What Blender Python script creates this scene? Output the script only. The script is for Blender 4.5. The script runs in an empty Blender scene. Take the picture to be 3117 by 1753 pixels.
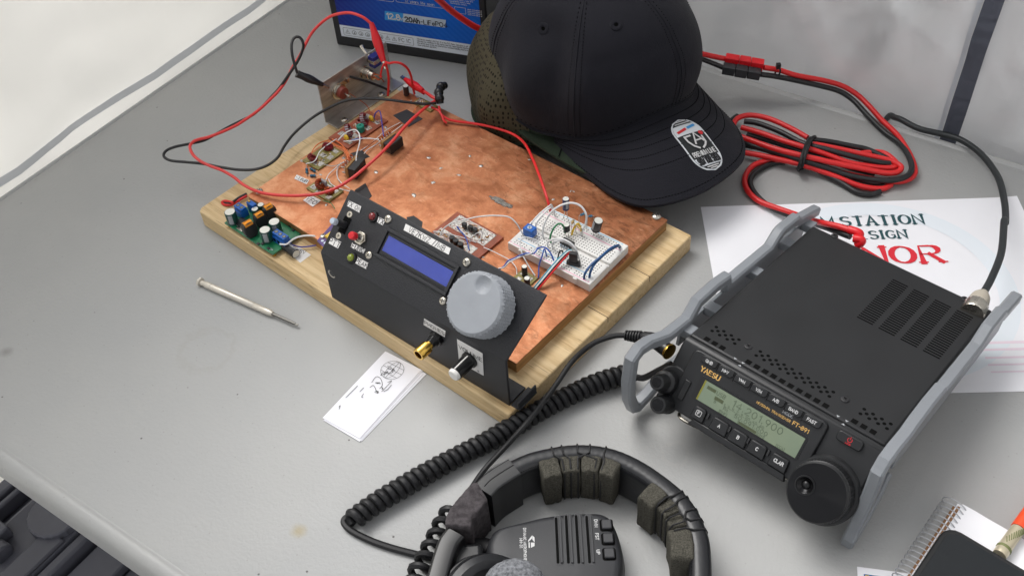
import bpy, bmesh, math, random
import numpy as np
from mathutils import Matrix, Vector
random.seed(7)
SC = bpy.context.scene
COL = SC.collection
R_ = math.radians

# ------------------------------------------------------------------ camera
S = 0.001                  # all shapes below are in millimetres
T = 0.740                  # height of the table top above the ground, metres
FOC, PIT, ROL, CH = 3122.37, 0.80740, -0.07127, 626.21   # focal (px of 3117), pitch, roll, height over table (mm)
FW = np.array([0, math.cos(PIT), -math.sin(PIT)])
_up = np.array([0, math.sin(PIT), math.cos(PIT)]); _rt = np.array([1.0, 0, 0])
RT = math.cos(ROL)*_rt + math.sin(ROL)*_up
UP = -math.sin(ROL)*_rt + math.cos(ROL)*_up
CAMP = np.array([0, 0, CH])
cd = bpy.data.cameras.new("camera"); cam = bpy.data.objects.new("camera", cd); COL.objects.link(cam)
cd.sensor_width = 36.0; cd.lens = FOC/3117*36.0; cd.clip_start = 0.02; cd.clip_end = 200
m = Matrix.Identity(4)
for i in range(3):
    m[i][0], m[i][1], m[i][2] = RT[i], UP[i], -FW[i]
m[0][3], m[1][3], m[2][3] = 0, 0, CH*S+T
cam.matrix_world = m
SC.camera = cam
# ------------------------------------------------------------------ light
SUN_EL, SUN_AZ = R_(56), R_(-40)      # azimuth measured from +Y towards +X
w = bpy.data.worlds.new("World"); SC.world = w; w.use_nodes = True
nt = w.node_tree; bg = nt.nodes["Background"]
sky = nt.nodes.new("ShaderNodeTexSky"); sky.sky_type = 'NISHITA'; sky.sun_disc = False
sky.sun_elevation = SUN_EL; sky.sun_rotation = SUN_AZ
sky.dust_density = 4.0; sky.air_density = 1.0
hs = nt.nodes.new("ShaderNodeHueSaturation"); hs.inputs['Saturation'].default_value = 0.12
nt.links.new(sky.outputs[0], hs.inputs['Color']); nt.links.new(hs.outputs[0], bg.inputs[0])
bg.inputs[1].default_value = 0.15
sl = bpy.data.lights.new("sun", 'SUN'); sl.energy = 1.15; sl.angle = R_(36); sl.color = (1, 0.975, 0.94)
so = bpy.data.objects.new("sun", sl); COL.objects.link(so)
so.rotation_euler = (R_(90)-SUN_EL, 0, -SUN_AZ+math.pi)
so.location = (0, 0, 4)
SC.view_settings.view_transform = 'Standard'; SC.view_settings.look = 'None'
SC.view_settings.exposure = 0.4; SC.view_settings.gamma = 1.0

# ------------------------------------------------------------------ frames and pixel helpers
KV = 2576/3117
def ray(px):
    u, v = px
    d = FW + RT*((u/KV-1558.5)/FOC) - UP*((v/KV-876.5)/FOC)
    return d/np.linalg.norm(d)
def at(px, z=0.0):
    """point of the place (mm, table top = 0) seen at a picture point, at height z"""
    d = ray(px); return CAMP + d*((z-CH)/d[2])
def crop(x0, y0, k): return lambda X, Y: ((x0+X/k)*KV, (y0+Y/k)*KV)
V = lambda X, Y: (X, Y)
c1 = crop(450, 0, 2.2644); c2 = crop(600, 350, 2.8985); c3 = crop(950, 550, 2.0693); c4 = crop(1300, 560, 3.6229)
r1 = crop(1850, 600, 2.0324); r2 = crop(1850, 1040, 2.4156); c5 = crop(2050, 80, 2.4142); c6 = crop(1000, 1250, 2.0608)
c7 = crop(2500, 1450, 4.175); c8 = crop(0, 1250, 2.88); c9 = crop(900, 0, 3.68); c10 = crop(1400, 0, 2.1305)

class Fr:
    def __init__(s, O=(0, 0, 0), yaw=0.0, tilt=0.0, R=None):
        s.O = np.array(O, float)
        if R is not None: s.R = np.array(R, float); return
        c, n = math.cos(yaw), math.sin(yaw)
        ex = np.array([c, n, 0]); ey = np.array([-n*math.cos(tilt), c*math.cos(tilt), -math.sin(tilt)])
        s.R = np.stack([ex, ey, np.cross(ex, ey)], 1)
    def loc(s, p): return s.R.T @ (np.array(p, float)-s.O)
    def wor(s, p): return s.O + s.R @ np.array(p, float)
    def sub(s, O, R): return Fr(s.wor(O), R=s.R @ np.array(R, float))
    def hit(s, px, n=(0, 0, 1), c=0.0):
        o = s.loc(CAMP); d = s.R.T @ ray(px); n = np.array(n, float)
        return o + d*((c-n@o)/(n@d))
    def at(s, px, z=0.0): return s.loc(at(px, z))
    def mat(s):
        m = Matrix.Identity(4)
        for i in range(3):
            for j in range(3): m[i][j] = s.R[i, j]
            m[i][3] = s.O[i]*S
        m[2][3] += T
        return m
def unit(a): a = np.array(a, float); return a/np.linalg.norm(a)
def axes(n, up=(0, 0, 1)):
    """matrix whose columns are right, up', normal"""
    n = unit(n); r = np.cross(up, n)
    if np.linalg.norm(r) < 1e-6: r = np.cross((0, 1, 0), n)
    r = unit(r); return np.stack([r, np.cross(n, r), n], 1)

def spline(pts, n=6, closed=False):
    P = [np.array(p, float) for p in pts]
    if len(P) < 3: return P
    out = []; L = len(P); segs = L if closed else L-1
    for i in range(segs):
        if closed: a, b, c, d = P[i-1], P[i], P[(i+1) % L], P[(i+2) % L]
        else:
            b, c = P[i], P[i+1]; a = P[i-1] if i > 0 else 2*b-c; d = P[i+2] if i+2 < L else 2*c-b
        for k in range(n):
            t = k/n
            out.append(.5*((2*b)+(c-a)*t+(2*a-5*b+4*c-d)*t*t+(3*b-a-3*c+d)*t**3))
    if not closed: out.append(P[-1])
    return out

class MB:
    """collects shapes (mm) for ONE mesh object"""
    def __init__(s): s.v = []; s.f = []; s.O = np.zeros(3); s.R = np.eye(3); s.zl = 0
    def set(s, O=(0, 0, 0), R=None): s.O = np.array(O, float); s.R = np.eye(3) if R is None else np.array(R, float); return s
    def add(s, vs, fs):
        b = len(s.v)
        for p in vs: s.v.append(s.O + s.R @ np.array(p, float))
        for f in fs: s.f.append([b+i for i in f])
        return s
    def box(s, x0, x1, y0, y1, z0, z1):
        return s.add([(x, y, z) for z in (z0, z1) for y in (y0, y1) for x in (x0, x1)],
                     [(0, 2, 3, 1), (4, 5, 7, 6), (0, 1, 5, 4), (2, 6, 7, 3), (0, 4, 6, 2), (1, 3, 7, 5)])
    def cbox(s, c, d): return s.box(c[0]-d[0]/2, c[0]+d[0]/2, c[1]-d[1]/2, c[1]+d[1]/2, c[2]-d[2]/2, c[2]+d[2]/2)
    def prism(s, poly, z0, z1, top=None):
        n = len(poly); top = top or poly
        vs = [(p[0], p[1], z0) for p in poly]+[(p[0], p[1], z1) for p in top]
        a = sum(poly[i][0]*poly[(i+1) % n][1]-poly[(i+1) % n][0]*poly[i][1] for i in range(n))
        fs = [list(range(n))[::-1], list(range(n, 2*n))]+[(i, (i+1) % n, n+(i+1) % n, n+i) for i in range(n)]
        if a < 0: fs = [list(f)[::-1] for f in fs]
        return s.add(vs, fs)
    def sheet(s, poly, z):
        n = len(poly); a = sum(poly[i][0]*poly[(i+1) % n][1]-poly[(i+1) % n][0]*poly[i][1] for i in range(n))
        f = list(range(n))
        return s.add([(p[0], p[1], z) for p in poly], [f if a > 0 else f[::-1]])
    def lathe(s, prof, seg=24, O=(0, 0, 0), axis=(0, 0, 1), cap=True, mod=None):
        A = axes(axis) ; O = np.array(O, float); vs = []; fs = []; n = len(prof)
        for (r, z) in prof:
            for k in range(seg):
                a = 2*math.pi*k/seg; rr = r*(mod(a, z) if mod else 1)
                vs.append(O + A @ np.array([rr*math.cos(a), rr*math.sin(a), z]))
        for i in range(n-1):
            for k in range(seg):
                k2 = (k+1) % seg; fs.append((i*seg+k, i*seg+k2, (i+1)*seg+k2, (i+1)*seg+k))
        if cap: fs.append(list(range(seg))[::-1]); fs.append([(n-1)*seg+k for k in range(seg)])
        return s.add(vs, fs)
    def cyl(s, a, b, r, seg=16, r2=None):
        a, b = np.array(a, float), np.array(b, float); L = np.linalg.norm(b-a)
        return s.lathe([(r, 0), (r if r2 is None else r2, L)], seg, a, b-a)
    def ball(s, c, r, seg=12, sc=(1, 1, 1), jit=0):
        vs = []; fs = []; n = seg//2+1
        for i in range(n):
            t = math.pi*(i+.02)/(n-1+.04)
            for k in range(seg):
                a = 2*math.pi*k/seg; j = 1+random.uniform(-jit, jit)
                vs.append((c[0]+r*sc[0]*j*math.sin(t)*math.cos(a), c[1]+r*sc[1]*j*math.sin(t)*math.sin(a), c[2]+r*sc[2]*math.cos(t)))
        for i in range(n-1):
            for k in range(seg): fs.append((i*seg+k, (i+1)*seg+k, (i+1)*seg+(k+1) % seg, i*seg+(k+1) % seg))
        fs.append(list(range(seg))); fs.append([(n-1)*seg+k for k in range(seg)][::-1])
        return s.add(vs, fs)
    def tube(s, pts, r, seg=8, n=6, closed=False, smooth=True, flat=None):
        P = spline(pts, n, closed) if smooth else [np.array(p, float) for p in pts]
        L = len(P); vs = []; fs = []; up = None
        for i in range(L):
            if closed: t = P[(i+1) % L]-P[i-1]
            else: t = P[min(i+1, L-1)]-P[max(i-1, 0)]
            t = t/(np.linalg.norm(t)+1e-9)
            if up is None:
                up = np.cross(t, (0, 0, 1.0))
                if np.linalg.norm(up) < .1: up = np.cross(t, (0, 1.0, 0))
            up = up - t*(up@t); up = up/(np.linalg.norm(up)+1e-9); bi = np.cross(t, up)
            rr = r[0]+(r[1]-r[0])*i/(L-1) if isinstance(r, tuple) else r
            for k in range(seg):
                a = 2*math.pi*k/seg; vs.append(P[i]+up*rr*math.cos(a)+bi*rr*math.sin(a)*(flat or 1))
        for i in range(L if closed else L-1):
            j = (i+1) % L
            for k in range(seg): fs.append((i*seg+k, i*seg+(k+1) % seg, j*seg+(k+1) % seg, j*seg+k))
        if not closed: fs.append(list(range(seg))[::-1]); fs.append([(L-1)*seg+k for k in range(seg)])
        return s.add(vs, fs)
    def ribbon(s, pts, w, z, wmax=None, ends=0):
        """flat inked stroke in the xy plane"""
        P = [np.array(p[:2], float) for p in pts]; L = len(P); vs = []; fs = []
        s.zl += 1; z = z+.012*(s.zl % 6)
        closed = np.linalg.norm(P[0]-P[-1]) < 1e-6 and L > 3
        for i in range(L):
            a = P[i]-P[i-1] if i > 0 else (P[-1]-P[-2] if closed else P[1]-P[0])
            b = P[i+1]-P[i] if i < L-1 else (P[1]-P[0] if closed else P[-1]-P[-2])
            a = a/(np.linalg.norm(a)+1e-9); b = b/(np.linalg.norm(b)+1e-9); t = a+b
            if np.linalg.norm(t) < .3: t = b
            t = t/np.linalg.norm(t); nrm = np.array([-t[1], t[0]]); k = min(1.6, 1/max(.4, abs(nrm@np.array([-b[1], b[0]]))))
            ww = w if wmax is None else w+(wmax-w)*abs(b[1] if i < L-1 else a[1])**1.5
            e = 0
            if not closed and ends and i in (0, L-1): e = ends*ww/2*(-1 if i == 0 else 1)
            p = P[i]+t*e
            vs += [tuple(p+nrm*ww/2*k)+(z,), tuple(p-nrm*ww/2*k)+(z,)]
        for i in range(L-1): fs.append((2*i, 2*i+1, 2*i+3, 2*i+2))
        return s.add(vs, fs)
    def text(s, txt, x, y, h, w, z=.12, wmax=None, sp=1.4, xs=1.0, serif=0, jit=0, align=0, sl=0):
        """letters of height h, stroke width w, starting at (x, y) in the xy plane of the current frame"""
        k = h/6.0; tot = sum(GW.get(c, 4)+sp for c in txt)-sp
        cx = x-align*tot*k*xs
        for c in txt:
            jx, jy, ja = [random.uniform(-jit, jit) for _ in range(3)]
            for st in G.get(c, []):
                pts = [(cx+(p[0]+sl*p[1]+jx-ja*(p[1]-3)*.3)*k*xs, y+(p[1]+jy+ja*p[0]*.3)*k) for p in st]
                s.ribbon(pts, w, z, wmax, ends=.9)
                if serif:
                    for p, q in ((st[0], st[1]), (st[-1], st[-2])):
                        if abs(p[1]-q[1]) > abs(p[0]-q[0])*.8 and p[1] in (0, 6):
                            a = (cx+p[0]*k*xs, y+p[1]*k); s.ribbon([(a[0]-serif*k, a[1]), (a[0]+serif*k, a[1])], w, z)
            cx += (GW.get(c, 4)+sp)*k*xs
        return cx
    def build(s, name, mat, parent=None, F=None, bevel=0, seg=2, ang=35, sub=0, flat=False, label=None):
        me = bpy.data.meshes.new(name)
        me.from_pydata([tuple(p*S) for p in s.v], [], s.f)
        me.validate(verbose=False)
        me.materials.append(mat if not isinstance(mat, str) else M[mat])
        if not flat:
            me.polygons.foreach_set('use_smooth', [True]*len(me.polygons))
            if ang < 180: me.set_sharp_from_angle(angle=R_(ang))
        o = bpy.data.objects.new(name, me); COL.objects.link(o)
        if parent is not None: o.parent = parent
        elif F is not None: o.matrix_world = F.mat()
        if bevel:
            b = o.modifiers.new('bevel', 'BEVEL'); b.width = bevel*S; b.segments = seg; b.limit_method = 'ANGLE'; b.angle_limit = R_(35)
            b.harden_normals = False
        if sub:
            b = o.modifiers.new('sub', 'SUBSURF'); b.levels = sub; b.render_levels = sub
        if label: o['label'] = label
        return o

def tag(o, label, cat, group=None, kind=None):
    if label: o['label'] = label
    if cat: o['category'] = cat
    if group: o['group'] = group
    if kind: o['kind'] = kind
    return o
def thing(name, label, cat, F, group=None):
    o = bpy.data.objects.new(name, None); COL.objects.link(o); o.empty_display_size = .01
    o.matrix_world = F.mat(); tag(o, label, cat, group); return o

# ------------------------------------------------------------------ a small stroke alphabet
def arc(cx, cy, rx, ry, a0, a1, n=7):
    return [(cx+rx*math.cos(R_(a0+(a1-a0)*i/n)), cy+ry*math.sin(R_(a0+(a1-a0)*i/n))) for i in range(n+1)]
G = {
 'A': [[(0, 0), (2, 6), (4, 0)], [(.75, 2), (3.25, 2)]],
 'B': [[(0, 0), (0, 6), (2, 6)]+arc(2.1, 4.6, 1.4, 1.4, 90, -90)+[(0, 3.2)], [(2.1, 3.2)]+arc(2.2, 1.6, 1.6, 1.6, 90, -90)+[(0, 0)]],
 'C': [arc(2.2, 3, 2.2, 3, 45, 315, 10)], 'D': [[(0, 0), (0, 6), (1.5, 6)]+arc(1.5, 3, 2.4, 3, 90, -90, 9)+[(0, 0)]],
 'E': [[(3.4, 6), (0, 6), (0, 0), (3.5, 0)], [(0, 3.1), (2.8, 3.1)]], 'F': [[(3.4, 6), (0, 6), (0, 0)], [(0, 3.1), (2.8, 3.1)]],
 'G': [arc(2.2, 3, 2.2, 3, 45, 320, 10)+[(4, 2.7), (2.4, 2.7)]], 'H': [[(0, 0), (0, 6)], [(4, 0), (4, 6)], [(0, 3.1), (4, 3.1)]],
 'I': [[(.6, 0), (.6, 6)]], 'J': [[(3, 6), (3, 1.6)]+arc(1.6, 1.6, 1.4, 1.6, 0, -170)], 'K': [[(0, 0), (0, 6)], [(3.8, 6), (0, 2.4)], [(1.3, 3.6), (4, 0)]],
 'L': [[(0, 6), (0, 0), (3.3, 0)]], 'M': [[(0, 0), (0, 6), (2.4, 1), (4.8, 6), (4.8, 0)]], 'N': [[(0, 0), (0, 6), (4, 0), (4, 6)]],
 'O': [arc(2.3, 3, 2.3, 3, 90, 450, 16)], 'P': [[(0, 0), (0, 6), (2.2, 6)]+arc(2.2, 4.4, 1.6, 1.6, 90, -90)+[(0, 2.8)]],
 'Q': [arc(2.3, 3, 2.3, 3, 90, 450, 16), [(2.7, 1.6), (4.5, -.4)]], 'R': [[(0, 0), (0, 6), (2.2, 6)]+arc(2.2, 4.5, 1.6, 1.5, 90, -90)+[(0, 3)], [(1.8, 3), (4, 0)]],
 'S': [arc(2, 4.5, 1.8, 1.5, 35, 270, 8)+arc(2, 1.5, 1.9, 1.5, 90, -150, 8)], 'T': [[(0, 6), (4.2, 6)], [(2.1, 6), (2.1, 0)]],
 'U': [[(0, 6), (0, 2)]+arc(2, 2, 2, 2, 180, 360, 8)+[(4, 6)]], 'V': [[(0, 6), (2, 0), (4, 6)]], 'W': [[(0, 6), (1.4, 0), (2.8, 5), (4.2, 0), (5.6, 6)]],
 'X': [[(0, 6), (4, 0)], [(4, 6), (0, 0)]], 'Y': [[(0, 6), (2, 3), (4, 6)], [(2, 3), (2, 0)]], 'Z': [[(.2, 6), (4, 6), (0, 0), (4, 0)]],
 '0': [arc(2, 3, 1.9, 3, 90, 450, 14)], '1': [[(.6, 4.8), (2, 6), (2, 0)]], '2': [arc(2, 4.3, 1.8, 1.7, 160, -30, 8)+[(0, 0), (4, 0)]],
 '3': [arc(1.9, 4.5, 1.7, 1.5, 150, -80, 8), arc(1.9, 1.6, 1.9, 1.6, 85, -150, 8)], '4': [[(3, 0), (3, 6), (0, 1.8), (4.2, 1.8)]],
 '5': [[(3.6, 6), (.5, 6), (.3, 3.4)]+arc(1.9, 1.9, 1.9, 1.9, 110, -150, 9)], '6': [[(3, 6), (.6, 3)]+arc(2, 1.8, 1.8, 1.8, 150, -210, 12)],
 '7': [[(0, 6), (4, 6), (1.4, 0)]], '8': [arc(2, 4.5, 1.5, 1.5, 90, 450, 12), arc(2, 1.6, 1.9, 1.6, 90, 450, 12)],
 '9': [arc(2, 4.2, 1.8, 1.8, -30, 330, 12), [(3.8, 4.2), (2.2, 0)]], '.': [[(.3, 0), (.3, .8)]], ',': [[(.5, .7), (.1, -.8)]], '-': [[(.3, 2.8), (2.6, 2.8)]], '+': [[(0, 3), (3.4, 3)], [(1.7, 1.3), (1.7, 4.7)]],
 '/': [[(0, -.4), (2.2, 6.4)]], '[': [[(1.6, 6.4), (.4, 6.4), (.4, -.4), (1.6, -.4)]], ']': [[(0, 6.4), (1.2, 6.4), (1.2, -.4), (0, -.4)]], '(': [arc(2, 3, 1.6, 3.6, 120, 240)], ')': [arc(-.6, 3, 1.6, 3.6, 60, -60)], '_': [[(0, 0), (3, 0)]],
 '>': [[(0.2, .8), (0.2, 5.2), (3, 3), (.2, .8)], [(1, 2), (1, 4)], [(.6, 3), (2.4, 3)]], 'z': [[(0, 3.6), (2.6, 3.6), (0, 0), (2.7, 0)]],
 'a': [arc(1.4, 1.8, 1.4, 1.8, 20, 340, 9), [(2.8, 3.7), (2.8, 0)]], 'b': [[(0, 6), (0, 0)], arc(1.4, 1.8, 1.4, 1.8, 180, -160, 9)], 'c': [arc(1.5, 1.8, 1.5, 1.8, 45, 315, 8)],
 'd': [arc(1.4, 1.8, 1.4, 1.8, 20, 340, 9), [(2.8, 6), (2.8, 0)]], 'e': [[(0, 1.9), (3, 1.9)]+arc(1.5, 1.8, 1.5, 1.8, 5, 315, 9)], 'f': [[(2, 5.9), (1, 5.4), (1, 0)], [(0, 3.6), (2, 3.6)]],
 'g': [arc(1.4, 1.8, 1.4, 1.8, 20, 340, 9), [(2.8, 3.6), (2.8, -1), (1.5, -1.8), (.2, -1.3)]], 'h': [[(0, 6), (0, 0)], [(0, 2.2)]+arc(1.4, 2.2, 1.4, 1.5, 170, 0)+[(2.8, 0)]], 'i': [[(.5, 0), (.5, 3.7)], [(.5, 4.9), (.5, 5.6)]],
 'k': [[(0, 0), (0, 6)], [(2.6, 3.7), (0, 1.6)], [(.9, 2.4), (2.8, 0)]], 'l': [[(.5, 0), (.5, 6)]], 'm': [[(0, 0), (0, 3.7)], [(0, 2.4)]+arc(1.1, 2.5, 1.1, 1.2, 170, 0)+[(2.2, 0)], [(2.2, 2.4)]+arc(3.3, 2.5, 1.1, 1.2, 170, 0)+[(4.4, 0)]],
 'n': [[(0, 0), (0, 3.7)], [(0, 2.2)]+arc(1.4, 2.2, 1.4, 1.5, 170, 0)+[(2.8, 0)]], 'o': [arc(1.5, 1.8, 1.5, 1.8, 90, 450, 10)], 'p': [[(0, 3.7), (0, -1.8)], arc(1.4, 1.8, 1.4, 1.8, 180, -160, 9)], 'r': [[(0, 0), (0, 3.7)], arc(1.3, 2.3, 1.3, 1.4, 170, 60, 4)],
 's': [arc(1.3, 2.7, 1.2, .9, 35, 250, 6)+arc(1.3, .9, 1.3, .9, 90, -150, 6)], 't': [[(1, 5.2), (1, .5), (2, 0)], [(0, 3.6), (2, 3.6)]], 'u': [[(0, 3.7), (0, 1.5)]+arc(1.4, 1.5, 1.4, 1.5, 180, 350)+[(2.8, 3.7)], [(2.8, 1), (2.8, 0)]],
 'v': [[(0, 3.7), (1.4, 0), (2.8, 3.7)]], 'w': [[(0, 3.7), (1, 0), (2, 3.2), (3, 0), (4, 3.7)]], 'x': [[(0, 3.7), (2.6, 0)], [(2.6, 3.7), (0, 0)]], 'y': [[(0, 3.7), (1.4, 0)], [(2.8, 3.7), (.9, -1.8)]],
}
GW = {c: max([p[0] for st in g for p in st]+[.6]) for c, g in G.items()}; GW[' '] = 2.2; GW['.'] = .6; GW['I'] = 1.2

# ------------------------------------------------------------------ materials
def lin(r, g=None, b=None):
    if g is None: g = b = r
    f = lambda c: ((c/255+.055)/1.055)**2.4 if c > 10 else c/255/12.92
    return (f(r), f(g), f(b), 1)
M = {}
def mat(name, col, rough=.5, metal=0, var=0, vs=30, bump=0, bs=400, spec=.5, coat=0, col2=None, vdet=4, stretch=None, trans=0, emit=0):
    m = bpy.data.materials.new(name); m.use_nodes = True; M[name] = m
    nt = m.node_tree; N = nt.nodes; b = N["Principled BSDF"]
    if len(col) == 3: col = tuple(col)+(1,)
    b.inputs['Base Color'].default_value = col; b.inputs['Roughness'].default_value = rough; b.inputs['Metallic'].default_value = metal
    b.inputs['Specular IOR Level'].default_value = spec; b.inputs['Coat Weight'].default_value = coat
    if trans: b.inputs['Transmission Weight'].default_value = trans
    if emit: b.inputs['Emission Color'].default_value = col; b.inputs['Emission Strength'].default_value = emit
    if var or bump:
        tc = N.new("ShaderNodeTexCoord"); mp = N.new("ShaderNodeMapping"); nt.links.new(tc.outputs['Object'], mp.inputs[0])
        if stretch: mp.inputs['Scale'].default_value = stretch
    if var:
        n = N.new("ShaderNodeTexNoise"); n.inputs['Scale'].default_value = vs; n.inputs['Detail'].default_value = vdet; n.inputs['Roughness'].default_value = .62
        nt.links.new(mp.outputs[0], n.inputs['Vector'])
        cr = N.new("ShaderNodeValToRGB"); e = cr.color_ramp.elements
        c2 = col2 or tuple(c*(1-var) for c in col[:3])+(1,); c1_ = col if col2 else tuple(min(1, c*(1+var)) for c in col[:3])+(1,)
        if len(c2) == 3: c2 = tuple(c2)+(1,)
        e[0].position, e[0].color = .34, c2; e[1].position, e[1].color = .66, c1_
        nt.links.new(n.outputs['Fac'], cr.inputs[0]); nt.links.new(cr.outputs[0], b.inputs['Base Color'])
        rr = N.new("ShaderNodeMapRange"); rr.inputs[3].default_value = max(.03, rough-.08); rr.inputs[4].default_value = min(1, rough+.08)
        nt.links.new(n.outputs['Fac'], rr.inputs[0]); nt.links.new(rr.outputs[0], b.inputs['Roughness'])
    if bump:
        n2 = N.new("ShaderNodeTexNoise"); n2.inputs['Scale'].default_value = bs; n2.inputs['Detail'].default_value = 3
        nt.links.new(mp.outputs[0], n2.inputs['Vector'])
        bp = N.new("ShaderNodeBump"); bp.inputs['Strength'].default_value = bump; bp.inputs['Distance'].default_value = .001
        nt.links.new(n2.outputs['Fac'], bp.inputs['Height']); nt.links.new(bp.outputs[0], b.inputs['Normal'])
    return m
mat('black_plastic', lin(25, 26, 28), .42, var=.15, vs=60, bump=.05, bs=900)
mat('radio_black', lin(26, 27, 29), .5, var=.14, vs=25, bump=.06, bs=1500)
mat('gloss_black', lin(16, 16, 18), .3)
mat('void_black', (.004, .004, .004), .9, spec=.1)
mat('rubber_black', lin(28, 28, 30), .5, var=.12, vs=60, spec=.4)
mat('panel_black', lin(38, 39, 43), .5, var=.2, vs=700, bump=.45, bs=1100)
mat('panel_smooth', lin(34, 35, 39), .55, var=.1, vs=60, bump=.08, bs=1200)
mat('rail_grey', lin(130, 134, 139), .38, var=.06, vs=40, bump=.10, bs=600, stretch=(.2, .2, 2.5))
mat('knob_grey', lin(146, 150, 156), .5, var=.04, vs=60, bump=.05, bs=900)
mat('lead_red', lin(222, 62, 60), .42, var=.06, vs=20); mat('red_wire', lin(214, 38, 40), .38, var=.07, vs=20)
mat('black_wire', lin(30, 30, 32), .4, var=.1, vs=30)
mat('white_wire', lin(226, 226, 226), .4); mat('blue_wire', lin(40, 80, 170), .4); mat('green_wire', lin(20, 120, 70), .4)
mat('orange_wire', lin(226, 110, 50), .45); mat('teal_wire', lin(70, 150, 170), .45); mat('violet_wire', lin(70, 70, 160), .4); mat('steel_wire', lin(190, 188, 184), .3, 1)
mat('navy_wire', lin(20, 76, 130), .4)
mat('copper_wire', lin(190, 100, 60), .35, 1); mat('dark_red_wire', lin(130, 36, 44), .3, .3); mat('yellow_part', lin(224, 184, 50), .4)
mat('red_clip', lin(216, 24, 34), .33, var=.08, vs=40); mat('black_clip', lin(26, 26, 28), .36)
mat('wire_grey', lin(186, 188, 192), .35, .4); mat('nickel', lin(208, 202, 190), .24, 1, var=.12, vs=300, bump=.1, bs=700); mat('brass', lin(212, 172, 84), .22, 1)
mat('solder', lin(176, 173, 168), .32, .85, var=.3, vs=420, bump=.5, bs=900); mat('steel_dark', lin(120, 118, 114), .35, 1)
mat('aluminium', lin(206, 202, 196), .4, .8, var=.14, vs=18, bump=.08, bs=300, stretch=(1, 1, 6), col2=lin(150, 145, 140))
mat('paper', lin(236, 236, 240), .7, var=.015, vs=15); mat('label_paper', lin(228, 226, 224), .7, var=.02, vs=90)
mat('ink', lin(24, 24, 28), .6); mat('grey_ink', lin(110, 112, 116), .6)
mat('green_pcb', lin(24, 112, 72), .35, var=.25, vs=160, coat=.3); mat('brown_pcb', lin(146, 74, 48), .4, var=.2, vs=90)
mat('olive_pcb', lin(132, 122, 66), .45, var=.25, vs=200); mat('violet_pcb', lin(84, 58, 120), .4, var=.2, vs=200)
mat('cap_green', lin(28, 74, 66), .3, var=.25, vs=220); mat('cap_top', lin(214, 214, 206), .4, .3)
mat('terminal_blue', lin(22, 92, 176), .35, var=.1, vs=80); mat('ferrite', lin(34, 34, 36), .45, bump=.1)
mat('wire_gold', lin(222, 150, 50), .3, .7); mat('toroid_grey', lin(150, 146, 150), .5)
mat('resistor_blue', lin(60, 120, 150), .4, var=.2, vs=400); mat('resistor_tan', lin(222, 190, 130), .45)
mat('cap_navy', lin(36, 38, 84), .35, var=.15, vs=200); mat('cap_dark', lin(40, 30, 30), .35, var=.2, vs=200)
mat('bb_white', lin(226, 224, 220), .42, var=.02, vs=30); mat('line_red', lin(226, 130, 170), .5); mat('line_blue', lin(110, 180, 214), .5)
mat('hole_grey', lin(70, 70, 72), .8); mat('tape_black', lin(32, 32, 35), .5, var=.1, vs=80, bump=.2, bs=160)
mat('switch_blue', lin(24, 32, 110), .4); mat('fibre_red', lin(128, 56, 44), .5)
mat('teal_part', lin(20, 130, 110), .4); mat('plywood_edge', lin(164, 122, 74), .7, var=.3, vs=60, stretch=(.3, .3, 4)); 
mat('white_print', lin(200, 200, 200), .5); mat('gold_print', lin(222, 178, 104), .35, .5); mat('red_print', lin(200, 30, 40), .5); mat('pale_print', lin(160, 162, 166), .5)
mat('screen_blue', lin(44, 62, 156), .16, var=.12, vs=30, coat=.8); mat('led_red', lin(120, 12, 16), .15, coat=.6); mat('led_green', lin(120, 134, 20), .15, coat=.6)
mat('button_red', lin(206, 34, 44), .35); mat('white_cap', lin(226, 224, 220), .4)
mat('lcd', lin(120, 132, 108), .22, var=.06, vs=14, coat=.25, col2=lin(108, 124, 106)); mat('lcd_ink', lin(74, 86, 66), .4); mat('lcd_shade', lin(72, 80, 54), .4)
mat('olive_strip', lin(120, 118, 40), .5)
mat('foam', lin(80, 78, 71), .95, var=.4, vs=1100, bump=1.0, bs=1300, spec=.1, vdet=2); mat('cord_black', lin(26, 26, 28), .7)
mat('leather', lin(26, 27, 30), .36, var=.1, vs=60, bump=.12, bs=350); mat('mic_black', lin(44, 45, 48), .5, var=.08, vs=60, bump=.12, bs=1500)
mat('fuzzy_grey', lin(116, 118, 122), .95, var=.5, vs=420, bump=1.0, bs=500, spec=.1); mat('dusty_cloth', lin(72, 68, 70), .9, var=.35, vs=260, bump=.8, bs=380, spec=.15)
mat('card_white', lin(238, 238, 244), .55)
mat('case_black', lin(92, 93, 102), .5, var=.12, vs=12, bump=.06, bs=600); mat('battery_black', lin(30, 30, 33), .45, bump=.05)
mat('label_silver', lin(188, 200, 214), .35, .2); mat('label_cyan', lin(24, 128, 196), .35); mat('label_navy', lin(20, 22, 60), .4); mat('label_white', lin(220, 226, 234), .4); mat('label_ltblue', lin(40, 140, 210), .4)
mat('sign_teal', lin(30, 74, 80), .6); mat('sign_red', lin(216, 36, 52), .6); mat('sign_pale', lin(228, 234, 240), .7); mat('sign_pink', lin(232, 216, 226), .7)
mat('coax_black', lin(36, 40, 42), .45); mat('boot_beige', lin(176, 168, 154), .6)
mat('cardboard', lin(150, 112, 78), .8); mat('phone_glass', lin(26, 30, 33), .12, coat=.2); mat('phone_case', lin(20, 21, 23), .5)
mat('pen_orange', lin(226, 78, 38), .35); mat('pen_beige', lin(196, 186, 160), .3, .4); mat('fly_olive', lin(110, 116, 70), .6)
mat('sticker_blue', lin(20, 90, 150), .5); mat('sticker_yellow', lin(226, 190, 60), .5); mat('connector_grey', lin(48, 50, 53), .5)
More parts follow.
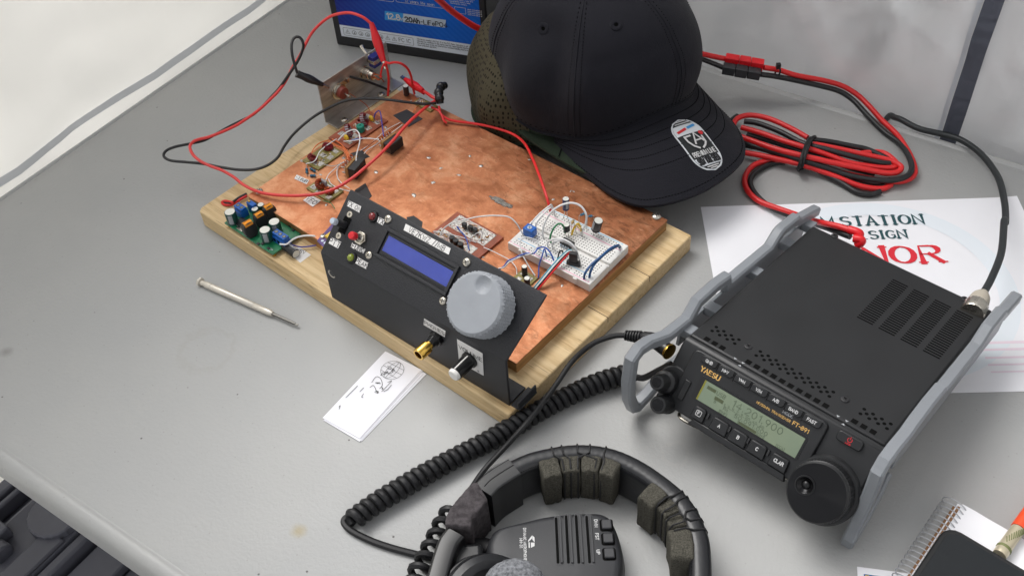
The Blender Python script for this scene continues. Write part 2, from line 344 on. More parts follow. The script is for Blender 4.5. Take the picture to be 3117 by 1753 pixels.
mat('sticker_white', lin(206, 210, 214), .35); mat('sticker_dark', lin(30, 34, 36), .4); mat('sticker_blue_print', lin(50, 140, 200), .4)
# ================================================================== the setting: ground, table, tent, battery, case
Tb = Fr((0, 0, 0), R_(-36.5))          # table frame: x along the long front edge, y to the back
def nd(m): return m.node_tree.nodes, m.node_tree.links, m.node_tree.nodes["Principled BSDF"]

def table_material():
    m = mat('table_plastic', lin(182, 182, 180), .5); N, L, b = nd(m)
    tc = N.new("ShaderNodeTexCoord")
    def noise(sc, det=3, rough=.6):
        n = N.new("ShaderNodeTexNoise"); n.inputs['Scale'].default_value = sc; n.inputs['Detail'].default_value = det; n.inputs['Roughness'].default_value = rough
        L.new(tc.outputs['Object'], n.inputs['Vector']); return n
    def ramp(src, a, b_, ca, cb):
        r = N.new("ShaderNodeValToRGB"); e = r.color_ramp.elements; e[0].position, e[0].color = a, ca; e[1].position, e[1].color = b_, cb
        L.new(src, r.inputs[0]); return r
    def mix(fac, a, c, mode='MIX'):
        x = N.new("ShaderNodeMixRGB"); x.blend_type = mode
        if hasattr(fac, 'links') or not isinstance(fac, float): L.new(fac, x.inputs[0])
        else: x.inputs[0].default_value = fac
        for i, q in ((1, a), (2, c)):
            if isinstance(q, tuple): x.inputs[i].default_value = q
            else: L.new(q, x.inputs[i])
        return x.outputs[0]
    base = ramp(noise(4, 5).outputs['Fac'], .3, .7, lin(161, 162, 162), lin(170, 170, 168)).outputs[0]
    # faint brownish scuffs
    sc = ramp(noise(14, 8, .75).outputs['Fac'], .66, .78, (0, 0, 0, 1), (.6, .6, .6, 1)).outputs[0]
    base = mix(sc, base, lin(142, 136, 124))
    # dark specks in the grain
    v = N.new("ShaderNodeTexVoronoi"); v.inputs['Scale'].default_value = 34; L.new(tc.outputs['Object'], v.inputs['Vector'])
    sp = ramp(v.outputs['Distance'], .018, .034, (.8, .8, .8, 1), (0, 0, 0, 1)).outputs[0]
    base = mix(sp, base, lin(70, 66, 62))
    v2 = N.new("ShaderNodeTexVoronoi"); v2.inputs['Scale'].default_value = 120; L.new(tc.outputs['Object'], v2.inputs['Vector'])
    base = mix(ramp(v2.outputs['Distance'], .05, .09, (.3, .3, .3, 1), (0, 0, 0, 1)).outputs[0], base, lin(120, 116, 110))
    dust = ramp(noise(9, 9, .8).outputs['Fac'], .56, .75, (0, 0, 0, 1), (.35, .35, .35, 1)).outputs[0]
    base = mix(dust, base, lin(176, 175, 171))
    # long fine scratches
    mp = N.new("ShaderNodeMapping"); mp.inputs['Scale'].default_value = (3, 90, 1); mp.inputs['Rotation'].default_value = (0, 0, .6); L.new(tc.outputs['Object'], mp.inputs[0])
    n = N.new("ShaderNodeTexNoise"); n.inputs['Scale'].default_value = 6; n.inputs['Detail'].default_value = 6; L.new(mp.outputs[0], n.inputs['Vector'])
    scr = ramp(n.outputs['Fac'], .72, .78, (0, 0, 0, 1), (.45, .45, .45, 1)).outputs[0]
    base = mix(scr, base, lin(192, 190, 186))
    # old stains, each with its own place: (x, y, radius, ring?)
    for (px, py, rad, ring, colr, amt) in STAINS:
        d = N.new("ShaderNodeVectorMath"); d.operation = 'DISTANCE'; L.new(tc.outputs['Object'], d.inputs[0]); d.inputs[1].default_value = (px*S, py*S, 0)
        wob = N.new("ShaderNodeMath"); wob.operation = 'MULTIPLY_ADD'; L.new(noise(90, 4).outputs['Fac'], wob.inputs[0]); wob.inputs[1].default_value = rad*S*.9; L.new(d.outputs['Value'], wob.inputs[2])
        r = N.new("ShaderNodeValToRGB"); e = r.color_ramp.elements; q = rad*S*1.3
        mr = N.new("ShaderNodeMapRange"); mr.inputs[1].default_value = 0; mr.inputs[2].default_value = q*1.4; L.new(wob.outputs[0], mr.inputs[0])
        e[0].position, e[0].color = (.6 if ring else .35), ((0, 0, 0, 1) if ring else (amt, amt, amt, 1)); e[1].position, e[1].color = .8, (0, 0, 0, 1)
        if ring: x = e.new(.7); x.color = (amt, amt, amt, 1)
        L.new(mr.outputs[0], r.inputs[0]); base = mix(r.outputs[0], base, colr)
    L.new(base, b.inputs['Base Color'])
    rr = N.new("ShaderNodeMapRange"); rr.inputs[3].default_value = .38; rr.inputs[4].default_value = .56; L.new(noise(22, 6).outputs['Fac'], rr.inputs[0]); L.new(rr.outputs[0], b.inputs['Roughness'])
    b1 = N.new("ShaderNodeBump"); b1.inputs['Strength'].default_value = .32; b1.inputs['Distance'].default_value = .001; L.new(noise(330, 3).outputs['Fac'], b1.inputs['Height'])
    b2 = N.new("ShaderNodeBump"); b2.inputs['Strength'].default_value = .35; b2.inputs['Distance'].default_value = .001; b2.invert = True
    L.new(sp, b2.inputs['Height']); L.new(b1.outputs[0], b2.inputs['Normal']); L.new(b2.outputs[0], b.inputs['Normal'])
    return m
TX0, TX1, TY0, TY1 = -848, 372, 133, 858     # outer outline of the table
tcx, tcy = (TX0+TX1)/2, (TY0+TY1)/2
FT = Tb.sub((tcx, tcy, 0), np.eye(3))
STAINS = []
for (u, v, rad, ring, colr, amt) in ((520, 880, 26, 1, lin(140, 132, 118), .12), (750, 1335, 7, 0, lin(160, 148, 116), .8), (15, 885, 7, 0, lin(118, 116, 112), .6),
                                     (1345, 1030, 6, 0, lin(130, 128, 124), .3), (1960, 640, 4, 0, lin(120, 116, 112), .5), (1700, 1140, 12, 1, lin(178, 176, 172), .3), (2560, 265, 8, 0, lin(140, 128, 104), .4)):
    q = FT.at((u, v)); STAINS.append((q[0], q[1], rad, ring, colr, amt))
table_material()

def rrect(hx, hy, r, n=6):
    out = []
    for cx, cy, a0 in ((hx-r, hy-r, 0), (-hx+r, hy-r, 90), (-hx+r, -hy+r, 180), (hx-r, -hy+r, 270)):
        for i in range(n+1):
            a = R_(a0+90*i/n); out.append((cx+r*math.cos(a), cy+r*math.sin(a)))
    return out
gr = MB(); gr.sheet([(-9000, -9000), (9000, -9000), (9000, 9000), (-9000, 9000)], -740)
mat('ground_sheet', lin(206, 206, 204), .8, var=.06, vs=3, bump=.3, bs=30)
tag(gr.build('ground', 'ground_sheet', F=Fr()), None, None, None, 'structure')

tb = thing('folding_table', 'grey plastic folding table with a moulded rim, under the radio gear', 'table', FT)
mb = MB(); hx, hy = (TX1-TX0)/2, (TY1-TY0)/2
prof = [(30, 0), (27.5, -.9), (25.5, -1.1), (23.5, -.6), (19, .6), (12, .2), (6, -1.8), (2.4, -5.5), (.6, -10), (0, -16), (.6, -34), (2.5, -38), (10, -38), (14, -30), (16, -6)]
rings = [rrect(hx-i*.3, hy-i*.45, 46-i*.4, 8) for i, z in prof]; n = len(rings[0])
vs = [(p[0], p[1], z) for ring, (i, z) in zip(rings, prof) for p in ring]
fs = [list(range(n))]+[(k*n+j, (k+1)*n+j, (k+1)*n+(j+1) % n, k*n+(j+1) % n) for k in range(len(prof)-1) for j in range(n)]
fs.append([(len(prof)-1)*n+j for j in range(n)][::-1])
mb.add(vs, fs); mb.build('tabletop', 'table_plastic', tb, ang=60)
mat('leg_grey', lin(92, 94, 98), .4, .6)
for sx in (-1, 1):
    lg = MB(); x = sx*(hx-190)
    for sy in (-1, 1): lg.tube([(x, sy*(hy-110), -37), (x, sy*(hy-100), -738)], 13, 12, smooth=False)
    lg.tube([(x, -hy+108, -240), (x, hy-108, -240)], 9, 10, smooth=False)
    lg.tube([(x, -hy+101, -700), (x, hy-101, -700)], 9, 10, smooth=False)
    lg.build('leg_frame', 'leg_grey', tb)

# ------------------------------------------------------------------ tent walls
def fabric(name, col, rough, trans, bumpS, wr, metal=0.0, dist=.02):
    m = mat(name, col, rough, metal); N, L, b = nd(m)
    tc = N.new("ShaderNodeTexCoord"); prev = None
    for k, (sc, st, amt, typ) in enumerate(((wr*.6, (1, .6, 1), .8, 'FBM'), (wr*.9, (.35, 1.3, 1), 1.5, 'RIDGED_MULTIFRACTAL'), (wr*1.6, (1.4, .5, 1), 1.1, 'RIDGED_MULTIFRACTAL'))):
        mp = N.new("ShaderNodeMapping"); mp.inputs['Scale'].default_value = st; mp.inputs['Rotation'].default_value = (0, 0, .5-.9*k); L.new(tc.outputs['Object'], mp.inputs[0])
        n = N.new("ShaderNodeTexNoise"); n.inputs['Scale'].default_value = sc; n.inputs['Detail'].default_value = (2.5, 3.2, 3.5)[k]; n.inputs['Roughness'].default_value = .42; n.inputs['Distortion'].default_value = (.7, .5, 0)[k]
        try: n.noise_type = typ
        except Exception: pass
        L.new(mp.outputs[0], n.inputs['Vector'])
        bp = N.new("ShaderNodeBump"); bp.inputs['Strength'].default_value = bumpS*amt; bp.inputs['Distance'].default_value = dist*(.35 if typ != 'FBM' else 1); L.new(n.outputs['Fac'], bp.inputs['Height'])
        if prev: L.new(prev.outputs[0], bp.inputs['Normal'])
        prev = bp
    L.new(prev.outputs[0], b.inputs['Normal'])
    tr = N.new("ShaderNodeBsdfTranslucent"); tr.inputs[0].default_value = col; L.new(prev.outputs[0], tr.inputs['Normal'])
    mx = N.new("ShaderNodeMixShader"); mx.inputs[0].default_value = trans
    L.new(b.outputs[0], mx.inputs[1]); L.new(tr.outputs[0], mx.inputs[2]); L.new(mx.outputs[0], N["Material Output"].inputs[0])
    return m
fabric('tent_white', lin(236, 234, 228), .55, .46, .7, 5, 0, .04)
fabric('tent_silver', lin(212, 212, 213), .42, .26, 1.0, 7, .25, .05)
fabric('seam_grey', lin(206, 209, 214), .55, .5, .25, 8); fabric('strap_dark', lin(84, 87, 98), .75, .12, .3, 60)
def wave(a, b, seed):
    r = random.Random(seed); ks = [(r.uniform(.004, .03), r.uniform(.003, .02), r.uniform(0, 6.28), r.uniform(.5, 1)) for _ in range(9)]
    return sum(math.sin(a*p+b*q*(1 if i % 2 else -1)+c)*d for i, (p, q, c, d) in enumerate(ks))/3
from mathutils import noise as MN
def crinkle(a, b, seed, sc):
    v = 0; amp = 1.0; f = sc
    for k in range(5):
        q = Vector((a*f*(.55 if k % 2 else 1.0)+b*f*.35, b*f*(1.0 if k % 2 else .5)-a*f*.3, seed+k*3.1)); n = MN.noise(q); v += amp*(1-2*abs(n)) if k < 3 else amp*n; amp *= .52; f *= 1.9
    return v
def sheet_grid(a0, a1, b0, b1, na, nb, fn):
    mb = MB(); vs = []; fs = []
    for i in range(nb+1):
        for j in range(na+1): vs.append(fn(a0+(a1-a0)*j/na, b0+(b1-b0)*i/nb))
    for i in range(nb):
        for j in range(na): k = i*(na+1)+j; fs.append((k, k+1, k+na+2, k+na+1))
    return mb.add(vs, fs)
# left wall: hangs 110 mm outside the short end of the table
XL = -958
FL = Tb.sub((XL, 500, -740), np.array([[0, 0, -1], [1, 0, 0], [0, -1, 0]]).T if 0 else np.array([[0, 0, 1.], [1, 0, 0], [0, 1, 0]]))   # local x = along wall, y = up, z = into the tent
lw = thing('tent_wall', 'sunlit white tent side wall with a pale grey seam beyond the short end of the table', 'tent wall', FL, None)
lf = lambda a, b: (a, b, (1-.85*math.exp(-((b-690)/70)**2))*(7*wave(a, b, 3)+15*math.sin(a*.021+b*.006+2*math.sin(b*.004)))+7*crinkle(a, b, 3, .0045)-max(0, (b-700))*.05 + (max(0, 500-b))*.25)
sheet_grid(-1300, 1300, 0, 1500, 300, 170, lf).build('fabric', 'tent_white', lw, ang=180)
def seam_mb(pts, w, lift, fn):
    mb = MB(); n = len(pts)
    vs = []; fs = []
    for (a, b), (da, db) in pts:
        for s_ in (-.5, .5):
            q = fn(a+da*w*s_, b+db*w*s_); vs.append((q[0], q[1], q[2]+lift))
    for i in range(n-1): fs.append((2*i, 2*i+1, 2*i+3, 2*i+2))
    mb.add(vs, fs); return mb
zs = [FL.hit(V(*q), (0, 0, 1), 0)[1] for q in ((0, 425), (320, 215), (640, 20))]
sb = sum(zs)/3
seam_mb([((a, sb+1.5*math.sin(a*.006)), (0, 1)) for a in range(-1300, 1301, 20)], 9.5, 1.2, lf).build('seam_tape', 'seam_grey', lw, ang=180)
# back wall: hangs just behind the long back edge
YB = 866
FBk = Tb.sub((-300, YB, -740), np.array([[1, 0, 0], [0, 0, -1.], [0, 1, 0]]))      # local x = along, y = up, z = towards the table
bw = thing('tent_wall', 'crinkled silver grey tent wall with a dark vertical webbing strap, behind the cables', 'tent wall', FBk, None)
sx = FBk.hit(V(2450, 170), (0, 0, 1), 0)[0]; sxb = FBk.hit(V(2390, 345), (0, 0, 1), 0)[0]
bf = lambda a, b: (a, b, (2.5*wave(a, b, 11)+12*crinkle(a, b, 11, .0068)+3.5*crinkle(a*.7, b, 5, .019))*(.35+.65*min(1, abs(b-745)/90))-18+(6*math.exp(-((a-sx)/60)**2))+ .25*max(0, a-sx-10))
sheet_grid(-900, 1500, 0, 1500, 400, 250, bf).build('fabric', 'tent_silver', bw, ang=180)
pts = [((sx+(b-860)*(sx-sxb)/(FBk.hit(V(2450, 170), (0, 0, 1), 0)[1]-FBk.hit(V(2390, 345), (0, 0, 1), 0)[1]), b), (1, 0)) for b in range(0, 1500, 12)]
seam_mb([((a-10.5, b), d) for (a, b), d in pts], 4, 4.0, bf).build('seam_tape', 'seam_grey', bw, ang=180)
seam_mb(pts, 15, 5.0, bf).build('strap', 'strap_dark', bw, ang=180)

# unseen end wall, added on the radio side to block sky light
FE = Tb.sub((430, 400, -740), np.array([[0, 0, -1.], [-1, 0, 0], [0, 1, 0]]))
ew = thing('tent_wall', 'unseen grey tent end wall, added to block sky light at the radio end of the table', 'tent wall', FE, None)
sheet_grid(-480, 1100, 0, 1900, 60, 60, lambda a, b: (a, b, 6*wave(a, b, 21)+8*crinkle(a, b, 9, .004))).build('fabric', 'tent_silver', ew, ang=180)
# ------------------------------------------------------------------ battery box
Bt = Fr(at((1026*KV, 137*KV)), R_(-21.9))
bt = thing('battery_box', 'black battery box with a blue label reading 12.8v 20Ah, standing behind the hat', 'battery', Bt)
mb = MB(); mb.box(0, 181, 0, 77, 0, 150).build('case', 'battery_black', bt, bevel=1.6)
MB().box(-1, 182, -1, 78, 150.5, 168).build('lid', 'battery_black', bt, bevel=2)
for x in (24, 157): MB().cyl((x, 38, 168), (x, 38, 174), 7, 20).build('terminal', 'nickel', bt, bevel=.5)
# label lies on the front: local frame x right, y up, z out of the front
LF = np.array([[1, 0, 0], [0, 0, -1.], [0, 1, 0]])
def onb(px): q = Bt.hit(px, (0, 1, 0), 0); return (q[0], q[2])
def label(name, m_, polys, z, parent=bt):
    mb = MB().set((0, 0, 0), LF)
    for p in polys: mb.sheet(p, z)
    return mb.build(name, m_, parent)
def glabel():
    m = mat('label_blue', lin(16, 60, 150), .42, spec=.3); N, L, b = nd(m)
    tc = N.new("ShaderNodeTexCoord"); sp = N.new("ShaderNodeSeparateXYZ"); L.new(tc.outputs['Object'], sp.inputs[0])
    mr = N.new("ShaderNodeMapRange"); mr.inputs[1].default_value = .01; mr.inputs[2].default_value = .13; L.new(sp.outputs['X'], mr.inputs[0])
    r = N.new("ShaderNodeValToRGB"); e = r.color_ramp.elements; e[0].color = lin(20, 34, 128); e[1].color = lin(2, 90, 190); L.new(mr.outputs[0], r.inputs[0])
    w_ = N.new("ShaderNodeTexWave"); w_.inputs['Scale'].default_value = 60; mp = N.new("ShaderNodeMapping"); mp.inputs['Rotation'].default_value = (0, R_(48), 0)
    L.new(tc.outputs['Object'], mp.inputs[0]); L.new(mp.outputs[0], w_.inputs['Vector'])
    mx = N.new("ShaderNodeMixRGB"); mx.blend_type = 'ADD'; mm = N.new("ShaderNodeMath"); mm.operation = 'MULTIPLY'; mm.inputs[1].default_value = .045
    L.new(w_.outputs['Fac'], mm.inputs[0]); L.new(mm.outputs[0], mx.inputs[0]); L.new(r.outputs[0], mx.inputs[1]); mx.inputs[2].default_value = lin(90, 170, 230); L.new(mx.outputs[0], b.inputs['Base Color'])
glabel()
ltop = 140
lb = label('label', 'label_blue', [[(8, 12.6), (174, 12.6), (174, ltop), (8, ltop)]], .3)
lbl = lambda *a: label(*a, parent=lb)
lbl('data_strip', 'label_white', [[(8.2, 12.8), (173.8, 12.8), (173.8, 27), (8.2, 27)]], .5)
lbl('voltage_field', 'label_ltblue', [[onb(c9(1000, 222)), onb(c9(1205, 247)), onb(c9(1205, 150)), onb(c9(1000, 122))]], .5)
lbl('capacity_field', 'label_silver', [[onb(c9(1205, 247)), onb(c9(1675, 312)), onb(c9(1685, 225)), onb(c9(1207, 152))]], .52)
p0 = onb(c9(1025, 205)); p1 = onb(c9(1230, 238)); h0 = 6.4
mb = MB().set((0, 0, 0), LF); mb.text("12.8", p0[0], p0[1], h0, 1.5, .8, sp=1.3); mb.text("v", p0[0]+16.2, p0[1], h0*.8, .8, .8)
mb.build('printing', 'white_print', lb)
mb = MB().set((0, 0, 0), LF); mb.text("20Ah", p1[0], p1[1], 5.4, 1.25, .8, sp=1.2); mb.text("-LiFePO4", p1[0]+18, p1[1]-.2, 5.2, .75, .8, sp=1.3)
q0 = onb(c9(545, 375)); q1 = onb(c9(1325, 490)); q2 = onb(c9(1335, 400))
hh = 9.5
def rbox(x0, y0, x1, y1, r=1.2): return arc(x1-r, y1-r, r, r, 0, 90, 4)+arc(x0+r, y1-r, r, r, 90, 180, 4)+arc(x0+r, y0+r, r, r, 180, 270, 4)+arc(x1-r, y0+r, r, r, 270, 360, 4)+[(x1, y1-r)]
y0 = 14.9; x0, x1 = q0[0], q1[0]; mb.ribbon(rbox(x0, y0, x1, y0+hh), .35, .8)
xx = x0+5
for i in range(10):
    cy = y0+hh/2
    if i in (0, 6, 7): mb.ribbon([(xx-2.6, cy-2.2), (xx, cy+2.5), (xx+2.6, cy-2.2), (xx-2.6, cy-2.2)], .4, .8); mb.ribbon([(xx, cy-1), (xx, cy+.8)], .5, .8)
    elif i in (1, 2, 3, 5): mb.ribbon(arc(xx, cy, 2.5, 2.5, 0, 360, 14), .4, .8); mb.ribbon([(xx-1, cy-.9), (xx+.9, cy-.9), (xx+.2, cy+1.1)], .6, .8)
    elif i == 4: mb.text("CE", xx-2.4, cy-2.2, 4.4, .5, .8, sp=1.0)
    elif i == 8: mb.text("FC", xx-2.6, cy-2.2, 4.4, .5, .8, sp=.9)
    else: mb.text("IC", xx-1.6, cy-2.2, 4.4, .5, .8, sp=1.2)
    xx += (x1-x0-9)/9.3
for i, t in enumerate(("This device complies with Part 15 of the FCC Rules. Operation is subject to the", "following two conditions (1) this device may not cause harmful interference and (2)", "this device must accept any interference received including interference that may", "cause undesired operation.")):
    mb.text(t, x1+4.5, 23.4-i*2.5, 1.75, .22, .8, sp=1.0, xs=.85)
mb.build('printing', 'ink', lb)
mb = MB().set((0, 0, 0), LF)
b0 = onb(c9(1125, 5)); b1 = onb(c9(1670, 105)); mb.ribbon([(b0[0], b0[1]+30)]+arc(b0[0]+2.5, b1[1]+3.4, 2.5, 2.5, 180, 270, 4)+arc(b1[0]-2.5, b1[1]+3.4, 2.5, 2.5, 270, 360, 4)+[(b1[0], b1[1]+34)], .4, .8)
bb0 = onb(c9(1105, 28)); mb.ribbon([(14, bb0[1]+.4), (bb0[0]-2.5, bb0[1]+.4)]+arc(bb0[0]-2.5, bb0[1]+3, 2.5, 2.5, 270, 360, 4)+[(bb0[0], bb0[1]+30)], .4, .8)
t0 = onb(c9(1225, 10)); mb.text("12 years life span", t0[0], t0[1]-1.2, 3.2, .35, .8, sp=1.1)
t1 = onb(c9(1750, 60))
for i in range(4): mb.text("Rechargeable battery, keep away from heat"[:34-4*i], t1[0]-4+i, t1[1]+9-i*2.3, 1.5, .2, .8, sp=1)
mb.ribbon(rbox(t1[0]+3, t1[1]-8, t1[0]+15, t1[1]-1, .6), .4, .8)
for i in range(4): mb.text("customer service email and web", t1[0]+17, t1[1]-2.4-i*2.0, 1.3, .18, .8, sp=.9, xs=.7)
mb.build('printing', 'white_print', lb)

# ------------------------------------------------------------------ black equipment case below the table
ZC = -300
Cs = Tb.sub((0, 0, ZC), np.eye(3))
def cx_(X, Y): return Cs.at(c8(X, Y), ZC)
cs = thing('equipment_case', 'black plastic equipment case with ribbed lid standing below the front edge of the table', 'case', Cs)
X = dict(a=cx_(60, 550)[0], b=cx_(130, 610)[0], c=cx_(190, 650)[0], d=cx_(310, 740)[0], e=cx_(190, 1260)[0], f=cx_(580, 1150)[0], g=cx_(720, 1050)[0], h=cx_(790, 1100)[0], i=cx_(1050, 1310)[0])
yb, yf = -160, 560
MB().box(X['a']-4, X['i']+110, yb, yf, -310, -26).build('base', 'case_black', cs, bevel=8, seg=3)
MB().box(X['a'], X['b'], yb, yf, -25, -2).build('rib', 'case_black', cs, bevel=3)
MB().box(X['b']+4, X['c'], yb, yf, -25, -4).build('rib', 'case_black', cs, bevel=3)
mb = MB()
pr = [(X['d']-1, -25), (X['d']-1, -2), (X['d']+3, 0)]+[(X['d']+3+(X['e']-X['d']-3)*t, -4*math.sin(math.pi*t)) for t in (.2, .4, .6, .8, 1)]+[(X['f'], 1.5), (X['f']+1.5, -1.5), (X['f']+1.5, -25)]
mb.set((0, 0, 0), np.array([[1, 0, 0], [0, 0, -1.], [0, 1, 0]])).prism(pr, -yf, -yb); mb.build('lid', 'case_black', cs)
pc = cx_(430, 1040); MB().box(X['e']+1, X['f']-.5, yb+30, pc[1], .4, 5).build('lid_panel', 'case_black', cs, bevel=3)
MB().box(X['f']+4.5, X['h'], yb, yf, -25, 1).build('rib', 'case_black', cs, bevel=3)
MB().box(X['h']+7, X['i'], yb, yf, -25, -10).build('side_panel', 'case_black', cs, bevel=2)
MB().box(X['i']+3, X['i']+70, yb, yf, -25, -20).build('side_panel', 'case_black', cs, bevel=2)
vc = cx_(505, 940); mb = MB(); mb.lathe([(33*.85, -6), (33*.85, 9), (31*.85, 10.5), (.1, 10.5)], 72, (vc[0], vc[1], 0), mod=lambda a, z: 1+.02*math.cos(a*24))
mb.build('valve_knob', 'case_black', cs)
lt = cx_(40, 1220); mb = MB(); mb.tube([(lt[0]-60, lt[1]-4, 4), (lt[0]+8, lt[1]-4, 4)], 11, 16, smooth=False); mb.box(lt[0]-34, lt[0]-8, lt[1]-8, lt[1]+18, -2, 14); mb.build('latch', 'case_black', cs, bevel=2)
# ================================================================== wooden board, copper sheet, control panel
B = Fr((-279.2, 707.65, 0), -0.7548)      # board frame: x along its front edge, y to the back
ZW, ZC1 = 18.0, 29.65                      # top of the wood, top of the copper
def wp(cv, pts): return [at(cv(*p[:2]), p[2]) for p in pts]
def solid(name, mb, mt, F, label, cat, group=None, **k):
    return tag(mb.build(name, mt, F=F, **k), label, cat, group)
def wire(name, label, mt, r, pts, cat='wire', group=None, n=7, seg=8):
    """one wire through points of the place (mm)"""
    c = sum(pts)/len(pts); c[2] = 0 if min(p[2] for p in pts) < 20 else min(p[2] for p in pts)
    mb = MB(); mb.tube([p-c for p in pts], r, seg, n); return tag(mb.build(name, mt, F=Fr(c)), label, cat, group)

def wood_material():
    m = mat('pine_wood', lin(206, 178, 132), .62); N, L, b = nd(m)
    tc = N.new("ShaderNodeTexCoord"); mp = N.new("ShaderNodeMapping"); mp.inputs['Scale'].default_value = (1.0, 13, 13); L.new(tc.outputs['Object'], mp.inputs[0])
    n = N.new("ShaderNodeTexNoise"); n.inputs['Scale'].default_value = 15; n.inputs['Detail'].default_value = 8; n.inputs['Roughness'].default_value = .65; n.inputs['Distortion'].default_value = .6; L.new(mp.outputs[0], n.inputs['Vector'])
    r = N.new("ShaderNodeValToRGB"); e = r.color_ramp.elements; e[0].position, e[0].color = .3, lin(182, 150, 104); e[1].position, e[1].color = .62, lin(218, 192, 148)
    x = e.new(.46); x.color = lin(208, 180, 134); L.new(n.outputs['Fac'], r.inputs[0])
    mp2 = N.new("ShaderNodeMapping"); mp2.inputs['Scale'].default_value = (6, 130, 40); L.new(tc.outputs['Object'], mp2.inputs[0])
    n2 = N.new("ShaderNodeTexNoise"); n2.inputs['Scale'].default_value = 9; n2.inputs['Detail'].default_value = 3; L.new(mp2.outputs[0], n2.inputs['Vector'])
    r2_ = N.new("ShaderNodeValToRGB"); e = r2_.color_ramp.elements; e[0].position, e[0].color = .60, (0, 0, 0, 1); e[1].position, e[1].color = .72, (.55, .55, .55, 1); L.new(n2.outputs['Fac'], r2_.inputs[0])
    mx = N.new("ShaderNodeMixRGB"); L.new(r2_.outputs[0], mx.inputs[0]); L.new(r.outputs[0], mx.inputs[1]); mx.inputs[2].default_value = lin(120, 92, 58); L.new(mx.outputs[0], b.inputs['Base Color'])
    bp = N.new("ShaderNodeBump"); bp.inputs['Strength'].default_value = .4; bp.inputs['Distance'].default_value = .0008; bp.invert = True; L.new(r2_.outputs[0], bp.inputs['Height']); L.new(bp.outputs[0], b.inputs['Normal'])
def copper_material():
    m = mat('copper_sheet', lin(206, 140, 102), .4, .72); N, L, b = nd(m)
    tc = N.new("ShaderNodeTexCoord")
    def noise(sc, det, rough=.6, st=None, dis=0, rot=0):
        mp = N.new("ShaderNodeMapping"); L.new(tc.outputs['Object'], mp.inputs[0])
        if st: mp.inputs['Scale'].default_value = st
        mp.inputs['Rotation'].default_value = (0, 0, rot)
        n = N.new("ShaderNodeTexNoise"); n.inputs['Scale'].default_value = sc; n.inputs['Detail'].default_value = det; n.inputs['Roughness'].default_value = rough; n.inputs['Distortion'].default_value = dis
        L.new(mp.outputs[0], n.inputs['Vector']); return n.outputs['Fac']
    def ramp(src, st):
        r = N.new("ShaderNodeValToRGB"); e = r.color_ramp.elements
        e[0].position, e[0].color = st[0]; e[1].position, e[1].color = st[-1]
        for p, c in st[1:-1]: x = e.new(p); x.color = c
        L.new(src, r.inputs[0]); return r.outputs[0]
    def mix(f, a, c):
        x = N.new("ShaderNodeMixRGB")
        for i, q in ((0, f), (1, a), (2, c)):
            if isinstance(q, (tuple, float)): x.inputs[i].default_value = q
            else: L.new(q, x.inputs[i])
        return x.outputs[0]
    g = lambda v: (v, v, v, 1)
    base = ramp(noise(48, 8, .7, dis=.25), [(.3, lin(162, 98, 66)), (.5, lin(196, 130, 92)), (.7, lin(218, 164, 126))])
    # finger-wide tarnish, thicker towards the hat end of the plate
    sp = N.new("ShaderNodeSeparateXYZ"); L.new(tc.outputs['Object'], sp.inputs[0])
    mr = N.new("ShaderNodeMapRange"); mr.inputs[1].default_value = .03; mr.inputs[2].default_value = .28; mr.inputs[3].default_value = -.12; mr.inputs[4].default_value = .09; L.new(sp.outputs['X'], mr.inputs[0])
    mr2 = N.new("ShaderNodeMapRange"); mr2.inputs[1].default_value = .05; mr2.inputs[2].default_value = .2; mr2.inputs[3].default_value = -.05; mr2.inputs[4].default_value = .06; L.new(sp.outputs['Y'], mr2.inputs[0])
    a0 = N.new("ShaderNodeMath"); a0.operation = 'ADD'; L.new(mr.outputs[0], a0.inputs[0]); L.new(mr2.outputs[0], a0.inputs[1])
    ad = N.new("ShaderNodeMath"); ad.operation = 'ADD'; L.new(noise(26, 7, .72, (1, 1.9, 1), .5, .5), ad.inputs[0]); L.new(a0.outputs[0], ad.inputs[1])
    base = mix(ramp(ad.outputs[0], [(.46, g(0)), (.68, g(.7))]), base, lin(140, 84, 52))
    ad2 = N.new("ShaderNodeMath"); ad2.operation = 'ADD'; L.new(noise(60, 6, .75, (1, 2.2, 1), .8, .6), ad2.inputs[0]); L.new(a0.outputs[0], ad2.inputs[1])
    base = mix(ramp(ad2.outputs[0], [(.58, g(0)), (.74, g(.7))]), base, lin(92, 54, 34))
    base = mix(ramp(noise(9, 8, .7, (7, 22, 1), .5, .9), [(.60, g(0)), (.75, g(.7))]), base, lin(236, 184, 150))
    base = mix(ramp(noise(240, 4, .7), [(.60, g(0)), (.78, g(.2))]), base, lin(160, 104, 76))
    L.new(base, b.inputs['Base Color'])
    rg = N.new("ShaderNodeMapRange"); rg.inputs[3].default_value = .27; rg.inputs[4].default_value = .55; L.new(noise(40, 7, .7), rg.inputs[0]); L.new(rg.outputs[0], b.inputs['Roughness'])
    bp = N.new("ShaderNodeBump"); bp.inputs['Strength'].default_value = .3; bp.inputs['Distance'].default_value = .001; L.new(noise(70, 6), bp.inputs['Height']); L.new(bp.outputs[0], b.inputs['Normal'])
wood_material(); copper_material(); mat('wood_gap', lin(96, 70, 42), .8); CX1 = 34+316.7

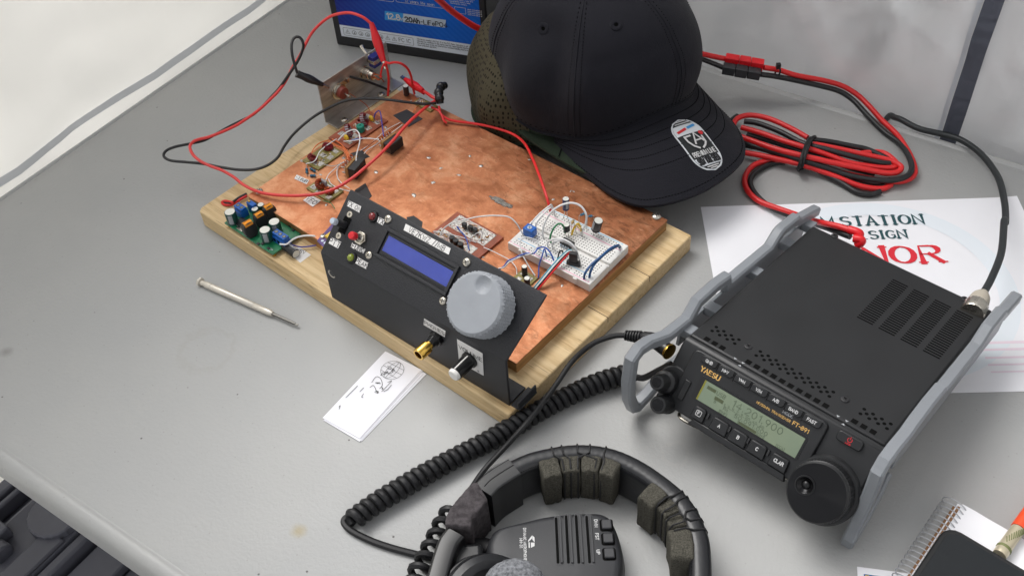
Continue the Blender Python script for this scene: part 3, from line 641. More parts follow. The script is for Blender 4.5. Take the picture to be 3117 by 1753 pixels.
mb = MB(); WX, WY = 371, 241
mb.prism([(3, 0), (WX, 0), (WX, WY), (2, WY), (2, 150), (0, 100), (0, 4)], 0, ZW)
wb = thing('wooden_base', 'pale pine base board that carries the copper covered plate', 'board', B)
mb.build('board', 'pine_wood', wb, bevel=1.2)
mb = MB()
for k0, k1 in (((2220, 895), (2450, 1020)), ((1745, 1330), (1950, 1449))):
    y = (B.at(c4(*k0), ZW)[1]+B.at(c4(*k1), ZW)[1])/2; mb.box(CX1+.2, WX+.05, y-.35, y+.35, ZW-6, ZW+.05)
mb.build('joint', 'wood_gap', wb)
cu0 = (34.0, 33.4); CUX, CUY = 316.7, 200.3
CF = B.sub((cu0[0], cu0[1], ZW), np.eye(3)); ch = ZC1-ZW
cb = thing('copper_board', 'tarnished copper clad plate screwed onto the wooden base', 'circuit board', CF)
MB().box(.6, CUX-.6, .6, CUY-.6, .02, ch-.9).build('plywood', 'plywood_edge', cb, bevel=.3)
MB().box(0, CUX, 0, CUY, ch-.85, ch).build('copper_sheet', 'copper_sheet', cb, bevel=.4)
def C_(cv, X, Y, z=ZC1): q = CF.at(cv(X, Y), z); return np.array([q[0], q[1], ch])
def screw_mb(mb, O, r, R=None, hgt=None, slot=0):
    """a domed cross-head screw standing on O"""
    mb.set(O, R); hgt = hgt or r*.62
    mb.lathe([(r*1.02, 0), (r, hgt*.35), (r*.86, hgt*.72), (r*.55, hgt*.95), (r*.05, hgt)], 20)
    return mb
def cross_mb(mb, O, r, z, R=None, a=.4):
    mb.set(O, R if R is not None else np.eye(3)); c, s = math.cos(a), math.sin(a)
    mb.sheet([(-r*c-.16*r*s, -r*s+.16*r*c), (-r*c+.16*r*s, -r*s-.16*r*c), (r*c+.16*r*s, r*s-.16*r*c), (r*c-.16*r*s, r*s+.16*r*c)], z)
    c, s = -s, c
    mb.sheet([(-r*c-.16*r*s, -r*s+.16*r*c), (-r*c+.16*r*s, -r*s-.16*r*c), (r*c+.16*r*s, r*s-.16*r*c), (r*c-.16*r*s, r*s+.16*r*c)], z+.02)
    return mb
def screw(parent, O, r, R=None, mt='nickel', a=.4):
    h = r*.62; o = screw_mb(MB(), O, r, R, h).build('screw', mt, parent)
    cross_mb(MB(), O, r*.55, h*1.02, R, a).build('drive_recess', 'ferrite', o); return o
for (cv, X, Y, r) in ((c1, 768, 1322, 3.6), (V, 1651, 546, 4.2)): screw(cb, C_(cv, X, Y), r)
# solder blobs on bare copper
blobs = [(c1, 1935, 1088, 3), (c1, 2020, 1160, 2.4), (c1, 1573, 1188, 3), (c1, 1967, 1258, 3), (c1, 1840, 1350, 3.2), (V, 1155, 441, 3.4), (V, 1090, 460, 3), (V, 1040, 490, 3), (V, 1210, 418, 3), (V, 1182, 393, 2.4), (V, 1332, 402, 2.4), (V, 1436, 481, 2), (V, 1443, 482, 2),
         (V, 1392, 502, 2.2), (c1, 1350, 1090, 3), (c1, 1065, 1110, 3.4), (c1, 1095, 1112, 2.4), (c1, 1190, 1205, 2.6), (c1, 1230, 1238, 2.2), (c1, 1640, 880, 3), (c1, 1600, 852, 3), (c1, 1870, 720, 3), (c1, 1858, 670, 2.4), (c1, 1815, 695, 2.2), (c1, 1750, 695, 2.6), (c1, 1700, 690, 2.2), (c1, 1230, 1412, 2.2), (c4, 615, 805, 2), (c4, 1490, 1120, 2.2), (c4, 1230, 1165, 2)]
for i, (cv, X, Y, r) in enumerate(blobs):
    q = C_(cv, X, Y); mb = MB(); mb.ball((0, 0, 0), r*.74, 11, (1, .62+.2*math.sin(i), .3), .24); a = i*1.3
    mb2 = MB(); mb2.set(q, np.array([[math.cos(a), -math.sin(a), 0], [math.sin(a), math.cos(a), 0], [0, 0, 1]])); mb2.add(mb.v, mb.f); mb2.build('solder_blob', 'solder', cb)
q = C_(c4, 815, 200); mb = MB(); mb.set(q)
rnd = random.Random(4)
for i in range(46):
    a = rnd.uniform(-9, 9); b_ = rnd.uniform(-3.6, 3.6)*(1-abs(a)/14); mb.tube([(a-4.5, b_+rnd.uniform(-.6, .6), .25), (a, b_, .5+i*.008), (a+4.5, b_+rnd.uniform(-1, 1), .25)], .32, 5, 3)
mb.build('solder_patch', 'solder', cb)
def tape(pts, h=.35):
    mb = MB(); mb.prism([tuple(C_(*p)[:2]) for p in pts], ch+.05, ch+h); mb.build('tape_patch', 'tape_black', cb)
tape([(c1, 1690, 798), (c1, 1785, 757), (c1, 1895, 822), (c1, 1797, 878)])
tape([(c1, 1400, 1058), (c1, 1475, 1036), (c1, 1530, 1083), (c1, 1440, 1115), (c1, 1385, 1085)])
tape([(c1, 1430, 1310), (c1, 1500, 1264), (c1, 1545, 1352), (c1, 1500, 1400), (c1, 1400, 1380)])
tape([(c3, 595, 232), (c3, 640, 222), (c3, 697, 262), (c3, 690, 300), (c3, 610, 290)])

def paper_label(parent, O, R, quad, lines, hgt, w, z=.25, mt='label_paper', ink='ink', jit=.15, th=.25):
    """quad: four (x, y) corners starting bottom left; lines: text rows from the top"""
    q = [np.array(p[:2]) for p in quad]; ex = unit(q[1]-q[0]); ey = np.array([-ex[1], ex[0]])
    mb = MB().set(O, R); mb.prism([tuple(p) for p in q], z, z+th); lb_ = mb.build('paper_label', mt, parent)
    A = np.eye(3); A[:2, 0] = ex; A[:2, 1] = ey; mid = sum(q)/4
    Rr = np.eye(3) if R is None else np.array(R); mb = MB().set(np.array(O)+Rr@np.array([mid[0], mid[1], 0]), Rr@A)
    for i, t in enumerate(lines):
        xs = 1; mb.text(t, 0, -hgt/2+(len(lines)-1-2*i)*hgt*.7, hgt, w, z+th+.08, sp=1.75, align=.5, jit=jit)
    mb.build('writing', ink, lb_); return lb_
def cquad(cv, *pts): return [C_(cv, *p)[:2] for p in pts]
paper_label(cb, (0, 0, ch), None, cquad(c1, (1070, 1383), (1137, 1428), (1193, 1385), (1122, 1347)), ["VFO"], 4.6, .6)
paper_label(cb, (0, 0, ch), None, cquad(c1, (1010, 1235), (1095, 1273), (1112, 1245), (1027, 1207)), ["-1.8dB"], 3.2, .5)

# ------------------------------------------------------------------ the black control panel
a = R_(1.7)
P0 = B.sub((178.7, .9, ZW), [[math.cos(a), -math.sin(a), 0], [math.sin(a), math.cos(a), 0], [0, 0, 1]])
PW, PH, PL, PA = 187.5, 52.0, 55.0, R_(40.6)
SR = np.array([[1, 0, 0], [0, math.cos(PA), -math.sin(PA)], [0, math.sin(PA), math.cos(PA)]]); SO = np.array([0, 0, PH])
VR = np.array([[1, 0, 0], [0, 0, -1.], [0, 1, 0]]); VO = np.zeros(3)       # upright face: x right, y up, normal to the front
SP = P0.sub(SO, SR); VP = P0.sub(VO, VR)
def sp_(X, Y, h=0): q = SP.hit(c3(X, Y), (0, 0, 1), h); return (q[0], q[1])
def vp_(X, Y, h=0): q = VP.hit(c3(X, Y), (0, 0, 1), h); return (q[0], q[1])
cp = thing('control_panel', 'black sloping control panel with blue display and big grey dial at the board front', 'control panel', P0)
t_ = 2.2; c_, s_ = math.cos(PA), math.sin(PA)
prof = [(20, 0), (0, 0), (0, PH-1), (.6, PH+.7), (PL*c_, PH+PL*s_), (PL*c_-t_*s_, PH+PL*s_+t_*c_), (PL*c_, PH+PL*s_)]
prof = [(20, .1), (0, .1), (0, PH-.8), (.5, PH+.6), (PL*c_, PH+PL*s_), (PL*c_+t_*s_, PH+PL*s_-t_*c_), (t_+.9, PH-1.2), (t_, PH-2.2), (t_, t_), (20, t_)]
mb = MB().set((0, 0, 0), np.array([[0, 0, 1.], [1, 0, 0], [0, 1, 0]]))
mb.prism(prof, 0, PW, [p for p in prof]); 
# flare: the sloping part is a little wider at its top right
for i, p in enumerate(mb.v):
    if p[2] > PH+5 and p[0] > 50: p[0] += 5.5
mb.build('faceplate', 'panel_black', cp, bevel=.7, seg=2)
MB().box(PW+.5, PW+9, 1, 22, .1, 1.6).build('foot_bracket', 'panel_smooth', cp, bevel=.4)
MB().box(PW+7, PW+8.6, 1, 22, 1.7, 9).build('foot_bracket', 'panel_smooth', cp, bevel=.4)
def psl(quad, lines, h, w, **k): return paper_label(cp, SO, SR, [sp_(*p) for p in quad], lines, h, w, **k)
def pvl(quad, lines, h, w, **k): return paper_label(cp, VO, VR, [vp_(*p) for p in quad], lines, h, w, **k)
psl([(222, 160), (300, 203), (311, 163), (232, 125)], ["TX ON"], 3.3, .46)
psl([(106, 395), (165, 428), (186, 388), (122, 357)], ["PTT"], 4.2, .55)
psl([(246, 420), (324, 460), (338, 432), (255, 392)], ["FUNC"], 3.4, .55)
psl([(273, 520), (342, 557), (356, 520), (290, 482)], ["PEAK"], 3.4, .55)
psl([(410, 262), (447, 283), (463, 250), (420, 228)], ["TX"], 3.5, .55)
psl([(578, 312), (862, 467), (875, 427), (592, 272)], ["VE7KWZ //MB"], 3.7, .52)
pvl([(705, 905), (838, 983), (842, 945), (708, 866)], ["PHONES"], 3.6, .48)
vl = pvl([(928, 1140), (1083, 1225), (1076, 1085), (915, 995)], [], 3.6, .42)
mb = MB().set(VO, VR); q = vp_(930, 1052); mb.text("VOLUME", q[0], q[1], 4.0, .55, .7, sp=1.7, jit=.15); q = vp_(1045, 1200); mb.text("+", q[0], q[1], 3.4, .45, .7); q = vp_(965, 1165); mb.text("-", q[0]-3, q[1], 3, .45, .7); mb.build('writing', 'ink', vl)
# screws
def s3(p, z=0): return SO + SR@np.array([p[0], p[1], z])
def v3(p, z=0): return VO + VR@np.array([p[0], p[1], z])
for i, (X, Y, r) in enumerate(((480, 243, 3.3), (360, 470, 3.2), (975, 515, 3.4), (826, 757, 3.2))): screw(cp, s3(sp_(X, Y)), r, SR, a=.3+i)
for i, (X, Y) in enumerate(((238, 213), (168, 347))):
    mb = MB().set(s3(sp_(X, Y)), SR); mb.lathe([(2.7, 0), (2.5, .5), (.1, .6)], 20); o = mb.build('screw', 'nickel', cp); cross_mb(MB(), s3(sp_(X, Y)), 1.3, .75, SR, .7+i).build('drive_recess', 'ferrite', o)
# slide switch
q = sp_(207, 280)
mb = MB().set(s3(q), SR); mb.box(-3.6, 3.6, -6.6, 6.6, .05, .4); o = mb.build('slide_switch', 'void_black', cp)
mb = MB().set(s3(q), SR); mb.lathe([(2.9, .4), (2.9, 9), (2.5, 12)], 20); mb.build('lever', 'panel_smooth', o)
mb = MB().set(s3(q), SR); mb.lathe([(2.5, 12.05), (2.7, 12.6), (2.7, 16), (2.2, 17), (.1, 17.2)], 20); mb.build('tip', 'label_silver', o)
# push button with its hexagon nut
q = sp_(312, 365)
mb = MB().set(s3(q), SR); mb.lathe([(5.6, 0), (5.6, 2.6), (3.4, 2.7)], 6); o = mb.build('push_button', 'nickel', cp, bevel=.3)
mb = MB().set(s3(q), SR)
mb.lathe([(3.4, 2.6), (3.4, 3), (3.15, 3.3), (3.4, 3.6), (3.15, 3.9), (3.4, 4.2), (3.15, 4.6), (3.3, 5), (2, 8), (2, 9)], 20); mb.build('bushing', 'nickel', o)
mb = MB().set(s3(q), SR); mb.lathe([(2.9, 8.6), (3.1, 9), (3.1, 13.4), (2.6, 14.2), (.1, 14.5)], 22); mb.build('cap', 'button_red', o)
for X, Y, mt in ((388, 228, 'led_red'), (253, 487, 'led_green')):
    q = sp_(X, Y); mb = MB().set(s3(q), SR); mb.lathe([(4.6, 0), (4.6, 1.2), (4.1, 2.0), (3.1, 2.2), (3.0, 1.0)], 26, cap=False); o = mb.build('indicator_light', 'gloss_black', cp)
    mb = MB().set(s3(q), SR); mb.lathe([(3.0, .6), (3.0, 2.2), (2.5, 3.4), (1.4, 4.1), (.1, 4.3)], 22); mb.build('lens', mt, o)
# display
x0, x1, y0, y1 = 48, 121, 19.2, 43.2
mb = MB().set(SO, SR); w_ = 2.6
for bx in ((x0, x1, y0, y0+w_), (x0, x1, y1-w_, y1), (x0, x0+w_, y0+w_+.01, y1-w_-.01), (x1-w_, x1, y0+w_+.01, y1-w_-.01)): mb.box(*bx, .05, 2.4)
mb.box(x0+w_+.02, x1-w_-.02, y0+w_+.02, y1-w_-.02, .05, .9)
for yy in (y0+4.2, y1-4.9): mb.box(x0+w_+2, x1-w_-2, yy, yy+.7, .95, 1.7)
o = mb.build('screen_bezel', 'gloss_black' if 0 else 'panel_smooth', cp, bevel=.4)
mb = MB().set(SO, SR); mb.sheet([(52.6, 25.6), (118, 25.2), (118, 37.6), (52.6, 38)], 1.0); mb.build('screen', 'screen_blue', o)
# big dial
KO = s3((155.6, 27.2)); KH, KR = 21.0, 22.6
mb = MB().set(KO, SR); NS = 216
prof = [(KR-2.5, 1.2), (KR-.5, 1.6)]+[(KR, 2.2+i*(KH-4)/36) for i in range(37)]+[(KR-.6, KH-.9), (KR-1.8, KH)]
nn = 30
def kn(a, z):
    if z < 2.1 or z > KH-1.6: return 1
    u = a*nn/2; k = (z-2)*.98
    return 1+.036*(min(abs(math.sin(u+k)), abs(math.sin(u-k)))*1.6-.45)
mb.lathe(prof, NS, mod=kn, cap=False)
dial = mb.build('tuning_knob', 'knob_grey', cp, ang=50)
dq = SP.hit(c3(1078, 655), (0, 0, 1), KH)-np.array([155.6, 27.2, KH]); DR = 6.3
mb = MB().set(KO, SR); vs = []; fs = []; NR, NA = 46, 120
for i in range(NR+1):
    r = (KR-1.8)*i/NR+.02
    for k in range(NA):
        x, y = r*math.cos(2*math.pi*k/NA), r*math.sin(2*math.pi*k/NA); d = math.hypot(x-dq[0], y-dq[1])
        z = KH
        if d < DR: z = KH-2.6*(1-(d/DR)**2)-.25
        elif d < DR+.7: z = KH-.25*(1-(d-DR)/.7)
        if d < DR: z = round(z/.32)*.32
        vs.append((x, y, z))
for i in range(NR):
    for k in range(NA): fs.append((i*NA+k, (i+1)*NA+k, (i+1)*NA+(k+1) % NA, i*NA+(k+1) % NA))
mb.add(vs, fs); mb.build('face', 'knob_grey', dial, ang=40)
# phones jack, hole, volume knob on the upright face
q = (117, 37)
q = vp_(790, 985); 
mb = MB().set(v3(q), VR); mb.lathe([(6.4, 0), (6.4, 3.6), (5.2, 3.8), (5.0, 6.4), (4.2, 6.6), (4.2, 9)], 8); o = mb.build('phone_socket', 'gloss_black', cp, bevel=.3)
mb = MB().set(v3(q), VR); mb.lathe([(3.6, 9), (3.6, 11), (5.0, 11.4), (5.0, 21), (4.6, 21.6), (3.4, 21.6), (3.2, 14), (.1, 13.8)], 28, mod=lambda a, z: 1+(.012*math.cos(a*30) if 11 < z < 21 else 0)); mb.build('plug_sleeve', 'brass', o)
q = vp_(1000, 1120)
mb = MB().set(v3(q), VR); mb.lathe([(6.8, .8), (6.8, 2.6), (5.6, 3.4), (5.2, 17.5)], 56, mod=lambda a, z: 1+(.05*max(0, math.cos(a*14)) if z > 3 else 0)); o = mb.build('volume_knob', 'gloss_black', cp)
mb = MB().set(v3(q), VR); mb.lathe([(5.0, 17.4), (4.9, 19), (4.0, 20.2), (.1, 20.4)], 26); mb.build('cap', 'white_cap', o)
mb = MB().set(v3(q), VR); mb.box(-.4, .4, 5.0, 6.2, 3, 17.4); mb.build('pointer', 'white_cap', o)
q = vp_(123, 588); mb = MB().set(v3(q), VR); mb.lathe([(3.9, .05), (3.9, .14), (.1, .15)], 24); o = mb.build('drilled_hole', 'nickel', cp)
mb = MB().set(v3((q[0]+.8, q[1]+.9)), VR); mb.lathe([(2.9, .16), (2.9, .2), (.1, .21)], 24); mb.build('hole_opening', 'hole_grey', o)

# ------------------------------------------------------------------ aluminium socket bracket
o0 = B.at(c1(1230, 850), ZW)
BK = B.sub((o0[0], o0[1], ZW), np.eye(3)); bk = thing('socket_bracket', 'bent aluminium bracket carrying sockets, screwed to the back corner of the wooden base', 'bracket', BK)
def kp(X, Y): q = BK.hit(c1(X, Y), (1, 0, 0), 0); return (q[1], q[2])        # along, up on the plate
htop = kp(1190, 580)[1]; L_ = 92
mb = MB(); mb.box(-1.6, 0, 0, L_, 0, htop); mb.box(.01, 17, 0, L_, 0.05, 1.6); mb.build('plate', 'aluminium', bk, bevel=.3)
KR2 = np.array([[0, 0, 1.], [1, 0, 0], [0, 1, 0]])        # x along, y up, normal towards the copper
def k3(X, Y, z=0): q = kp(X, Y); return np.array([z, q[0], q[1]])
for X, Y, r in ((1355, 830, 3.4), (1608, 655, 3.6)):
    q = BK.at(c1(X, Y), ZW+1.6); screw(bk, (max(7, q[0]), q[1], 1.6), r)
c = k3(1310, 625); mb = MB().set(c, KR2); mb.lathe([(8.8, .1), (8.8, 2.2), (7.4, 2.4), (7.2, 5), (6.2, 5.2)], 28); o = mb.build('antenna_socket', 'nickel', bk)
mb = MB().set(c, KR2); mb.lathe([(6, 5.2), (5.8, 9), (3, 9.6), (.1, 9.7)], 22); mb.build('insulator', 'fibre_red', o)
mb = MB().set(c, KR2); mb.lathe([(1.2, 9), (1, 17), (.2, 17.2)], 10); mb.build('pin', 'nickel', o)
mb = MB().set(c, KR2); mb.box(2, 11, 4, 9.2, 2.4, 3.4); mb.box(9, 11.5, 6, 10, 3.5, 6); mb.build('solder_lug', 'nickel', o)
c = k3(1490, 495); mb = MB().set(c, KR2); mb.lathe([(6.6, .1), (6.6, 1.8), (5.2, 2), (5, 9), (4.2, 9.4), (4, 14), (2, 14.5)], 24); o = mb.build('coaxial_socket', 'nickel', bk)
mb = MB().set(c, KR2); mb.tube([(0, 0, 14), (1.5, -3, 18), (3, -1, 21)], .8, 6); mb.tube([(0, 1, 13), (2.5, 2, 17), (3, -1, 21), (5, -6, 22)], .6, 6); mb.build('solder_wires', 'copper_wire', o)
c = k3(1530, 400); mb = MB().set(c, KR2); mb.lathe([(5, .1), (5, 1.6), (3.6, 1.8), (3.6, 3)], 20); o = mb.build('toggle_switch', 'nickel', bk)
mb = MB().set(c, KR2); mb.box(-5, 5, -6, 6, 3, 11); mb.build('switch_body', 'switch_blue', o, bevel=.5)
mb = MB().set(c, KR2); mb.box(-5.1, 5.1, -2, 2, 2.8, 11.2); mb.build('switch_strap', 'nickel', o, bevel=.2)
mb = MB().set(c, KR2); mb.tube([(0, 0, -1), (3, 4, -12), (4.2, 5.6, -15)], (1.2, 2), 10); mb.build('lever', 'nickel', o)
mb = MB(); q = [k3(1390, 530, 1), k3(1470, 545, 7), k3(1560, 575, 14), k3(1600, 600, 15), k3(1640, 630, 17)]; mb.tube(q, 1.3, 8); mb.build('lead_wire', 'black_wire', bk)
# ================================================================== small circuit modules on the board
def ecap(F, O, r, L, body, parent=None, name='capacitor', axis=(0, 0, 1), label=None, cat=None, group=None, legs=0, stripe=None):
    """an electrolytic can with a dished metal top; O in frame F (or parent's frame)"""
    O = np.array(O, float); ax = unit(axis)
    if parent is None:
        F2 = Fr(F.wor(O), R=F.R); root = thing(name, label, cat, F2, group); O = np.zeros(3)
    else: root = parent
    mb = MB(); mb.lathe([(r*.86, 0), (r, .5), (r, 1.2), (r*.93, 1.7), (r, 2.2), (r, L-.6), (r*.93, L)], 22, O, ax); b = mb.build('can' if parent is None else name, body, root)
    p2 = b if parent is not None else root
    mb = MB(); mb.lathe([(r*.9, L-.05), (r*.86, L+.15), (.1, L+.1)], 22, O, ax); mb.build('metal_top', 'cap_top', p2)
    A = axes(ax)
    mb = MB(); n = 8; vs = []; fs = []; a0 = (stripe if stripe is not None else 2.2)
    for i in range(n+1):
        a = a0+.8*i/n
        for z in (2.3, L-.8): vs.append(O+A@np.array([(r+.06)*math.cos(a), (r+.06)*math.sin(a), z]))
    for i in range(n): fs.append((2*i, 2*i+2, 2*i+3, 2*i+1))
    mb.add(vs, fs); mb.build('stripe', 'pale_print', p2)
    if legs:
        mb = MB()
        for s in (-1, 1): mb.tube([O+A@np.array([s*1.2, 0, .2]), O+A@np.array([s*1.3, 0, -legs*.4]), O+A@np.array([s*(1.3+legs*.14), 0, -legs])], .3, 6, 3)
        mb.build('lead', 'steel_wire', p2)
    return b
def toroid(parent, O, R1, R2, h, axis, core, winding, turns=14, name='toroid_coil'):
    A = axes(axis); O = np.array(O, float)
    pts = lambda rr, zz, k: O+A@np.array([rr*math.cos(k), rr*math.sin(k), zz])
    mb = MB(); prof = [(R2, -h/2), (R1, -h/2), (R1, h/2), (R2, h/2), (R2, -h/2)]
    mb.lathe(prof, 28, O, axis, cap=False); o = mb.build(name, core, parent, bevel=.2)
    mb = MB(); P = []; N = turns*8
    for i in range(N+1):
        a = 5.4*i/N+.4; t = 2*math.pi*i/8+math.pi/4; q = (abs(math.cos(t))**.5)*math.copysign(1, math.cos(t)); w_ = (abs(math.sin(t))**.5)*math.copysign(1, math.sin(t))
        P.append(pts((R1+R2)/2+q*((R1-R2)/2+.35), w_*(h/2+.35), a))
    P = [P[0]+np.array([0, 0, -2])]+P+[P[-1]+np.array([0, 0, -2])]
    mb.tube(P, .42, 5, 1, smooth=False); mb.build('winding', winding, o); return o
def blob_mb(pts, rr=(1.0, 1.8), seed=1):
    rnd = random.Random(seed); mb = MB()
    for x, y, z in pts:
        r = rnd.uniform(*rr); mb.ball((x, y, z), r, 8, (rnd.uniform(.8, 1.3), rnd.uniform(.8, 1.3), .5), .15)
    return mb
def resistor(F, a, b, body, label, group, parent=None, name='resistor', r=1.0, bands=True, lift=0):
    a, b = np.array(a, float), np.array(b, float); m_ = (a+b)/2; ax = unit(b-a); L = np.linalg.norm(b-a)
    if parent is None: root = thing(name, label, 'resistor', Fr(F.wor(m_), R=F.R), group); a, b, m_ = a-m_, b-m_, m_*0
    else: root = parent
    h = min(6.2, L*.6); mb = MB(); mb.lathe([(r*.5, 0), (r*1.05, .5), (r*1.05, 1.4), (r*.82, 1.9), (r*.82, h-1.9), (r*1.05, h-1.4), (r*1.05, h-.5), (r*.5, h)], 14, m_-ax*h/2, ax)
    o = mb.build('body' if parent is None else name, body, root); pp = root if parent is None else o
    mb = MB()
    for k, z in enumerate((1.0, 2.4, 3.1, 3.8, 5.1)):
        if z < h-.4: mb.lathe([(r*(1.08 if k in (0, 4) else .88), z), (r*(1.08 if k in (0, 4) else .88), z+.4)], 14, m_-ax*h/2, ax, cap=False)
    mb.build('colour_band', 'ink' if body == 'resistor_blue' else 'fibre_red', pp)
    mb = MB(); mb.tube([a, m_-ax*h/2], .3, 6, smooth=False); mb.tube([m_+ax*h/2, b], .3, 6, smooth=False); mb.build('lead', 'steel_wire', pp); return o
BZ = ZC1
def bq(cv, X, Y, z=BZ): return B.at(cv(X, Y), z)
def module(name, label, cat, x0, x1, y0, y1, th, mt, group=None, ang=0.0):
    F = B.sub((x0, y0, BZ+.03), np.eye(3)) if not ang else B.sub((x0, y0, BZ+.03), [[math.cos(ang), -math.sin(ang), 0], [math.sin(ang), math.cos(ang), 0], [0, 0, 1]])
    r = thing(name, label, cat, F, group); MB().box(0, x1-x0, 0, y1-y0, 0, th).build('board', mt, r, bevel=.15); return r, F
def pads(parent, rects, z, mt='solder', name='solder_pads'):
    mb = MB()
    for x, y, w_, h_ in rects: mb.cbox((x, y, z+.12), (w_, h_, .24))
    return mb.build(name, mt, parent, bevel=.1)
rnd = random.Random(21)
def scatter_smd(parent, W_, D_, n, z, seed):
    """chip parts and solder joints over the middle of a board"""
    rn = random.Random(seed); a = MB(); b_ = MB(); c_ = MB()
    for i in range(n):
        x, y = rn.uniform(2, W_-2), rn.uniform(2, D_-2); w_, h_ = (2.0, 1.2) if rn.random() < .5 else (1.2, 2.0)
        q = rn.random(); (a if q < .45 else b_).cbox((x, y, z+.4+i*.004), (w_, h_, .8))
        c_.ball((x+w_*.6, y, z), rn.uniform(.7, 1.3), 7, (1, 1, .6), .2); c_.ball((x-w_*.6, y+rn.uniform(-.6, .6), z), rn.uniform(.6, 1.2), 7, (1, 1, .6), .2)
    a.build('chip_parts', 'steel_dark', parent, bevel=.1); b_.build('chip_parts', 'plywood_edge', parent, bevel=.1); c_.build('solder_joints', 'solder', parent)
# filter strip with two grey toroids
r, F = module('filter_board', 'long copper strip board with two grey wire wound rings and a green can', 'circuit board', 33, 60, 134, 187, 1.7, 'brown_pcb')
pads(r, [(8, 46, 10, 5), (19, 44, 9, 4), (9, 30, 8, 4), (20, 33, 6, 6), (7, 12, 8, 6), (19, 16, 7, 8), (12, 21, 6, 3), (21, 7, 7, 4)], 1.7)
def onF(F, cv, X, Y, z): q = F.at(cv(X, Y), BZ+z); return np.array([q[0], q[1], z])
toroid(r, onF(F, c1, 1490, 825, 5.8), 6.2, 3.4, 3.6, (.6, .5, .25), 'toroid_grey', 'dark_red_wire', 15)
toroid(r, onF(F, c1, 1385, 900, 5.2), 6.0, 3.2, 3.4, (.55, .6, .25), 'toroid_grey', 'dark_red_wire', 13)
mb = MB(); p = onF(F, c1, 1472, 915, 0); mb.lathe([(3.6, 2), (3.8, 2.6), (3.8, 8), (3.2, 8.6), (1.2, 8.6), (1.1, 7.6), (.1, 7.6)], 20, p); mb.build('trimmer', 'teal_part', r)
for X, Y in ((1540, 818), (1368, 950)): p = onF(F, c1, X, Y, 4.2); mb = MB(); mb.ball(p, 3.1, 14, (1, .6, 1.05)); mb.build('disc_capacitor', 'yellow_part', r)
p = onF(F, c1, 1470, 870, 0); mb = MB(); mb.lathe([(4, 1.7), (4.2, 2.2), (4.2, 6.4), (2.6, 6.8), (2.4, 4), (.1, 4)], 18, p); mb.build('coil_former', 'fibre_red', r)
scatter_smd(r, 26, 52, 9, 1.7, 3)
# amplifier board with olive edge
r, F = module('amplifier_board', 'small olive edged board with two dark red wound rings, between resistors and filter strip', 'circuit board', 38.5, 60.5, 96, 128, 1.7, 'olive_pcb')
pads(r, [(5, 27, 7, 5), (15, 28, 7, 4), (4, 9, 5, 6), (11, 5, 7, 4), (18, 7, 5, 6), (10, 17, 6, 5), (18, 19, 5, 6)], 1.7)
toroid(r, onF(F, c1, 1240, 1012, 4), 4.6, 2, 3.6, (.2, .3, .8), 'dark_red_wire', 'dark_red_wire', 14); toroid(r, onF(F, c1, 1135, 1090, 4), 4.4, 2, 3.4, (.3, .5, .6), 'fibre_red', 'dark_red_wire', 13)
scatter_smd(r, 22, 32, 12, 1.7, 5)
# oscillator input board
r, F = module('mixer_board', 'small copper board with brown wound rings beside the VFO paper tag', 'circuit board', 71, 101, 72, 90, 1.7, 'olive_pcb')
pads(r, [(4, 13, 6, 5), (5, 5, 6, 5), (13, 3, 5, 4), (24, 13, 6, 5), (26, 4, 5, 5), (15, 14, 6, 3), (20, 8, 4, 4)], 1.7)
toroid(r, onF(F, c1, 1190, 1270, 4.6), 4.8, 2.2, 3.6, (.5, .2, .5), 'fibre_red', 'copper_wire', 14); toroid(r, onF(F, c1, 1250, 1315, 3.6), 4.0, 1.8, 3, (.2, .2, .9), 'fibre_red', 'copper_wire', 12)
p = onF(F, c1, 1222, 1290, 0); MB().cbox((p[0], p[1], 5), (7, 2.2, 6)).build('core_bridge', 'toroid_grey', r, bevel=.6)
scatter_smd(r, 30, 17, 5, 1.7, 6)
# board at the back corner with dark capacitor
r, F = module('regulator_board', 'small board with solder blobs at the back corner of the copper plate', 'circuit board', 59, 83, 222, 233, 1.6, 'olive_pcb')
pads(r, [(4, 5, 5, 6), (11, 4, 4, 4), (18, 6, 6, 5)], 1.6); scatter_smd(r, 24, 11, 6, 1.6, 8)
q = bq(c1, 1783, 655); ecap(B, (q[0], q[1], BZ), 2.9, 11, 'cap_dark', label='dark upright capacitor at the back corner of the copper plate', cat='capacitor', axis=(.05, 0, 1))
# relays lying on their backs
def relay(name, label, cv, c, ang, w_, d_, h_):
    q = bq(cv, *c); F = B.sub((q[0], q[1], BZ+.05), [[math.cos(ang), -math.sin(ang), 0], [math.sin(ang), math.cos(ang), 0], [0, 0, 1]])
    r = thing(name, label, 'relay', F, 'relays on the copper plate')
    MB().box(-w_/2, w_/2, -d_/2+3.2, d_/2, 0, h_).build('case', 'ferrite', r, bevel=.5)
    MB().box(-w_/2-.5, w_/2+.5, -d_/2, -d_/2+3, .2, h_+.5).build('base', 'olive_strip' if 0 else 'plywood_edge', r, bevel=.3)
    mb = MB()
    for i in range(6):
        x = -w_/2+1.6+i*(w_-3.2)/5
        for z in (h_*.3, h_*.85): mb.box(x-.5, x+.5, -d_/2-5, -d_/2-.05, z-.4, z+.4); mb.ball((x, -d_/2-2.4, z), 1.0, 7, (1, 1.6, 1), .2)
    mb.build('pins', 'brass' if 0 else 'solder', r)
    mb = MB()
    for i in range(5): mb.tube([(-w_/2+2+i*(w_-4)/4, -d_/2-3, h_*.85), (-w_/2+1+i*(w_-4)/4+1.5, -d_/2-2, h_+3), (-w_/2+3.6+i*(w_-4)/4, -d_/2+1, h_+1.2)], .5, 6, 4)
    mb.build('pin_wires', 'copper_wire', r)
    return r
relay('relay', 'black relay with soldered brown pins upward, in front of the black tape square', c1, (1440, 1190), R_(-75), 18, 11, 11)
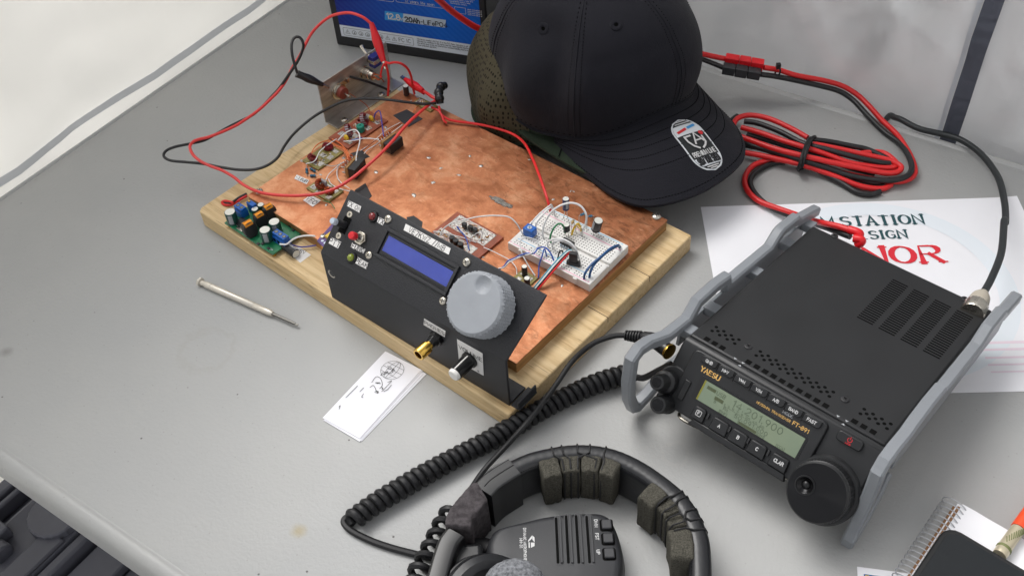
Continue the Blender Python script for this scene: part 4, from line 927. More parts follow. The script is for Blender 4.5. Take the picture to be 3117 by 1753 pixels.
relay('relay', 'black relay with gold comb of pins, alone nearer the middle of the copper', c1, (1690, 1020), R_(-88), 17, 12, 10)
# three blue resistors
for i, (a, b_, t) in enumerate((((1092, 1140), (1098, 1215), 'blue resistor standing along the left copper edge by the olive edged board'), ((1110, 1155), (1165, 1188), 'blue resistor just under the corner of the olive edged board'), ((1105, 1210), (1170, 1212), 'blue resistor above the -1.8dB paper tag'))):
    resistor(B, bq(c1, *a, BZ+1.4), bq(c1, *b_, BZ+1.4), 'resistor_blue', t, 'blue resistors on the copper plate', r=1.25)
# brown double board behind the panel
r, F = module('switching_board', 'red brown board with etched silver tracks and black transistors behind the panel', 'circuit board', 201.5, 254.5, 97, 131, 2.0, 'brown_pcb')
def etched(parent, x0, y0, x1, y1, seed, z=2.0):
    MB().box(x0, x1, y0, y1, z+.02, z+.3).build('metal_area', 'solder', parent, bevel=.1)
    rn = random.Random(seed); mb = MB()
    for i in range(34):
        x, y = rn.uniform(x0+1.5, x1-3), rn.uniform(y0+1.2, y1-1.5)
        pts = [(x, y)]
        for k in range(2):
            if k % 2: x = min(x1-1, max(x0+1, x+rn.choice((-3.5, 3.5, 2))))
            else: y = min(y1-1, max(y0+1, y+rn.choice((-2.6, 2.6))))
            pts.append((x, y))
        mb.ribbon(pts, .55, z+.33)
    mb.build('etched_gaps', 'brown_pcb', parent)
    rn = random.Random(seed+1); mb = MB()
    for i in range(24): mb.ball((rn.uniform(x0+1.5, x1-1.5), rn.uniform(y0+1.2, y1-1.2), z+.3), rn.uniform(.5, 1), 7, (1, 1, .5), .2)
    mb.build('solder_joints', 'solder', parent)
    rn = random.Random(seed+2); mb = MB()
    for i in range(14): mb.cbox((rn.uniform(x0+2, x1-2), rn.uniform(y0+1.5, y1-1.5), z+.75+i*.003), (1.8, 1.1, .7))
    mb.build('chip_parts', 'plywood_edge', parent, bevel=.1)
etched(r, 5, 15.5, 47, 32, 31); etched(r, 3, 0.8, 45, 10.5, 37)
for X, Y in ((418, 462), (483, 492), (535, 520)):
    q = onF(F, c4, X, Y, 5); MB().prism([(q[0]-2.3, q[1]-1.6), (q[0]+2.3, q[1]-1.6), (q[0]+2.3, q[1]+.4), (q[0]+1.2, q[1]+1.6), (q[0]-1.2, q[1]+1.6), (q[0]-2.3, q[1]+.4)], 3.2, 8).build('transistor', 'black_plastic', r, bevel=.3)
for X, Y in ((277, 612), (318, 645), (370, 682)):
    q = onF(F, c4, X, Y, 4); mb = MB(); mb.lathe([(2.5, 2.4), (2.5, 6.4), (2.2, 6.8), (.1, 6.8)], 14, (q[0], q[1], 0)); mb.build('transistor', 'black_plastic', r)
# olive board by the dial
r, F = module('audio_board', 'tiny olive board with two black capacitors tucked behind the big dial', 'circuit board', 291, 307.5, 99, 112, 1.6, 'olive_pcb')
pads(r, [(4, 9, 4, 3), (12, 8, 4, 4), (5, 3, 4, 3), (13, 3, 4, 3)], 1.6); scatter_smd(r, 16, 13, 4, 1.6, 12)
q = onF(F, c4, 1078, 1010, 1.6); ecap(F, q, 2.4, 10.5, 'ferrite', parent=r); q = onF(F, c4, 1105, 1115, 1.6); ecap(F, q, 2.5, 8, 'ferrite', parent=r)
# violet display adapter and its brass spacer beside the panel
F = B.sub((160, 28, 43), np.eye(3))
q1, q2, q3_ = [B.at(c2(*k), 43) for k in ((1060, 1120), (1192, 958), (1110, 1200))]
FV = B.sub((q1[0], q1[1], 43), np.eye(3)); r = thing('adapter_board', 'violet adapter board on a brass spacer, peeking out behind the control panel', 'circuit board', FV)
d = q2-q1; MB().prism([(0, 0), (18, -3), (20, d[1]+2), (d[0]+1, d[1]+1)], 0, 1.6).build('board', 'violet_pcb', r, bevel=.15)
MB().cbox((9, 10, 3.4), (10, 8, 3.4)).build('chip', 'yellow_part', r, bevel=.3)
mb = MB()
for i in range(3): mb.lathe([(1.3, 1.62), (1.3, 1.75), (.1, 1.76)], 12, (4+i*3.6, 2.6-i*.4, 0))
mb.build('solder_pads', 'label_silver', r)
screw(r, (0.5, 6.5, 1.6), 2.6)
mb = MB(); mb.lathe([(2.7, -25.2), (2.7, -.1)], 6, (3, 4, 0)); mb.build('spacer', 'brass', r)
# ------------------------------------------------------------------ green power converter
q = B.at(c2(240, 950), 23); q2 = B.at(c2(660, 1235), 23); q3_ = B.at(c2(910, 1050), 23)
FK = B.sub((q[0], q[1], ZW+3.4), np.eye(3)); KW, KD = q2[0]-q[0], 32.0
pk = thing('power_converter', 'green converter board with tall capacitors, coils and blue terminals on the wooden base', 'circuit board', FK)
MB().box(0, KW, 0, KD, 0, 1.6).build('board', 'green_pcb', pk, bevel=.15)
mb = MB()
for x in (3, KW-3):
    for y in (3, KD-3): mb.cyl((x, y, -3.35), (x, y, -.05), 2, 10)
mb.build('spacer', 'brass', pk)
def kq(X, Y, z=1.6): q = FK.at(c2(X, Y), ZW+3.4+z); return (q[0], q[1], z)
for X, Y, r_, L_, z in ((320, 950, 5.0, 13, 1.6), (625, 1105, 5.0, 12.5, 1.6), (705, 1030, 5.0, 12, 1.6)):
    q = kq(X, Y); ecap(FK, q, r_, L_, 'cap_green', parent=pk, stripe=-1.2)
for X, Y, r_, L_ in ((527, 888, 3.2, 8), (578, 850, 3.0, 8)): ecap(FK, kq(X, Y), r_, L_, 'cap_green', parent=pk)
def inductor(X, Y, s=1.0):
    q = np.array(kq(X, Y)); ax = unit((1.0, -.15, .28)); O = q+np.array([0, 0, 6.4*s])
    A = axes(ax); mb = MB(); w_ = 6.0*s; h_ = 7.2*s
    poly = [(w_*math.copysign(abs(math.cos(t))**.75, math.cos(t)), h_*math.copysign(abs(math.sin(t))**.75, math.sin(t))) for t in np.linspace(0, 2*math.pi, 24, endpoint=False)]
    mb.set(O, A).prism(poly, -3.4*s, 3.4*s); o = mb.build('coil', 'ferrite', pk, bevel=.9, seg=3)
    mb = MB().set(O+A@np.array([0, 1.2*s, 0]), A)
    for i in range(8):
        x = (-3.4+i*.95)*s
        mb.tube([(x, 3.2*s, 3.55*s), (x, 5.6*s, 2.6*s), (x, 6.5*s, .6*s), (x, 6.4*s, -1.2*s), (x, 5.4*s, -2.8*s)], .5*s, 6, 3)
    mb.build('winding', 'wire_gold', o)
inductor(480, 1055, 1.02); inductor(575, 970, .95); inductor(655, 900, .95)
def terminal(X, Y, n, ang, s=1.0):
    q = kq(X, Y); F_ = np.array([[math.cos(ang), -math.sin(ang), 0], [math.sin(ang), math.cos(ang), 0], [0, 0, 1]])
    w_ = 5.08*n*s; mb = MB().set(q, F_); mb.prism([(0, 0), (0, w_)] if 0 else [(-3.9, -w_/2), (3.9, -w_/2), (3.9, w_/2), (-3.9, w_/2)], 0, 6.5); mb.prism([(-3.0, -w_/2+.01), (3.0, -w_/2+.01), (3.0, w_/2-.01), (-3.0, w_/2-.01)], 6.51, 10); o = mb.build('terminal_block', 'terminal_blue', pk, bevel=.25)
    mb = MB().set(q, F_); m2 = MB().set(q, F_); m3 = MB().set(q, F_)
    for i in range(n):
        y = -w_/2+5.08*s*(i+.5); m2.lathe([(1.75, 10.03), (1.75, 10.1), (.1, 10.1)], 16, (0, y, 0)); mb.lathe([(1.5, 10.12), (1.4, 10.2), (.1, 10.2)], 14, (0, y, 0)); m3.box(3.92, 3.98, y-1.6, y+1.6, 1.4, 5)
    m2.build('screw_hole', 'void_black', o); mb.build('clamp_screw', 'steel_dark', o); m3.build('wire_entry', 'void_black', o)
terminal(755, 1125, 3, R_(0)-R_(90)); terminal(400, 880, 2, R_(90)); 
q = kq(500, 850); MB().cbox((q[0], q[1], 6.6), (9, 4.6, 10)).build('trimmer', 'terminal_blue', pk, bevel=.3)
mb = MB(); mb.lathe([(1.1, 11.65), (1.1, 12.6), (.1, 12.6)], 12, (q[0]-2.6, q[1], 0)); mb.build('trimmer_screw', 'brass', pk)
q = kq(400, 960); MB().cbox((q[0], q[1], 2.6), (11, 9, 2.0)).build('chip', 'black_plastic', pk, bevel=.3)
q = kq(380, 1010); MB().cbox((q[0], q[1], 2.0), (8, 3, .7)).build('heat_tab', 'nickel', pk, bevel=.2)
mb = MB()
for X, Y in ((580, 1140), (630, 1180), (850, 1020), (820, 985), (540, 1140), (600, 1030), (455, 985)): q = kq(X, Y); mb.cbox((q[0], q[1], 2.1), (2.6, 2.2, 1))
mb.build('chip_parts', 'ferrite', pk, bevel=.15)
mb = MB(); q = kq(560, 1150); mb.text("U+", q[0]+10, 2.2, 2.2, .35, 1.72); mb.ribbon([(14, 3), (30, 3), (30, 8)], .3, 1.72); mb.ribbon([(8, 4.4), (22, 4.4)], .3, 1.72); mb.build('printing', 'white_print', pk)
# capacitor lying beside it on a paper tag
q = B.at(c2(770, 1150), ZW+4.2); q2 = B.at(c2(868, 1222), ZW+4.2)
tg = B.sub((q[0], q[1]-4, ZW+.05), np.eye(3)); qq = [tg.at(c2(*k), ZW) for k in ((790, 1200), (910, 1305), (1005, 1235), (900, 1165))]
tgo = thing('paper_tag', 'white paper tag marked in volts under the lying black capacitor', 'tag', tg)
MB().prism([tuple(p[:2]) for p in qq], 0, .2).build('paper', 'label_paper', tgo)
ex = unit(qq[2]-qq[1]) ; ex = unit(qq[1]-qq[0]); A = np.eye(3); A[:2, 0] = (ex[0]*.55+.83*.6, ex[1]*.55+.5); A[:2, 0] /= np.linalg.norm(A[:2, 0]); A[:2, 1] = (-A[1, 0], A[0, 0])
p_ = tg.at(c2(898, 1212), ZW); mb = MB().set((p_[0], p_[1], 0), A); mb.text("6.5V", -4, -1, 3.6, .45, .3, jit=.15); mb.text("V", -1, -8, 3.4, .45, .3, jit=.15); mb.build('writing', 'ink', tgo)
ax = q2-q; Lc = np.linalg.norm(ax); ecap(B, (q[0], q[1], ZW+4.2), 4.1, Lc+1, 'ferrite', axis=ax, label='black capacitor lying on a paper tag next to the green converter board', cat='capacitor', stripe=.6)

# ------------------------------------------------------------------ solderless breadboard with its parts
Bb = Fr((-.87, 615.2, ZC1), -0.7231); BH = 8.5
bb = thing('breadboard', 'white solderless breadboard with coloured rail lines on the copper plate', 'breadboard', Bb)
mb = MB(); BW, BD = 83.2, 54.8
mb.box(0, BW, 0, 26.2, 0, BH); mb.box(0, BW, 28.6, BD, 0, BH); mb.box(.3, BW-.3, 26.21, 28.59, 0, BH-2.2)
for x in (14, 69): mb.box(x-2, x+2, -1.4, -.01, 2, BH-.4)
mb.build('body', 'bb_white', bb, bevel=.5)
mb = MB(); 
for i in range(30):
    x = 4.8+i*2.54
    for y in [3.6, 6.14]+[BD-6.14, BD-3.6]:
        if i % 6 != 5: mb.sheet([(x-.5, y-.5), (x+.5, y-.5), (x+.5, y+.5), (x-.5, y+.5)], BH+.04)
    for k in range(5):
        for y in (12.6+k*2.54, 31.6+k*2.54): mb.sheet([(x-.5, y-.5), (x+.5, y-.5), (x+.5, y+.5), (x-.5, y+.5)], BH+.04)
mb.build('contact_holes', 'hole_grey', bb)
for y, mt in ((1.7, 'line_red'), (8.6, 'line_blue'), (BD-8.6, 'line_red'), (BD-1.7, 'line_blue')):
    MB().box(4, 79, y-.3, y+.3, BH+.02, BH+.07).build('rail_line', mt, bb)
mb = MB()
for x in (1.6, 80.4): mb.text("+", x-.7, 1, 2.4, .4, BH+.06); mb.text("+", x-.7, BD-9.6, 2.4, .4, BH+.06)
mb.build('rail_marks', 'line_red', bb)
MB().box(12.5, 15.5, -.15, -.02, 2, 5.5).build('side_slot', 'boot_beige', bb); 
ZB = ZC1+BH
def b4(X, Y, z=ZB): return at(c4(X, Y), z)
def part_up(name, label, cat, X0, Y0, X1, Y1, r, L, mt, lz, group=None):
    """an upright can whose foot is seen at X1,Y1 (height lz over the breadboard)"""
    p = Bb.at(c4(X1, Y1), ZB+lz); F = Bb.sub((p[0], p[1], BH), np.eye(3))
    ecap(F, (0, 0, lz), r, L, mt, name=name, label=label, cat=cat, group=group, legs=lz+1, axis=(X0, Y0, 1))
part_up('capacitor', 'tall navy blue capacitor on long legs at the back of the breadboard', 'capacitor', 0, 0.02, 1530, 280, 2.9, 11.5, 'cap_navy', 12)
part_up('capacitor', 'small black capacitor on splayed legs in the middle of the breadboard', 'capacitor', 0, -.05, 1540, 515, 2.8, 7, 'ferrite', 6)
part_up('capacitor', 'wide dark brown capacitor leaning near the far breadboard corner', 'capacitor', .22, .0, 1860, 505, 3.9, 12, 'cap_dark', 6)
def flat_res(label, a, b_, za, zb, mt):
    pa, pb = Bb.loc(b4(*a, ZB+za)), Bb.loc(b4(*b_, ZB+zb)); o = resistor(Bb, pa, pb, mt, label, 'resistors on the breadboard', r=1.0)
    root = o.parent; mid = (pa+pb)/2; mb = MB()
    for p in (pa, pb): mb.tube([p-mid, (p[0]-mid[0], p[1]-mid[1], BH-mid[2])], .28, 6, smooth=False)
    mb.build('lead', 'steel_wire', root)
flat_res('left one of two pale blue resistors on tall legs behind the white wire arch', (1675, 352), (1750, 320), 16, 16, 'resistor_blue')
flat_res('right one of two pale blue resistors on tall legs, nearer the brown capacitor', (1765, 358), (1840, 352), 16, 16, 'resistor_blue')
flat_res('tan resistor standing steeply beside the small black capacitor', (1590, 455), (1622, 385), 8, 13, 'resistor_tan')
flat_res('tan resistor lying low in front of the white wire arch', (1640, 455), (1710, 508), 8, 8, 'resistor_tan')
q = Bb.at(c4(1135, 560), ZB+1); F = Bb.sub((q[0], q[1], BH), np.eye(3)); r = thing('trimmer', 'bright blue square trimmer with a cross slot on the breadboard corner', 'potentiometer', F)
MB().box(-4.6, 4.6, -3.6, 3.8, 1.2, 9).build('body', 'terminal_blue', r, bevel=.4)
mb = MB(); mb.lathe([(2, 9.02), (2, 9.5), (.1, 9.5)], 18); o = mb.build('dial', 'label_silver', r); cross_mb(MB(), (0, 0, 0), 1.5, 9.56, None, .5).build('slot', 'ink', o)
q = Bb.at(c4(1545, 655), ZB+3); F = Bb.sub((q[0], q[1], BH), np.eye(3)); r = thing('chip', 'black chip with white metal legs across the breadboard groove', 'chip', F)
MB().box(-5.4, 5.4, -3.2, 3.2, 1.6, 5).build('package', 'black_plastic', r, bevel=.3)
mb = MB()
for i in range(4):
    for s in (-1, 1): x = -3.81+i*2.54; mb.box(x-.7, x+.7, s*3.8-.2, s*3.8+.2, -.2, 3)
mb.build('pins', 'label_silver', r)
q = Bb.at(c4(1615, 880), ZB+1); F = Bb.sub((q[0], q[1], BH), np.array([[.96, -.28, 0], [.28, .96, 0], [0, 0, 1]])); r = thing('ribbon_plug', 'black plug at the end of the coloured ribbon wires on the breadboard', 'plug', F)
MB().prism([(-5.5, -2), (5.5, -2), (6, 0), (5, 3), (-5, 3), (-6, 0)], .2, 3.2).build('base', 'ferrite', r, bevel=.4); MB().prism([(-3.6, -1.4), (3.6, -1.4), (3, 2.4), (-3, 2.4)], 3.21, 13).build('housing', 'ferrite', r, bevel=.6)
g = 'jumper wires on the breadboard'
def jw(label, mt, r_, pts, cv=c4, group=g, name='jumper_wire'): return wire(name, label, mt, r_, [at(cv(X, Y), ZB+z) for X, Y, z in pts], 'wire', group)
jw('thick white jumper arching over the resistors and capacitor legs', 'white_wire', .85, [(1287, 605, -.5), (1275, 540, 5), (1295, 440, 12), (1370, 310, 22), (1480, 235, 26), (1600, 210, 28), (1700, 250, 26), (1755, 340, 21), (1750, 430, 13), (1715, 520, 5), (1690, 570, 0)])
jw('white jumper rising from the blue trimmer to the back corner, upper of two', 'white_wire', .7, [(1148, 475, 4), (1160, 420, 10), (1240, 330, 14), (1340, 250, 16), (1375, 235, 12), (1400, 330, -.4)])
jw('white jumper rising from the blue trimmer to the back corner, lower of two', 'white_wire', .7, [(1200, 510, 0), (1205, 440, 7), (1270, 350, 11), (1360, 262, 12), (1395, 275, 8), (1410, 360, -.4)])
jw('green jumper curving beside the small black capacitor', 'green_wire', .75, [(1368, 655, -.4), (1358, 590, 6), (1390, 500, 12), (1450, 440, 15), (1500, 460, 14), (1520, 540, 3)])
jw('upper of the two thick white jumpers that bend over the black chip', 'white_wire', .85, [(1330, 690, -.4), (1335, 640, 8), (1400, 610, 12), (1500, 612, 14), (1590, 660, 13), (1650, 740, 8), (1675, 820, -.4)])
jw('lower of the two thick white jumpers that bend over the black chip', 'white_wire', .85, [(1380, 695, -.4), (1390, 650, 7), (1460, 625, 10), (1550, 650, 12), (1630, 720, 8), (1655, 800, -.4)])
jw('outer thick dark blue jumper at the near end of the breadboard', 'navy_wire', 1.0, [(1730, 1048, -.4), (1745, 980, 6), (1820, 880, 10), (1920, 800, 12), (2020, 715, 11), (2100, 678, 7), (2130, 690, -.4)])
jw('inner thick dark blue jumper at the near end of the breadboard', 'navy_wire', 1.0, [(1788, 1035, -.4), (1805, 960, 6), (1850, 880, 9), (1930, 800, 10), (2010, 735, 9), (2095, 690, 6), (2124, 698, -.4)])
jw('thin white wire loop from the near breadboard rail to the audio board', 'white_wire', .55, [(1225, 670, -.4), (1215, 630, 5), (1130, 595, 9), (1060, 595, 9), (1025, 650, 6), (1045, 760, 2), (1100, 870, -2), (1150, 950, -5), (1190, 1010, -7)])
jw('white wire dotted with blue arching from the brown board to the trimmer', 'white_wire', .6, [(140, 575, -4), (180, 500, 1), (260, 440, 6), (420, 395, 12), (580, 360, 16), (760, 350, 18), (900, 365, 17), (980, 430, 13), (1030, 510, 6), (1065, 570, 0)])
for i, (a, b_) in enumerate((((415, 402, 11.9), (490, 378, 14)), ((735, 350, 17.9), (810, 350, 17.9)), ((985, 432, 12.8), (1018, 480, 8.5)))): pass
jw('twisted blue wire from behind the dial to the near breadboard rail', 'blue_wire', .65, [(800, 940, -6), (850, 905, -3), (890, 850, 0), (960, 820, 2), (1030, 785, 5), (1100, 765, 6), (1180, 765, 6), (1225, 710, 7), (1300, 700, 6), (1360, 760, 4), (1400, 850, -.4)])
jw('twisted white wire wound round the blue one behind the dial', 'white_wire', .65, [(790, 930, -6), (850, 920, -2), (900, 865, 2), (940, 845, 1), (1000, 815, 4), (1060, 790, 4), (1140, 770, 7), (1190, 710, 6), (1225, 695, 4), (1240, 700, -.4)])
jw('blue wire dropping from the near rail to the audio board', 'blue_wire', .6, [(1320, 805, -.4), (1305, 740, 5), (1290, 720, 6), (1270, 790, 3), (1235, 900, -3), (1230, 1000, -6), (1225, 1040, -8)])
jw('short blue and white wire slanting down to the audio board', 'violet_wire', .55, [(1105, 880, -3), (1130, 920, -4), (1160, 960, -6), (1180, 1000, -7.5)])
jw('short black wire loop beside the ribbon plug', 'black_wire', .6, [(1440, 820, -.4), (1460, 750, 6), (1490, 735, 7), (1500, 770, 2)])
for i, (mt, t) in enumerate((('teal_wire', 'pale blue strand of the ribbon wires over the breadboard edge'), ('white_wire', 'white strand of the ribbon wires over the breadboard edge'), ('black_wire', 'black strand of the ribbon wires over the breadboard edge'), ('red_wire', 'red strand of the ribbon wires over the breadboard edge'))):
    o = i*15
    jw(t, mt, .8, [(1175+o, 1150+i*5, -8), (1250+o, 1060+i*6, -3), (1370+o, 915+i*6, 3), (1460+o, 815+i*5, 7), (1540+o*.7, 745+i*5, 11), (1590+o*.5, 735+i*6, 12), (1625, 790, 11)], group='ribbon wires to the breadboard')
jw('yellow lead of a small part between the tan resistors', 'yellow_part', .9, [(1595, 560, 0), (1610, 510, 4), (1640, 460, 7), (1670, 440, 8), (1690, 480, 5), (1700, 520, 0)])
gw = 'thin hookup wires on the copper plate'
def hw(label, mt, r_, pts, cv=c1): return wire('hookup_wire', label, mt, r_, [at(cv(X, Y), BZ+z) for X, Y, z in pts], 'wire', gw, n=6, seg=6)
hw('thin violet wire looping from the filter strip to the gold pinned relay', 'violet_wire', .6, [(1555, 825, 2), (1570, 780, 8), (1600, 770, 10), (1615, 860, 8), (1625, 940, 8)])
hw('bare copper wire from the antenna socket down to the filter strip', 'copper_wire', .4, [(1390, 645, 15), (1450, 685, 16), (1510, 730, 10), (1540, 790, 4)])
hw('thin white wire arching over the green can to the relay pins', 'white_wire', .6, [(1310, 970, 3), (1360, 920, 8), (1420, 895, 11), (1455, 920, 10), (1460, 980, 9), (1440, 1060, 11), (1435, 1110, 11)])
hw('thin white wire running level from the filter strip to the gold pinned relay', 'white_wire', .55, [(1350, 975, 3), (1420, 970, 5), (1500, 955, 6), (1600, 962, 8)])
hw('short blue wire on the filter strip next to the yellow disc', 'blue_wire', .6, [(1400, 970, 3.5), (1440, 960, 4), (1475, 950, 3.5)])
hw('upper orange wire from the filter strip to the relay pins', 'orange_wire', .5, [(1270, 960, 2), (1320, 985, 6), (1370, 1040, 9), (1400, 1110, 11)])
hw('lower orange wire from the filter strip to the relay pins', 'orange_wire', .5, [(1245, 975, 2), (1310, 1010, 5), (1350, 1030, 7), (1390, 1110, 11)])
hw('orange wire bowing out over the edge of the olive edged board', 'orange_wire', .5, [(1250, 965, 2), (1180, 990, 6), (1140, 1030, 6), (1120, 1085, 4)])
hw('pale grey wire snaking across the olive edged board', 'white_wire', .5, [(1090, 1130, 2), (1150, 1110, 6), (1190, 1040, 7), (1260, 985, 6), (1300, 960, 4)])
hw('pale wire crossing the copper from the olive edged board to the relay', 'steel_wire', .4, [(1215, 1135, 2), (1280, 1145, 2), (1360, 1120, 5), (1400, 1115, 9)])
hw('long pale wire curving from the mixer board up past the relay', 'white_wire', .45, [(1230, 1240, 2), (1245, 1205, 3), (1300, 1155, 3), (1345, 1120, 3), (1420, 1090, 3)])
hw('long pale wire sweeping from the relay down to the panel', 'white_wire', .45, [(1330, 1125, 2), (1305, 1170, 2), (1310, 1230, 2), (1345, 1270, 3), (1390, 1300, 5)])
hw('pale wire from the mixer board to the back of the panel', 'white_wire', .45, [(1245, 1235, 1.5), (1265, 1270, 2), (1320, 1300, 3), (1400, 1320, 6)])
hw('thin green wire curling from the VFO tag to behind the panel', 'green_wire', .35, [(1110, 1340, 2), (1150, 1355, 3), (1210, 1385, 3), (1260, 1400, 3), (1290, 1440, 3)])
hw('first of three brown wires fanning out from the black tape square', 'copper_wire', .4, [(1745, 850, 1), (1660, 910, 3), (1560, 975, 4), (1480, 1040, 6)])
hw('pale pink wire lying along the brown wires from the tape square', 'white_wire', .4, [(1755, 860, 1), (1670, 925, 2), (1590, 985, 3), (1520, 1030, 3), (1490, 1060, 5)])
hw('white wire wavering from the tape square to the relay tape', 'white_wire', .35, [(1740, 845, 1), (1640, 900, 3), (1540, 990, 3), (1465, 1040, 3)])
hw('short bare wires rising out of the tape square to the corner board', 'copper_wire', .4, [(1830, 775, 1), (1850, 745, 3), (1880, 720, 3)])
hw('blue and white wire from the converter terminals to the adapter board', 'white_wire', .75, [(730, 1140, 0), (790, 1140, 2), (850, 1095, 4), (920, 1070, 6), (1000, 1065, 10), (1040, 1070, 14)], c2)
hw('dark blue wire from the converter terminals to under the adapter board', 'violet_wire', .6, [(770, 1120, -4), (850, 1150, -8), (930, 1165, -9), (1050, 1150, -8)], c2)
hw('thin white wire drooping from the brown board to the audio board', 'white_wire', .4, [(625, 700, 2), (720, 740, 3), (820, 790, 3), (910, 840, 2), (980, 920, 2), (990, 1000, 2)], c4)
hw('thin white arch at the near end of the brown board', 'white_wire', .4, [(470, 640, 2), (500, 580, 7), (570, 535, 9), (615, 540, 7), (570, 640, 2)], c4)
hw('blue wire running down across the brown board', 'blue_wire', .5, [(330, 470, 3), (370, 520, 5), (430, 600, 5), (465, 730, 3)], c4)
hw('thin pale wire running along the panel top to the brown board', 'white_wire', .4, [(70, 525, 3), (150, 530, 4), (290, 565, 4), (420, 600, 4), (540, 645, 3)], c4)
# red and black pair folded at the corner of the converter
wire('supply_wire', 'short red wire folded over at the wood corner by the converter', 'red_wire', 1.3, [at(c2(*k), ZW+z) for *k, z in ((440, 712, 4), (380, 745, 3), (300, 790, 2), (240, 790, 1.5), (222, 770, 2), (250, 760, 4), (320, 775, 4))], 'wire', 'supply wires at the wood corner')
wire('supply_wire', 'short black wire folded over beside the red one at the wood corner', 'black_wire', 1.2, [at(c2(*k), ZW+z) for *k, z in ((438, 695, 5), (370, 730, 4), (310, 770, 4), (260, 775, 3), (235, 760, 3.5))], 'wire', 'supply wires at the wood corner')
# ================================================================== the black transceiver, its side rails, sign, cables
FR = Fr((123.59, 473.93, 70.18), -0.77104, 0.14)      # x along its front, y to its back (sloping down), z up
RW, RD, RT_ = 150.4, 181.0, 41.0
tr = thing('radio_transceiver', 'black radio transceiver with green display and big dial, held between grey side rails', 'radio', FR)
fa = R_(35); FO = np.array([0, -6, -3.0]); FRm = np.array([[1, 0, 0], [0, math.sin(fa), -math.cos(fa)], [0, math.cos(fa), math.sin(fa)]])
FF = FR.sub(FO, FRm)
def fp(X, Y, h=0): q = FF.hit(r2(X, Y), (0, 0, 1), h); return (q[0], q[1])
def tp(cv, X, Y, z=0): q = FR.hit(cv(X, Y), (0, 0, 1), z); return (q[0], q[1])
mb = MB(); mb.box(0, RW, .3, RD, -RT_, 0); mb.build('body', 'radio_black', tr, bevel=1.8, seg=3)
# front block: profile in (y, z), extruded across
pr = [(-.2, -.2), (-4, -.8), (-6.5, -3.4), (-32, -39.8), (-30, -41.5), (-.2, -RT_+.2)]
mb = MB().set((0, 0, 0), np.array([[0, 0, 1.], [1, 0, 0], [0, 1, 0]])); mb.prism(pr, -1, RW+1); fb = mb.build('front_block', 'black_plastic', tr, bevel=1.4, seg=2)
# bezel plate
def fset(h=0): return MB().set(FO+FRm@np.array([0, 0, h]), FRm)
def rr(x0, y0, x1, y1, r, n=4): return rbox(x0, y0, x1, y1, r)[:-1]
bz = fset(); bz.prism(rr(9.5, -45.8, 115.5, 1.6, 5), .2, 3.0, rr(10.6, -44.8, 114.4, .6, 4.4)); bez = bz.build('front_panel', 'black_plastic', tr, bevel=.5)
# display: window and screen
mb = fset(); mb.prism(rr(23.5, -31.6, 107.4, -13.6, 2), 3.02, 3.35); dw = mb.build('display_window', 'gloss_black', tr)
DX0, DX1, DY0, DY1 = 27.5, 105.8, -30.2, -15.2
mb = fset(); mb.box(DX0, DX1, DY0, DY1, 3.36, 3.55); sc = mb.build('screen', 'lcd', dw)
mb = fset(); mb.box(DX0, DX0+1.3, DY0, DY1, 3.56, 3.6); mb.build('screen_edge', 'olive_strip', sc)
mb = fset(); z = 3.62
mb.text("USB", 39, -20.2, 2.7, .34, z, sp=1.6); mb.text("14.201.900", 52, -21.6, 4.6, .5, z, sp=1.8, xs=1.12)
mb.text("1_3_5_7_9_20_40_60", 47, -24.3, 1.7, .26, z, sp=1.6, xs=1.25); mb.text("B", 40, -26, 1.9, .3, z); mb.text("FM", 48, -27, 2.0, .3, z, sp=1.5); mb.text("50.091.000", 57, -27.4, 2.6, .36, z, sp=1.9, xs=1.25)
for i, t in enumerate(("[DNF]", "[CNT]", "[CH1]", "[CCA]")): mb.text(t, 46+i*15, -29.9, 1.8, .28, z, sp=1.3, xs=1.05)
mb.build('display_digits', 'lcd_ink', sc)
mb = fset(); mb.box(31, 38, -19.9, -17.6, 3.57, 3.6); mb.box(39, 46, -23.9, -21.4, 3.57, 3.6); mb.box(61.5, 75.5, -30.0, -28, 3.57, 3.6); mb.build('display_blocks', 'lcd_shade', sc)
# upper keys
keys = ["QMB", "M>V", "V>M", "V/M", "A/B", "BAND", "FAST"]
for i, t in enumerate(keys):
    x0 = 18.2+i*13.25; kx = 12.3 if i < 6 else 13
    mb = fset(); mb.prism([(x0+.2, -5.4), (x0+kx-1.6, -5.6), (x0+kx, -4.0), (x0+kx, .1), (x0+1.6, .1), (x0+.2, -1.2)], 3.02, 4.6); k = mb.build('key', 'black_plastic', tr, bevel=.5)
    mb = fset(); mb.text(t, x0+kx/2, -3.7, 1.95, .42, 4.66, sp=1.3, xs=1.0, align=.5); mb.build('key_letters', 'white_print', k)
mb = fset()
for i in range(6): x = 18.2+(i+1)*13.25-.5; mb.box(x-.15, x+.15, -6.6, -.6, 3.05, 4.0)
mb.build('key_dividers', 'ferrite', tr)
mb = fset(); mb.text("YAESU", 20.8, -11.2, 3.2, .45, 3.1, wmax=.95, sp=1.3, xs=1.15, serif=.9); q = fp(1092, 452, 3); mb.text("HF/50MHz TRANSCEIVER", q[0], q[1]+.2, 1.55, .28, 3.1, sp=1.4, xs=1.02); q = fp(1366, 612, 3); mb.text("FT-891", q[0]-1, q[1], 2.5, .5, 3.1, sp=1.3, xs=1.05); mb.build('gold_lettering', 'gold_print', bez)
mb = fset(); mb.text("MODE", 88.2, -7.9, 1.9, .3, 3.1, sp=1.4, xs=1.1, align=.5); mb.build('key_letters', 'pale_print', bez)
